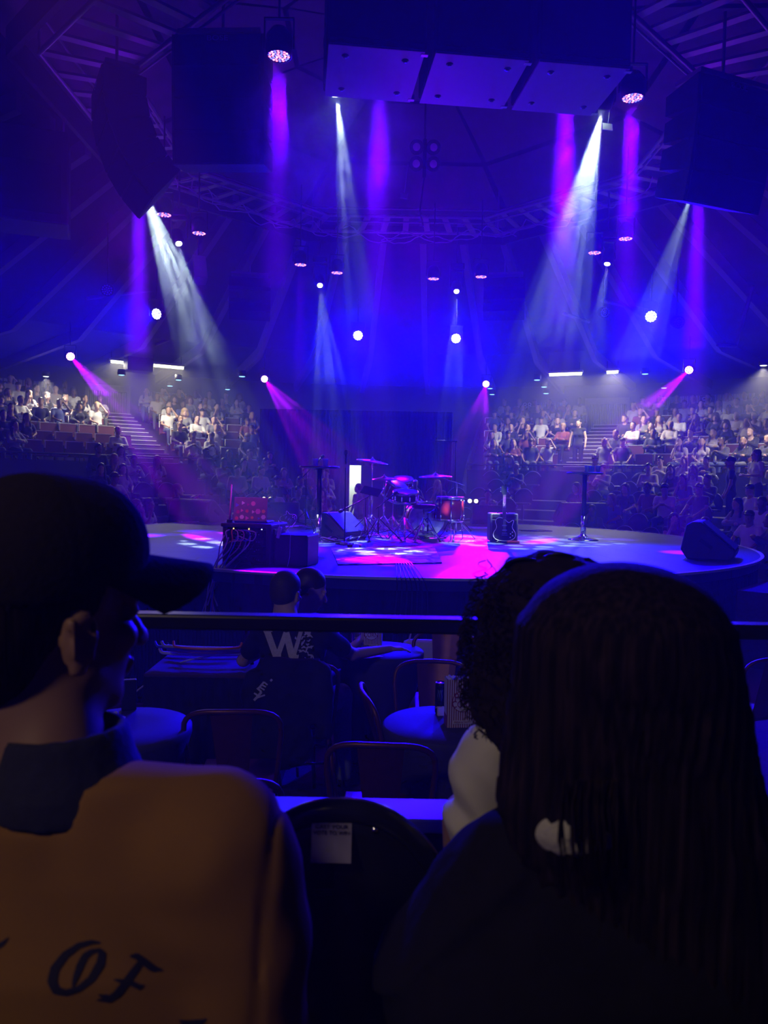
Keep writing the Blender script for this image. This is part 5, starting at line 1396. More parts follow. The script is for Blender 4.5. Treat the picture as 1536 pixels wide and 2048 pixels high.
    if hair == 'short': H = [('e', .01, (0, -.026, .052), (.084, .100, .086)), ('e', .02, (0, -.06, .0), (.076, .06, .07))]
    elif hair == 'bun': H = [('e', .01, (0, -.026, .050), (.084, .102, .088)), ('e', .01, (0, -.12, .09), (.04, .04, .04))]
    elif hair == 'cap': H = [('e', .01, (0, -.018, .055), (.086, .106, .082)), ('b', .01, (0, .115, .055), (.068, .06, .008), .006)]
    elif hair == 'long': H = [('e', .01, (0, -.028, .048), (.087, .102, .090)), ('c', .03, (-.078, -.03, .0), (-.095, .01, -.25), .030, .026), ('c', .03, (.078, -.03, .0), (.095, .01, -.25), .030, .026), ('e', .03, (0, -.085, -.10), (.085, .04, .19))]
    elif hair == 'curly': H = [('e', .02, (0, -.03, .05), (.115, .12, .11)), ('e', .04, (-.08, -.02, -.06), (.06, .07, .09)), ('e', .04, (.08, -.02, -.06), (.06, .07, .09)), ('e', .03, (0, -.08, -.06), (.10, .06, .11)), ('f', 0, lambda P: .010 * npnoise(P, 70, 3))]
    if hair in ('short', 'bun', 'long', 'curly'):   # face stays open
        H += [('e', -.01, (0, .095, -.055), (.062, .075, .105))]
    if hair == 'long': H += [('f', 0, lambda P: .003 * np.sin(P[:, 0] * 260) * np.cos(P[:, 1] * 170))]
    hairp = [('x', .01, M, H, hscale)] if H else []
    shoes = list(feet) + [('f', 0, lambda P: -.012 + 0 * P[:, 0])]
    return dict(skin=skin, top=shirt, trousers=trou, hair=hairp, shoes=shoes)
def bounds(j, pad=.16, hair_pad=.34):
    P = np.array([list(v) for k, v in j.items() if k in ('hl', 'hr', 'sl', 'sr', 'el', 'er', 'wl', 'wr', 'kl', 'kr', 'fl', 'fr', 'tl', 'tr', 'head')])
    lo = P.min(0) - pad; hi = P.max(0) + pad; lo[2] = max(lo[2], -.02) ; return lo, hi
SEATED = dict(hl=(-.09, 0, .53), hr=(.09, 0, .53), kl=(-.13, .43, .52), kr=(.13, .43, .52), fl=(-.13, .44, .10), fr=(.13, .44, .10), tl=(-.14, .58, .035), tr=(.14, .58, .035),
              sl=(-.175, -.07, .98), sr=(.175, -.07, .98), head=(0, -.01, 1.20))
ARMS = {
    'lap': dict(el=(-.23, .02, .74), er=(.23, .02, .74), wl=(-.09, .24, .65), wr=(.09, .24, .65)),
    'crossed': dict(el=(-.22, .09, .76), er=(.22, .09, .76), wl=(.07, .17, .80), wr=(-.07, .18, .76)),
    'chin': dict(el=(-.22, .05, .72), er=(.16, .19, .72), wl=(.04, .20, .66), wr=(.045, .13, 1.02)),
    'phone': dict(el=(-.20, .10, .76), er=(.20, .10, .76), wl=(-.05, .28, .86), wr=(.05, .28, .86)),
    'raised': dict(el=(-.27, .10, 1.00), er=(.23, .02, .74), wl=(-.12, .02, 1.22), wr=(.09, .24, .65)),
    'wide': dict(el=(-.27, .05, .78), er=(.27, .05, .78), wl=(-.20, .30, .62), wr=(.20, .30, .62))}
SKIN = [mat('skin_light', (.62, .40, .32), .55), mat('skin_mid', (.45, .27, .19), .55), mat('skin_tan', (.32, .18, .12), .55), mat('skin_deep', (.15, .08, .055), .5)]
HAIRM = [mat('hair_black', (.012, .009, .010), .4), mat('hair_brown', (.06, .032, .02), .45), mat('hair_blonde', (.45, .30, .16), .5), mat('hair_auburn', (.15, .04, .02), .45)]
TOPS = [('white', (.72, .70, .70)), ('black', (.015, .014, .018)), ('grey', (.30, .29, .31)), ('dark', (.05, .045, .06)), ('pale', (.52, .45, .46)), ('dull red', (.25, .06, .06)), ('blue', (.08, .10, .28))]
TOPM = [(n, mat('cloth_' + n.replace(' ', '_'), c, .85, noise=.12, scale=25, sheen=.2)) for n, c in TOPS]
TROU = [mat('denim', (.07, .09, .18), .85, noise=.25, scale=60), mat('black_trousers', (.015, .014, .018), .85), mat('grey_trousers', (.12, .12, .13), .85)]
STY = [('short', 'lap', 0, 'short hair'), ('long', 'lap', 1, 'long hair'), ('short', 'crossed', 0, 'short hair and crossed arms'), ('long', 'chin', 1, 'long hair and a hand at the chin'), ('bun', 'phone', 1, 'tied hair and raised hands'),
       ('cap', 'wide', 0, 'cap and wide set arms'), ('long', 'crossed', 1, 'long hair and crossed arms'), ('short', 'raised', 0, 'short hair and one arm up'), ('curly', 'lap', 1, 'curly hair')]
def pose(arms, tw=0.0, lean=0.0, fem=0):
    j = dict(SEATED); j.update(ARMS[arms])
    if fem:
        j['sl'] = (-.155, -.07, .95); j['sr'] = (.155, -.07, .95); j['head'] = (0, -.01, 1.165)
    for k in ('sl', 'sr', 'el', 'er', 'wl', 'wr', 'head'):
        v = Vector(j[k]); v.y += lean * (v.z - .5); j[k] = tuple(v)
    j['hy'] = tw
    return j
# far spectators: one mesh each, material by region
FAR = []
for k, (hs, ar, fem, desc) in enumerate(STY):
    j = pose(ar, (-.3, .2, .0, .35, -.15, .1, .25, -.2, 0)[k], (.0, .1, -.05, .25, .15, -.1, 0, 0, .05)[k], fem); g = human(j, hs, fem, 1.04, facedetail=0, sleeve=.55 if k % 2 else 1.1)
    lo, hi = bounds(j); lo[2] = .0
    if hs == 'curly': pass
    allp = g['skin'] + [('x', .004, np.eye(4), g['top']), ('x', .004, np.eye(4), g['trousers']), ('x', .004, np.eye(4), g['hair'])]
    V, F = surface(allp, lo, hi, .024)
    c = V[F].mean(1); D = np.stack([field(c, g['skin']) - .006, field(c, g['hair']), field(c, g['top']), np.minimum(field(c, g['trousers']), field(c, g['shoes']))])
    me = bpy.data.meshes.new('spectator'); me.from_pydata(V.tolist(), [], F.tolist())
    for m in (SKIN[0], HAIRM[0], TOPM[0][1], TROU[0]): me.materials.append(m)
    me.polygons.foreach_set('use_smooth', [True] * len(F)); me.polygons.foreach_set('material_index', D.argmin(0).astype(int).tolist()); me.update()
    FAR.append(me)
# nearer spectators: body with hair, top and trousers as parts
M_shoe = mat('dark_shoe', (.03, .028, .03), .6)
def person_kit(j, hair, fem, h=.014, fingers=False, sleeve=.5, name='person', mats=None, hscale=1.04, face=1):
    g = human(j, hair, fem, hscale, fingers, face, sleeve); lo, hi = bounds(j)
    mats = mats or (SKIN[0], HAIRM[0], TOPM[0][1], TROU[0])
    b = body(name, g['skin'], lo, hi, h, mats[0])
    hp = np.array(j['head'])
    if g['hair']: body('hair', g['hair'], hp - [.24, .24, .42], hp + [.24, .22, .22], h * .8, mats[1], b)
    body('top', g['top'], lo, hi, h * 1.1, mats[2], b); body('trousers', g['trousers'], lo, hi, h * 1.3, mats[3], b)
    z0 = min(j['tl'][2], j['tr'][2]); body('shoes', g['shoes'], (lo[0], lo[1], z0 - .04), (hi[0], hi[1], z0 + .12), h, M_shoe, b)
    return b
NEAR = []
for k, (hs, ar, fem, desc) in enumerate(STY[:7]):
    j = pose(ar, (.3, -.3, .1, .2, -.2, .3, -.1)[k], (.1, .0, .05, .2, .1, 0, .1)[k], fem)
    NEAR.append(person_kit(j, hs, fem, .018, sleeve=.6 if k % 2 else 1.1))
used_near = [False] * len(NEAR)
def relink(o, mats):
    for s, m in zip(o.material_slots, mats): s.link = 'OBJECT'; s.material = m
def put_near(k, loc, rz, mats, label, group=None):
    if not used_near[k]: used_near[k] = True; o = NEAR[k]
    else: o = copy_tree(NEAR[k])
    o.location = loc; o.rotation_euler = (0, 0, rz); relink(o, [mats[0]])
    for ch in o.children:
        relink(ch, [{'hair': mats[1], 'top': mats[2], 'trousers': mats[3], 'shoes': M_shoe}[ch.name.split('.')[0]]])
    return tag(o, label, 'person', group)
# seats of the far tiers
def seat_far_mesh(shell):
    mb = MB()
    if shell:
        K = 12; vs = []
        for th in (0, .03):
            for v in (0, .5, 1):
                for i in range(K + 1):
                    u = -1 + 2 * i / K; z = .42 + (.84 - .16 * abs(u) ** 2.4 - .42) * v; vs.append((u * .24, -.20 + .05 * (abs(u) ** 2) - .05 * v - th, z))
        n1 = 3 * (K + 1); fs = []
        for v in range(2):
            for i in range(K): a = v * (K + 1) + i; fs.append((a, a + 1, a + K + 2, a + K + 1)); b = a + n1; fs.append((b, b + K + 1, b + K + 2, b + 1))
        for i in range(K): a = 2 * (K + 1) + i; fs.append((a, a + 1, a + 1 + n1, a + n1))
        mb.add(vs, fs, 0, True)
        mb.tube([(u * .24, -.20 + .05 * u * u - .065, .84 - .16 * abs(u) ** 2.4 + .005) for u in [-1 + i / 6 for i in range(13)]], .012, 6, mi=1)  # paler tube along the top edge stands in for rim light
    else:
        mb.box((0, -.22, .62), (.50, .05, .44), Matrix.Rotation(R(8), 4, 'X'), mi=0); mb.box((0, -.25, .845), (.50, .06, .02), mi=1); mb.box((.25, -.2, .74), (.02, .08, .2), mi=1)
    mb.box((0, .0, .44), (.46, .40, .06), mi=0, bev=.015); mb.box((0, -.1, .21), (.06, .10, .42), mi=0)
    return mb
M_sred = mat('seat_fabric_dull_red', (.14, .035, .045), .8, noise=.2, scale=40); M_strim = mat('seat_pale_trim', (.8, .78, .72), .35); M_sblk = mat('seat_black', (.03, .028, .035), .4); M_sedge = mat('seat_rim_light_edge', (.30, .28, .34), .3)
seat_lo = seat_far_mesh(True).mesh('theatre_seat', [M_sblk, M_sedge]); seat_up = seat_far_mesh(False).mesh('theatre_seat', [M_sred, M_strim])
def px_of(p):
    d = Vector(p) - Vector((0, 0, CAMZ)); z = d.dot(cF); return 768 + FPX * d.dot(cR) / z, 1024 - FPX * d.dot(cU) / z
ORD = ['first', 'second', 'third', 'fourth', 'fifth', 'sixth', 'seventh']
rg = random.Random(21); n_seat = 0; n_per = 0; stuff_seats = MB()
TAKEN = [(345, 1000, 40), (262, 1010, 22), (1348, 1040, 30), (1412, 1045, 34), (1512, 950, 34), (1465, 965, 28), (1330, 1000, 24), (1375, 1040, 10)]
spots = []
for tname, rows, sp_ in (('upper', UPP, .56), ('lower', LOW, .60)):
    for ri, (r, z) in enumerate(rows):
        n = int((A1 - A0) * r / sp_)
        for i in range(n):
            a = A0 + (A1 - A0) * (i + .5 + (.5 if ri % 2 else 0)) / n
            if any(abs(a - s) < .62 / r + .012 for s in AIS): continue
            if TUN[0] - .35 / r < a < TUN[1] + .35 / r and (tname == 'upper' or ri > 3): continue
            if DOOR[0] - .3 / r < a < DOOR[1] + .3 / r: continue
            p = pol(r, a, z); X, Y = px_of(p + Vector((0, 0, 1.0)))
            if p.y < 9 or X < -25 or X > 1560: continue
            if tname == 'lower' and X < 190: continue
            if tname == 'upper' and 160 < X < 262 and ri >= 5: continue
            if tname == 'upper' and 1160 < X < 1262 and ri >= 5: continue
            if any(abs(X - t[0]) < t[2] and tname == 'lower' and abs(Y - t[1]) < 40 for t in TAKEN): continue
            side = 'left' if X < 745 else 'right'
            if tname == 'upper':
                pr = .93
                if side == 'left' and ri < 3 and 60 < X < 250: pr = .22
                if side == 'left' and ri < 2 and 250 < X: pr = .55
                if side == 'right' and ri < 3 and X < 1440: pr = .5
                if side == 'right' and ri < 1: pr = .7
            else:
                pr = .85 if side == 'right' else .96
                if side == 'right' and X < 1330: pr = .30
                if side == 'right' and X < 1110: pr = .55
                if side == 'left' and ri >= 5 and X > 270: pr = .8
            spots.append((tname, ri, a, r, p, X, Y, side, rg.random() < pr))
spots.sort(key=lambda s: s[4].y)
rank = {}
for s in spots: rank.setdefault((s[0], s[1], s[7]), []).append(s[2])
for k_, v_ in rank.items(): v_.sort(key=lambda a: abs(a - R(93.4)))
def ordinal(n):
    one = ['', 'first', 'second', 'third', 'fourth', 'fifth', 'sixth', 'seventh', 'eighth', 'ninth', 'tenth', 'eleventh', 'twelfth', 'thirteenth', 'fourteenth', 'fifteenth', 'sixteenth', 'seventeenth', 'eighteenth', 'nineteenth']
    if n < 20: return one[n]
    t_ = {2: ('twentieth', 'twenty'), 3: ('thirtieth', 'thirty'), 4: ('fortieth', 'forty')}[n // 10]
    return t_[0] if n % 10 == 0 else t_[1] + '-' + one[n % 10]
for (tname, ri, a, r, p, X, Y, side, occ) in spots:
    row = '%s row of the %s %s tier' % (ORD[ri], tname, side)
    nth = ordinal(1 + rank[(tname, ri, side)].index(a)) + ' from the middle entrance'
    if n_seat < 299:
        o = bpy.data.objects.new('theatre_seat', seat_lo if tname == 'lower' else seat_up); COL.objects.link(o); o.location = p; o.rotation_euler = (0, 0, a + PI / 2)
        tag(o, ('occupied ' if occ else 'empty ') + ('black rounded' if tname == 'lower' else 'red square') + ' seat, ' + nth.replace(' entrance', '') + ', ' + row, 'seat', ('occupied seats in the ' if occ else 'empty seats in the ') + row); n_seat += 1
    else:
        M = Matrix.Translation(p) @ Matrix.Rotation(a + PI / 2, 4, 'Z'); src = seat_far_mesh(False)
        stuff_seats.add([M @ Vector(v) for v in src.v], src.f); stuff_seats.m[-len(src.f):] = src.m
    if not occ or n_per >= 287: continue
    k = rg.randrange(len(STY)); ti = rg.choices(range(7), (5, 7, 3, 5, 4, 1, 2))[0]; sk = rg.choices(range(4), (4, 4, 3, 1))[0]; hm = rg.choices(range(4), (6, 4, 1, 1))[0]
    ms = (SKIN[sk], HAIRM[hm], TOPM[ti][1], TROU[rg.randrange(3)])
    if tname == 'lower' and k >= len(NEAR): k = rg.randrange(len(NEAR))
    desc = STY[k][3]; hn = ('black', 'brown', 'blonde', 'auburn')[hm]
    lb = '%s haired spectator in %s top, %s, %s row, %s %s tier' % (hn, TOPM[ti][0], nth.replace(' entrance', ''), ORD[ri], tname, side)
    loc = p + Vector((rg.uniform(-.03, .03), rg.uniform(-.03, .03), .0)); rz = a + PI / 2 + rg.uniform(-.25, .25)
    if tname == 'lower': put_near(k, loc, rz, ms, lb, 'spectators in the ' + row)
    else:
        o = bpy.data.objects.new('person', FAR[k]); COL.objects.link(o); o.location = loc; o.rotation_euler = (0, 0, rz); relink(o, ms); tag(o, lb, 'person', 'spectators in the ' + row)
    n_per += 1
if stuff_seats.v:
    o = stuff_seats.build('far_theatre_seats', [M_sred, M_strim]); tag(o, 'dull red square seats of the highest rows at the far wall', 'seats', kind='stuff')
for k, u in enumerate(used_near):
    if not u:
        for ch in list(NEAR[k].children): bpy.data.objects.remove(ch)
        bpy.data.objects.remove(NEAR[k])
print('SEATS', n_seat, 'PEOPLE', n_per, 'SPOTS', len(spots))

# ---- single people one can pick out
def special(px, py, z, j, hair, fem, rz, mats, label, h=.014, sleeve=.5, fingers=False, d=None):
    p = at(px, py, d) if d else atz(px, py, z)
    o = person_kit(j, hair, fem, h, fingers, sleeve, mats=mats); o.location = (p.x, p.y, z); o.rotation_euler = (0, 0, rz); return tag(o, label, 'person')
faceC = lambda x, y: math.atan2(CY - y, CX - x) - PI / 2
# blonde woman filming at the back left rim
j = dict(hl=(-.09, 0, .92), hr=(.09, 0, .92), kl=(-.10, .02, .50), kr=(.10, .02, .50), fl=(-.11, 0, .09), fr=(.11, 0, .09), tl=(-.12, .13, .03), tr=(.12, .13, .03), sl=(-.16, .06, 1.40), sr=(.16, .06, 1.40), head=(0, .10, 1.60), el=(-.17, .30, 1.33), er=(.17, .30, 1.33), wl=(-.05, .50, 1.46), wr=(.04, .50, 1.46))
p = at(345, 1000, 17.0)
o = special(347, 1000, .0, j, 'long', 1, R(-80), (SKIN[0], HAIRM[2], TOPM[1][1], TROU[1]), 'long blonde haired woman in black filming with a phone at the stage rim', sleeve=1.1, d=16.1); BL = o
ph = MB().box((0, 0, 0), (.15, .012, .075), bev=.006).build('phone', M_blk, None); Mb = Matrix.Translation(BL.location) @ Matrix.Rotation(R(-80), 4, 'Z')
ph.matrix_world = Mb @ Matrix.Translation((0, .63, 1.50)); tag(ph, 'smartphone held up by the blonde woman', 'phone')
special(262, 1010, .12, pose('chin', -.2, .2, 1), 'long', 1, R(-80), (SKIN[0], HAIRM[3], TOPM[1][1], TROU[0]), 'red haired woman drinking from a bottle just beyond the cap brim', d=15.2)
special(1348, 1040, .05, pose('chin', .1, .1, 1), 'long', 1, R(160), (SKIN[0], HAIRM[0], TOPM[1][1], TROU[1]), 'laughing woman in a black sleeveless top behind the right stage rim', d=15.3, sleeve=.05, h=.012)
special(1412, 1045, .0, pose('lap', .6, .05, 1), 'long', 1, R(120), (SKIN[0], HAIRM[0], TOPM[6][1], TROU[0]), 'dark haired woman with glasses and bare arms beside the laughing woman', d=14.6, sleeve=.05, h=.012)
special(1330, 1000, .6, pose('phone', .1, .15, 0), 'cap', 0, R(150), (SKIN[0], HAIRM[0], TOPM[0][1], TROU[0]), 'man in a black cap and pale shirt bent over his hands behind the two women', d=17.0)
STAND = dict(hl=(-.09, 0, .92), hr=(.09, 0, .92), kl=(-.10, .02, .50), kr=(.10, .02, .50), fl=(-.11, 0, .09), fr=(.11, 0, .09), tl=(-.12, .13, .03), tr=(.12, .13, .03), sl=(-.18, 0, 1.42), sr=(.18, 0, 1.42), head=(0, .03, 1.64),
             el=(-.25, .02, 1.14), er=(.25, .02, 1.14), wl=(-.26, .12, .90), wr=(.26, .12, .90))
j = dict(STAND); j.update(wl=(-.05, .32, 1.15), wr=(.08, .32, 1.15))
special(1512, 950, 1.0, j, 'long', 1, R(100), (SKIN[0], HAIRM[1], TOPM[0][1], TROU[0]), 'standing long haired woman in a white top at the far right edge', d=18.0)
j = dict(STAND); special(1462, 960, .8, j, 'cap', 0, R(70), (SKIN[1], HAIRM[0], TOPM[1][1], TROU[1]), 'standing man in a black shirt and cap seen between the seats at right', d=17.6)
j = dict(STAND); special(718, 960, .0, j, 'short', 0, R(60), (SKIN[3], HAIRM[0], TOPM[1][1], TROU[1]), 'dark silhouetted man standing in the lit doorway behind the drums', d=21.6)
j = dict(STAND); special(1157, 870, 2.2, j, 'bun', 1, R(150), (SKIN[0], HAIRM[0], TOPM[1][1], TROU[1]), 'standing woman in a black sleeveless top beside the right aisle', d=25.0, sleeve=.05)
# person in jeans and pale sneakers cut off at the right edge
j = pose('lap', 0, .1, 0); o = special(1628, 1100, .30, j, 'short', 0, R(75), (SKIN[1], HAIRM[0], TOPM[1][1], TROU[0]), 'person in jeans and pale sneakers cut off by the right edge', d=9.4)
for s in (-1, 1):
    q = MB().box((s * .135, .50, .03), (.09, .26, .06), bev=.025).build('sneaker', mat('sneaker_pale', (.6, .5, .6), .6), o)

# ---------------------------------------------------------------- the couple at the table
j = dict(hl=(-.09, 0, .54), hr=(.09, 0, .54), kl=(-.20, .40, .55), kr=(.26, .36, .55), fl=(-.22, .30, .10), fr=(.30, .20, .10), tl=(-.24, .44, .035), tr=(.34, .34, .035),
         sl=(-.19, .10, .98), sr=(.19, .08, .98), head=(-.06, .20, 1.20), el=(-.33, .22, .78), er=(.33, .30, .82), wl=(-.15, .42, .84), wr=(.55, .52, .815), hdr=(.9, .45, -.05), hy=-.35, hp=-.1, curl=.25)
MP = Vector((at(580, 1300, 4.42).x, 4.42, 0))
M_print = mat('printed_shirt_black', (.016, .015, .022), .85)
man2 = person_kit(j, 'short', 0, .010, True, .62, mats=(SKIN[0], mat('hair_cropped_brown', (.07, .045, .035), .6, noise=.5, scale=120), M_print, mat('pale_denim', (.16, .20, .30), .85, noise=.3, scale=70)))
man2.location = MP; man2.rotation_euler = (0, 0, R(-4)); tag(man2, 'seated man in a black shirt with a big white letter print on the back', 'person')
from mathutils.bvhtree import BVHTree
bpy.context.view_layer.update()
def bvh_world(o):
    M = o.matrix_world; me = o.data
    return BVHTree.FromPolygons([M @ v.co for v in me.vertices], [list(p.vertices) for p in me.polygons])
def printed(strokes, bvh, name, m, parent, off=.002, dens=5):
    """ribbon strokes given as [( (px,py,width_px), ...), ...] laid on a garment"""
    mb = MB(); O = Vector((0, 0, CAMZ)); Mi = parent.matrix_world.inverted()
    for st in strokes:
        pts = []
        for a, b in zip(st, st[1:]):
            for k in range(dens): t = k / dens; pts.append(tuple(a[i] * (1 - t) + b[i] * t for i in range(3)))
        pts.append(st[-1]); vs = []; ok = True
        for i, (x, y, w_) in enumerate(pts):
            x0, y0, _ = pts[max(i - 1, 0)]; x1, y1, _ = pts[min(i + 1, len(pts) - 1)]
            dx, dy = x1 - x0, y1 - y0; L_ = math.hypot(dx, dy) or 1; nx, ny = -dy / L_, dx / L_
            for s in (-1, 0, 1):
                d = ray(x + nx * w_ / 2 * s, y + ny * w_ / 2 * s).normalized(); h = bvh.ray_cast(O, d)
                if h[0] is None: ok = False; break
                vs.append(Mi @ (h[0] - d * off))
            if not ok: break
        n = len(vs) // 3
        if n > 1: mb.add(vs[:n * 3], [(3 * i + q, 3 * i + q + 1, 3 * i + q + 4, 3 * i + q + 3) for i in range(n - 1) for q in (0, 1)])
    if mb.v: return mb.build(name, m, parent)
top2 = [c for c in man2.children if c.name.startswith('top')][0]
M_ptw = mat('white_print', (.62, .60, .64), .7, noise=.3, scale=80)
printed([((527, 1262, 4), (545, 1262, 4)), ((534, 1262, 13), (552, 1312, 13), (562, 1313, 8)), ((556, 1310, 10), (572, 1265, 10)), ((572, 1265, 13), (584, 1312, 14), (594, 1314, 8)), ((588, 1310, 8), (602, 1262, 8)), ((594, 1261, 4), (612, 1261, 4))], bvh_world(top2), 'letter_print', M_ptw, top2, .004)
rg = random.Random(5); st = []
for k in range(26):
    x, y = 598 + rg.uniform(-6, 26), 1270 + rg.uniform(-8, 48); a = rg.uniform(0, 6.3); L_ = rg.uniform(4, 9); st.append(((x, y, 2), (x + L_ * math.cos(a), y + L_ * math.sin(a), rg.uniform(2.5, 4.5)), (x + L_ * 1.6 * math.cos(a + .5), y + L_ * 1.6 * math.sin(a + .5), 1)))
printed(st, bvh_world(top2), 'leaf_print', M_ptw, top2, .004, 2)
# woman leaning beside him
j = dict(hl=(-.09, 0, .54), hr=(.09, 0, .54), kl=(-.12, .40, .54), kr=(.14, .40, .54), fl=(-.12, .40, .10), fr=(.14, .40, .10), tl=(-.13, .54, .035), tr=(.15, .54, .035),
         sl=(-.16, .02, .96), sr=(.16, .02, .96), head=(.02, .06, 1.17), el=(-.24, -.12, .98), er=(.24, .14, .76), wl=(-.12, -.28, 1.02), wr=(.22, .38, .80), hy=-.9, hp=-.35)
w2 = person_kit(j, 'short', 1, .010, True, .1, mats=(SKIN[0], HAIRM[1], TOPM[1][1], TROU[1])); pw = at(617, 1180, 4.95); w2.location = (pw.x - .03, 4.95, .0); w2.rotation_euler = (0, 0, R(-25)); tag(w2, 'dark haired woman looking down beside the man in the printed shirt', 'person')
wc = copy_tree(bpy.data.objects['metal_chair']); wc.location = (pw.x - .03, 4.95, 0); wc.rotation_euler = (0, 0, R(-25)); wc['label'] = 'copper metal chair under the woman beside the printed shirt man'
# black jacket hanging over his chair
JM = mat('jacket_black', (.012, .011, .018), .8, noise=.3, scale=20)
jp = [('l', .01, [.30, .5, .7, .84, .90], [-.05, -.04, -.02, 0, 0], [-.30, -.30, -.295, -.27, -.24], [.15, .21, .22, .20, .17], [.035, .04, .045, .05, .035], 2.6),
      ('c', .03, (-.20, -.29, .80), (-.22, -.30, .52), .05, .045), ('c', .03, (.17, -.28, .82), (.19, -.30, .5), .05, .045), ('f', 0, lambda P: .010 * npnoise(P, 17, 4) + .004 * npnoise(P, 45, 2))]
jk = body('jacket', jp, (-.36, -.45, .24), (.34, -.12, 1.0), .012, JM); jk.location = (MP.x + .0, MP.y + .07, .0); jk.rotation_euler = (0, 0, R(6)); tag(jk, 'black jacket with slanted white lettering hung over the chair back', 'jacket')
bpy.context.view_layer.update()
bj = bvh_world(jk)
printed([((508, 1401, 5), (523, 1384, 5)), ((523, 1384, 4), (514, 1376, 4)), ((514, 1390, 4), (508, 1386, 3)), ((512, 1396, 4), (530, 1390, 3)), ((516, 1378, 4), (528, 1364, 4)), ((519, 1374, 3), (529, 1380, 3)), ((524, 1370, 3), (532, 1374, 3)), ((528, 1364, 3), (535, 1370, 3)), ((541, 1359, 5), (544, 1362, 5))], bj, 'lettering', M_ptw, jk, .004, 2)
printed([((489, 1332, 3), (487, 1352, 6), (493, 1369, 7))], bj, 'sleeve_stripe', M_ptw, jk, .004, 2)

# ---------------------------------------------------------------- people of the near tier
M_hairb = mat('near_black_hair', (.016, .011, .012), .8, spec=.08)
nt = M_hairb.node_tree; N = nt.nodes; L = nt.links
tc = N.new('ShaderNodeTexCoord'); mp = N.new('ShaderNodeMapping'); mp.inputs['Scale'].default_value = (160, 160, 5); L.new(tc.outputs['Object'], mp.inputs[0])
nz = N.new('ShaderNodeTexNoise'); nz.inputs['Scale'].default_value = 1.0; nz.inputs['Detail'].default_value = 3; L.new(mp.outputs[0], nz.inputs[0])
bp = N.new('ShaderNodeBump'); bp.inputs['Strength'].default_value = .7; bp.inputs['Distance'].default_value = .004; L.new(nz.outputs[0], bp.inputs['Height']); L.new(bp.outputs[0], N['Principled BSDF'].inputs['Normal'])
cr = N.new('ShaderNodeValToRGB'); cr.color_ramp.elements[0].color = (.010, .007, .009, 1); cr.color_ramp.elements[1].color = (.05, .03, .03, 1); cr.color_ramp.elements[0].position = .4; cr.color_ramp.elements[1].position = .75; L.new(nz.outputs[0], cr.inputs[0]); L.new(cr.outputs[0], N['Principled BSDF'].inputs['Base Color'])
M_tan = mat('tan_cotton', (.33, .16, .035), .95, noise=.08, scale=9, bump=.15, spec=.1)
M_navy = mat('navy_collar', (.02, .02, .05), .9, noise=.2, scale=60, bump=.3)
M_cap = mat('dark_cap', (.034, .026, .030), 1.0, spec=.05, noise=.15, scale=120, bump=.2)
M_skm = mat('near_skin', (.36, .19, .12), .5, noise=.08, scale=30)

# ---- the man in the cap
HY = .86
hc = at(100, 1226, HY); yaw = R(-43)
Mh = np.eye(4); Mh[:3, :3] = np.array(Matrix.Rotation(yaw, 3, 'Z') @ Matrix.Rotation(R(-3), 3, 'X')); Mh[:3, 3] = list(hc)
def A(px, py, Y): return np.array(at(px, py, Y))
sh = A(440, 1702, .78); el = A(500, 2130, .76); nb = A(92, 1565, .78); lsh = A(-330, 1690, .76)
ear = []
for s in (-1, 1):
    ear += [('e', .004, (s * .083, -.004, -.016), (.008, .021, .034), np.array(Matrix.Rotation(s * -.35, 3, 'Z'))), ('e', .003, (s * .086, -.006, -.048), (.006, .010, .010)),
            ('e', -.003, (s * .092, .0, -.012), (.006, .012, .020)), ('c', .003, (s * .090, -.018, .006), (s * .090, -.012, -.034), .0035, .003), ('c', .002, (s * .088, .012, -.004), (s * .088, .010, -.022), .004, .004)]
mbody = [('l', .03, [.95, 1.15, 1.35, 1.5, 1.58], [nb[0]] * 5, [.86, .86, .86, .86, .86], [.18, .20, .20, .15, .06], [.07, .07, .07, .05, .04]),
         ('c', .03, tuple(nb + [0, .02, -.02]), tuple(hc + Vector((0, -.01, -.06))), .057, .052), ('c', .02, tuple(nb + [0, .04, -.07]), tuple(sh), .03, .03), ('c', .02, tuple(nb + [0, .04, -.07]), tuple(lsh), .03, .03),
         ('c', .02, tuple(sh), tuple(el), .046, .040), ('c', .02, tuple(lsh), tuple(lsh + np.array([-.03, .02, -.24])), .046, .04), ('x', .02, Mh, head_prims(1)[:-4] + ear)]
man = body('person', mbody, (hc.x - .42, .60, .96), (hc.x + .40, 1.02, 1.9), .0062, M_skm)
tag(man, 'man in a dark cap and tan lettered shirt, large at the left, looking right', 'person')
HH = [('e', .01, (0, -.022, .038), (.082, .104, .094)), ('e', .02, (0, -.062, -.03), (.070, .058, .075)), ('e', -.008, (0, .105, -.03), (.12, .10, .16)), ('e', -.006, (.084, .005, -.03), (.03, .035, .045)), ('e', -.006, (-.084, .005, -.03), (.03, .035, .045)), ('f', 0, lambda P: .0008 * npnoise(P, 300, 2))]
body('hair', [('x', .01, Mh, HH)], tuple(hc - Vector((.16, .16, .15))), tuple(hc + Vector((.16, .16, .15))), .005, M_hairb, man)
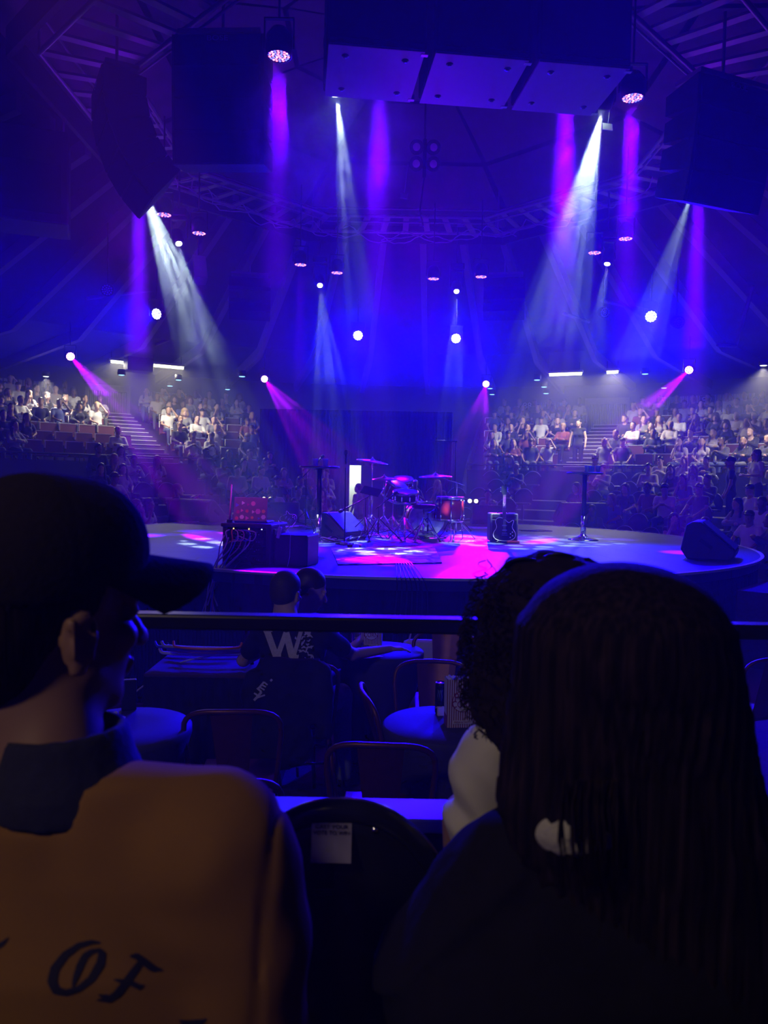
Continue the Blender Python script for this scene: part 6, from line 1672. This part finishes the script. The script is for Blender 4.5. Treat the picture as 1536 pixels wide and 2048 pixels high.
# shirt
def folds(P):
    r = np.linalg.norm(P - np.array([sh[0] - .02, .7, sh[2] + .03]), axis=1)
    return -(.0022 * np.sin(r * 80 + 3 * npnoise(P, 8, 1)) * np.exp(-r * 7) + .004 * npnoise(P, 11, 5) + .0016 * npnoise(P, 34, 2))
seam = lambda P: .004 * np.exp(-((P[:, 0] - (A(545, 1650, .75)[0] - (A(545, 1650, .75)[2] - P[:, 2]) * .05)) / .004) ** 2) * (P[:, 2] < sh[2] + .05)
shirt = [('l', .04, [.90, 1.1, 1.3, 1.42, 1.50, 1.56], [nb[0]] * 6, [.81, .81, .81, .81, .815, .82], [.235, .250, .258, .25, .21, .12], [.125, .13, .130, .115, .085, .05]),
         ('c', .09, tuple(nb + [.03, .01, -.035]), tuple(sh), .046, .060), ('c', .05, tuple(nb + [-.03, .01, -.035]), tuple(lsh), .046, .060),
         ('c', .04, tuple(sh), tuple(A(492, 1880, .77)), .060, .057), ('c', .02, tuple(A(492, 1880, .77)), tuple(el), .057, .060), ('c', .03, tuple(lsh), tuple(lsh + np.array([-.03, .0, -.3])), .060, .058), ('f', 0, folds), ('f', 0, seam),
         ('cut', .006, lambda P: (.066 - np.hypot((P[:, 0] - nb[0] - .005), (P[:, 1] - .80) * .9)) - 10 * (P[:, 2] < nb[2] - .03))]
sho = body('shirt', shirt, (nb[0] - .45, .58, .93), (nb[0] + .42, 1.0, nb[2] + .09), .0062, M_tan, man)
# dark collar of an under layer
col = [('l', .01, [nb[2] - .03, nb[2] - .005, nb[2] + .02, nb[2] + .05], [nb[0] + .012, nb[0] + .010, nb[0] + .006, nb[0] + .003], [.81, .81, .815, .82], [.092, .082, .072, .064], [.080, .078, .072, .066]), ('f', 0, lambda P: -.003 * npnoise(P, 22, 3)),
       ('cut', .004, lambda P: .056 - np.hypot(P[:, 0] - nb[0], P[:, 1] - .82))]
body('collar', col, (nb[0] - .2, .62, nb[2] - .07), (nb[0] + .2, 1.0, nb[2] + .08), .006, M_navy, man)
# cap: crown, brim
crown = [('e', .01, (0, -.014, .052), (.090, .112, .106)), ('e', .01, (0, .03, .068), (.074, .080, .086)), ('cut', .004, lambda P: .030 - P[:, 2] + .25 * P[:, 1]), ('e', -.003, (0, -.016, .02), (.080, .102, .098)),
         ('f', 0, lambda P: .0012 * np.exp(-(np.abs(np.sin(3 * np.arctan2(P[:, 1] + .01, P[:, 0]))) / .06) ** 2))]
cp = empty('cap', hc, 0, 'dark baseball cap on the head of the man at the left', 'cap')
Mrot = Matrix.Rotation(yaw, 4, 'Z') @ Matrix.Rotation(R(-3), 4, 'X')
o = body('crown', crown, (-.12, -.15, -.03), (.12, .13, .17), .0045, M_cap, cp); o.rotation_euler = Mrot.to_euler()
mb = MB(); K = 18; J = 8; vs = []
for th in (0, .004):
    for jx in range(J + 1):
        t = jx / J
        for i in range(K + 1):
            u = -1 + 2 * i / K; a = u * 1.22
            x0, y0 = .083 * math.sin(a), .098 * math.cos(a) - .012
            ext = .120 * max(0, math.cos(a * .86)) ** .7
            x, y = x0 * (1 + .04 * t), y0 + ext * t
            z = .066 - .046 * (x / .08) ** 2 * (.55 + .45 * t) - .016 * t + th
            vs.append((x, y, z))
n1 = (J + 1) * (K + 1); fs = []
for jx in range(J):
    for i in range(K): a = jx * (K + 1) + i; fs.append((a, a + K + 1, a + K + 2, a + 1)); b = a + n1; fs.append((b, b + 1, b + K + 2, b + K + 1))
for i in range(K): a = J * (K + 1) + i; fs.append((a, a + n1, a + n1 + 1, a + 1))
mb.add(vs, fs, smooth=True); o = mb.build('brim', M_cap, cp); o.rotation_euler = Mrot.to_euler()
mb = MB(); mb.lathe([(0, .150), (.006, .149), (.008, .145)], (0, -.012, 0), 12); o = mb.build('top_button', M_cap, cp); o.rotation_euler = Mrot.to_euler()
# blackletter print on the back
bpy.context.view_layer.update(); bs = bvh_world(sho); q = .4557
def S_(pts): return tuple((x * q, 1500 + y * q, w_ * q) for x, y, w_ in pts)
M_inkn = mat('navy_ink', (.015, .013, .035), .8)
printed([S_([(440, 845, 8), (400, 843, 22), (345, 858, 26), (285, 900, 34), (240, 960, 40), (228, 1015, 44), (245, 1055, 40), (290, 1066, 30), (345, 1048, 28), (400, 1005, 34), (440, 940, 40), (448, 895, 34), (430, 872, 18)]),
         S_([(440, 875, 14), (400, 885, 24), (372, 905, 30), (350, 950, 34), (328, 1010, 24), (318, 1040, 8)]), S_([(366, 895, 20), (395, 905, 8)]),
         S_([(570, 905, 10), (600, 905, 30), (640, 935, 34), (670, 958, 34), (715, 966, 6)]), S_([(622, 925, 26), (585, 975, 34), (550, 1025, 36), (515, 1070, 36), (480, 1095, 30), (425, 1098, 8)]), S_([(432, 1075, 8), (470, 1085, 26), (490, 1105, 6)]),
         S_([(500, 1008, 8), (535, 1015, 22), (580, 1025, 26), (610, 1040, 26), (632, 1032, 5)]), S_([(-40, 880, 24), (10, 850, 20), (38, 822, 4)]), S_([(785, 1188, 8), (830, 1200, 30), (880, 1196, 30), (908, 1180, 5)]), S_([(790, 1215, 30), (900, 1230, 40)])], bs, 'lettering', M_inkn, sho, .0012, 6)

# ---- the woman with long straight hair
WY = .80
wc_ = at(1250, 1262, WY)
def ix(px, Y, py=1400): return at(px, py, Y).x
def iz(py, Y, px=1250): return at(px, py, Y).z
zs = [iz(y, WY) for y in (1262, 1290, 1330, 1400, 1500, 1600, 1660, 1760, 1900, 2080)]
Lx = [1056, 1050, 1042, 1033, 1018, 1008, 1040, 1120, 1180, 1200]; Rx = [1444, 1458, 1474, 1492, 1512, 1534, 1550, 1570, 1580, 1590]
cxs = [(ix(a, WY, 1024) + ix(b, WY, 1024)) / 2 for a, b in zip(Lx, Rx)]; rxs = [(ix(b, WY, 1024) - ix(a, WY, 1024)) / 2 for a, b in zip(Lx, Rx)]
hairp = [('l', .03, zs, cxs, [WY + .0] * 5 + [WY - .01, WY - .03, WY - .05, WY - .06, WY - .06], rxs, [.085, .10, .105, .10, .09, .08, .06, .035, .028, .022], 2.3),
         ('e', .03, tuple(at(1248, 1262, WY)), (.103, .112, .072)),
         ('f', 0, lambda P: -.0022 * np.sin(np.arctan2(P[:, 1] - WY, P[:, 0] - wc_.x) * 46 + 2.5 * npnoise(P, 6, 1)) * np.clip((wc_.z + .04 - P[:, 2]) * 9, 0, 1) - .004 * npnoise(P * [1, 1, .25], 26, 7) * np.clip((wc_.z + .02 - P[:, 2]) * 5, 0, 1))]
Mw = np.eye(4); Mw[:3, :3] = rotz(R(6)); Mw[:3, 3] = [wc_.x, WY + .01, at(1250, 1400, WY).z]
wn = A(1250, 1640, .83)
def jac(P): return -.004 * npnoise(P, 13, 6) - .0018 * npnoise(P, 40, 2)
wb = [('x', .02, Mw, head_prims(1), .90), ('l', .03, [.95, 1.2, 1.4, 1.52], [wn[0] - .01] * 4, [.90] * 4, [.16, .17, .16, .08], [.06, .06, .06, .04]), ('c', .03, tuple(wn), (wc_.x, WY + .02, wc_.z - .15), .045, .045),
      ('c', .03, tuple(A(1030, 1790, .86)), tuple(A(960, 2120, .84)), .045, .04), ('c', .03, tuple(A(1500, 1770, .86)), tuple(A(1560, 2120, .84)), .045, .04), ('c', .03, tuple(A(1030, 1800, .88)), tuple(A(1500, 1790, .88)), .035, .035)]
wom = body('person', wb, (wn[0] - .30, .66, .97), (wn[0] + .32, 1.0, 1.88), .0075, M_skm)
tag(wom, 'woman with long straight black hair seen from behind, large at the right', 'person')
body('hair', hairp, (ix(960, WY, 1024), WY - .16, zs[-1] - .01), (ix(1640, WY, 1024), WY + .16, at(1250, 1090, WY).z), .0048, M_hairb, wom)
M_jack = mat('dark_jacket', (.020, .018, .024), .95, noise=.25, scale=30, bump=.4, spec=.05)
JY = .80
jz = [iz(y, JY) for y in (1672, 1720, 1790, 1850, 1905, 1950, 1990, 2080)]; jl = [1010, 940, 884, 856, 832, 790, 778, 790]
jx_ = [ix(a, JY, 1024) for a in jl]; jr = ix(1640, JY, 1024)
jk2 = [('l', .02, jz, [(a + jr) / 2 for a in jx_], [JY + .03] * 8, [(jr - a) / 2 for a in jx_], [.075, .10, .115, .12, .125, .125, .125, .125], 2.4),
       ('c', .03, tuple(A(1030, 1725, .80)), tuple(A(1480, 1700, .80)), .045, .045), ('f', 0, jac), ('f', 0, lambda P: -.006 * np.exp(-((P[:, 2] - (iz(1900, JY) + (P[:, 0] - ix(850, JY, 1024)) * 1.1)) / .012) ** 2))]
body('jacket', jk2, (ix(740, JY, 1024), .62, .97), (ix(1660, JY, 1024), 1.02, iz(1640, JY)), .0065, M_jack, wom)
# pale collar showing between the strands
cc = A(1140, 1662, .745)
pc = [('e', .01, tuple(cc), (.042, .03, .026), np.array(Matrix.Rotation(R(12), 3, 'Y'))), ('e', .02, tuple(A(1200, 1650, .745)), (.035, .03, .018)), ('f', 0, lambda P: -.002 * npnoise(P, 60, 3))]
M_fleece = mat('pale_fleece', (.62, .58, .52), .95, noise=.15, scale=90, bump=.5)
body('collar', pc, tuple(cc - .09), tuple(cc + .10), .005, M_fleece, wom)
mb = MB(); rg = random.Random(8)
for k in range(46):
    x0 = 1150 + rg.gauss(40, 34); Y0 = .705 + rg.uniform(-.006, .006)
    pts = [A(x0 + rg.uniform(-6, 6), 1560, Y0 + .01), A(x0 - 6 + rg.uniform(-5, 5), 1620, Y0), A(x0 - 4 + rg.uniform(-8, 8), 1680, Y0 - .004), A(x0 + rg.uniform(-14, 14), 1760 + rg.uniform(-20, 40), Y0 - .006)]
    pts = [Vector(pts[0]).lerp(Vector(pts[1]), t) for t in (0, .5)] + [Vector(pts[1]).lerp(Vector(pts[2]), t) for t in (0, .5)] + [Vector(pts[2]), Vector(pts[3])]
    mb.tube(pts, [.0014, .0016, .0015, .0014, .0012, .0004], 4)
mb.build('loose_strands', M_hairb, wom)

# ---- the curly haired woman in the next row
QY = 1.16
qc = at(1105, 1255, QY); Mq = np.eye(4); Mq[:3, :3] = rotz(R(10)); Mq[:3, 3] = [qc.x - .005, QY, qc.z - .035]
qn = A(1120, 1480, 1.18)
qb = [('x', .02, Mq, head_prims(1), .92), ('l', .03, [.95, 1.2, 1.38, 1.46], [qn[0]] * 4, [1.2] * 4, [.16, .17, .18, .10], [.09, .10, .09, .06]), ('c', .03, tuple(qn), (qc.x, QY, qc.z - .1), .05, .05),
      ('c', .03, tuple(A(1010, 1520, 1.17)), tuple(A(985, 1650, 1.17)), .026, .024), ('c', .02, tuple(A(985, 1650, 1.17)), tuple(A(965, 1740, 1.36)), .024, .024), ('e', .02, tuple(A(962, 1752, 1.42)), (.035, .045, .02)), ('c', .03, tuple(A(990, 1510, 1.18)), tuple(A(1250, 1520, 1.18)), .04, .04)]
cur = body('person', qb, (qn[0] - .28, .98, .97), (qn[0] + .26, 1.5, 1.86), .0095, M_skm); tag(cur, 'curly haired woman in a white shirt, half hidden behind the long haired woman', 'person')
M_curl = mat('curly_dark_hair', (.026, .016, .020), .8, spec=.1, noise=.4, scale=60)
ch = [('e', .03, tuple(qc + Vector((0, .0, .02))), (.115, .12, .095)), ('e', .04, tuple(qc + Vector((-.05, -.01, -.09))), (.075, .09, .10)), ('e', .04, tuple(qc + Vector((.05, -.01, -.08))), (.09, .09, .10)), ('e', .03, tuple(qc + Vector((-.035, -.04, -.15))), (.055, .05, .06)), ('f', 0, lambda P: -.006 * npnoise(P, 95, 3) - .004 * npnoise(P, 190, 5))]
ho = body('hair', ch, tuple(qc - Vector((.2, .17, .24))), tuple(qc + Vector((.2, .17, .15))), .006, M_curl, cur)
mb = MB(); rg = random.Random(12)
for k in range(330):
    u = rg.uniform(-1, 1); th = rg.uniform(PI * .75, PI * 1.75)   # left and near side
    zc = .10 - .26 * rg.random() ** .8
    wd = .112 * math.sqrt(max(.05, 1 - ((zc + .02) / .2) ** 2))
    b = qc + Vector((math.cos(th) * wd * 1.03 - .012, math.sin(th) * wd * .95, zc))
    L_ = rg.uniform(.02, .05); r_ = rg.uniform(.004, .008); pts = []
    out = Vector((math.cos(th), math.sin(th), 0))
    n = 22; tw = rg.uniform(0, 6)
    for i in range(n):
        t = i / (n - 1); a = tw + t * 2 * PI * rg.choice((1.8, 1.85)); side = Vector((-math.sin(th), math.cos(th), 0))
        pts.append(b + out * (.004 + r_ * math.cos(a) + .010 * t) + side * r_ * math.sin(a) - Vector((0, 0, 1)) * L_ * t)
    mb.tube(pts, [.0011] * (n - 1) + [.0005], 3)
mb.build('curls', M_curl, ho)
M_wsl = mat('white_cotton', (.72, .68, .60), .85, noise=.04, scale=8, bump=.1)
sy = [1432, 1450, 1480, 1530, 1560, 1610, 1640, 1670, 1706]; sl = [990, 966, 940, 915, 908, 914, 899, 905, 913]; srr = [1030, 1045, 1060, 1070, 1070, 1062, 1050, 1035, 1015]
SY = 1.15
swp = [('l', .012, [iz(y, SY) for y in sy], [(ix(a, SY, 1024) + ix(b, SY, 1024)) / 2 for a, b in zip(sl, srr)], [SY] * 9, [(ix(b, SY, 1024) - ix(a, SY, 1024)) / 2 for a, b in zip(sl, srr)], [.03, .045, .055, .06, .06, .058, .056, .05, .045]),
       ('l', .03, [.97, 1.2, 1.4, 1.50], [qn[0] + .03] * 4, [1.2] * 4, [.14, .16, .17, .09], [.10, .11, .10, .07]),
       ('f', 0, lambda P: -(.0055 * np.sin((P[:, 0] * 1.0 + P[:, 2] * .75) * 95 + 2 * npnoise(P, 9, 2)) * np.clip((iz(1500, SY) - P[:, 2]) * 16, 0, 1) + .003 * npnoise(P, 24, 4)))]
body('blouse', swp, (ix(860, SY, 1024), .98, .99), (qn[0] + .30, 1.42, iz(1425, SY)), .0065, M_wsl, cur)
mb = MB(); bc = A(965, 1716, SY); mb.lathe([(.05, -.012), (.055, 0), (.05, .012)], Vector(bc), 24); mb.build('cuff', M_black, cur)
# sunglasses pushed up on the curly hair
sg = empty('sunglasses', at(1080, 1128, QY - .01), R(-4), 'dark sunglasses pushed up on the curly hair', 'sunglasses')
for ppx, ppy in ((1046, 1131), (1117, 1122)):
    c_ = Matrix.Rotation(R(4), 3, 'Z') @ (at(ppx, ppy, QY - .02) - sg.location)
    T_ = Matrix.Translation(c_) @ Matrix.Rotation(R(58), 4, 'X')
    loop = [T_ @ Vector((.026 * math.cos(t), 0, .022 * math.sin(t) - .002 * math.cos(2 * t))) for t in [2 * PI * i / 28 for i in range(28)]]
    mb = MB(); mb.tube(loop, .0022, 6, closed=True); rim = mb.build('rim', M_blk, sg)
    mb = MB(); mb.add(loop, [tuple(range(28))]); mb.build('lens', mat('dark_lens', (.01, .01, .015), .1), rim)
    mb = MB(); mb.tube([c_ + Vector((-.026 if ppx < 1080 else .026, 0, 0)), c_ + Vector((-.045 if ppx < 1080 else .045, .05, -.03)), c_ + Vector((-.05 if ppx < 1080 else .05, .10, -.05))], .002, 5); mb.build('temple_arm', M_blk, sg)
mb = MB(); mb.tube([Matrix.Rotation(R(4), 3, 'Z') @ (at(1072, 1128, QY - .02) - sg.location), Matrix.Rotation(R(4), 3, 'Z') @ (at(1091, 1126, QY - .02) - sg.location)], .002, 5); mb.build('bridge', M_blk, sg)

# seats they sit on
shell_seat(Vector((nb[0], .66, NZ)), 0, 'black shell seat under the man in the cap')
shell_seat(Vector((wn[0], .70, NZ)), 0, 'black shell seat under the woman with long hair')
shell_seat(Vector((qn[0] + .05, 1.24, NZ)), 0, 'black shell seat under the curly haired woman')

# ---------------------------------------------------------------- haze, thinner near the floor, and drifting smoke under the lamps
def haze_mat(name, dens, noise=None, g=.2):
    mz = bpy.data.materials.new(name); mz.use_nodes = True
    nt = mz.node_tree; N = nt.nodes; L = nt.links; N.remove(N['Principled BSDF'])
    v = N.new('ShaderNodeVolumeScatter'); v.inputs['Density'].default_value = dens
    v.inputs['Anisotropy'].default_value = g; v.inputs['Color'].default_value = (1, 1, 1, 1)
    L.new(v.outputs[0], N['Material Output'].inputs['Volume'])
    if noise:
        tc = N.new('ShaderNodeTexCoord'); nz = N.new('ShaderNodeTexNoise'); nz.inputs['Scale'].default_value = noise[0]; nz.inputs['Detail'].default_value = 5; nz.inputs['Distortion'].default_value = 1.2
        mp = N.new('ShaderNodeMapping'); mp.inputs['Scale'].default_value = (1, 1, .7); L.new(tc.outputs['Object'], mp.inputs[0]); L.new(mp.outputs[0], nz.inputs[0])
        sp = N.new('ShaderNodeSeparateXYZ'); L.new(tc.outputs['Object'], sp.inputs[0])
        ln = N.new('ShaderNodeVectorMath'); ln.operation = 'LENGTH'
        dv = N.new('ShaderNodeVectorMath'); dv.operation = 'DIVIDE'; dv.inputs[1].default_value = noise[1]; L.new(tc.outputs['Object'], dv.inputs[0]); L.new(dv.outputs[0], ln.inputs[0])
        f = N.new('ShaderNodeMapRange'); f.inputs[1].default_value = 1.0; f.inputs[2].default_value = .45; f.inputs[3].default_value = 0; f.inputs[4].default_value = 1; L.new(ln.outputs['Value'], f.inputs[0])
        m = N.new('ShaderNodeMapRange'); m.inputs[1].default_value = .40; m.inputs[2].default_value = .66; m.inputs[3].default_value = 0.05; m.inputs[4].default_value = dens; L.new(nz.outputs['Fac'], m.inputs[0])
        x = N.new('ShaderNodeMath'); x.operation = 'MULTIPLY'; L.new(m.outputs[0], x.inputs[0]); L.new(f.outputs[0], x.inputs[1]); L.new(x.outputs[0], v.inputs['Density'])
    return mz
for (z0, dn, lb) in ((-.5, .007, 'thin theatrical haze filling the whole hall'), (3.7, .015, 'denser blue violet haze up among the lamps')):
    mb = MB(); mb.lathe([(WR + .5, z0), (WR + .5, 9.6)], (CX, CY, 0), 48, smooth=False)
    o = mb.build('haze', haze_mat('haze', dn)); tag(o, lb, 'haze', kind='stuff')
for k, (px, py, d, rx, ry, rz, dn, lb) in enumerate(((655, 265, 7.9, 1.0, .9, .95, .9, 'drifting smoke wisps below the left of the flown speakers'), (1190, 330, 8.4, .85, .8, 1.2, .35, 'drifting smoke wisps under the right white lamp'),
                                            (310, 470, 10.7, .8, .8, 1.3, .3, 'drifting smoke wisps under the curved speaker stack'))):
    bm = bmesh.new(); bmesh.ops.create_icosphere(bm, subdivisions=3, radius=1)
    me = bpy.data.meshes.new('smoke'); bm.to_mesh(me); bm.free(); me.transform(Matrix.Diagonal((rx, ry, rz, 1))); me.materials.append(haze_mat('smoke', dn, (3.2, (rx, ry, rz))))
    o = bpy.data.objects.new('smoke', me); COL.objects.link(o); o.location = at(px, py, d); tag(o, lb, 'smoke', kind='stuff')
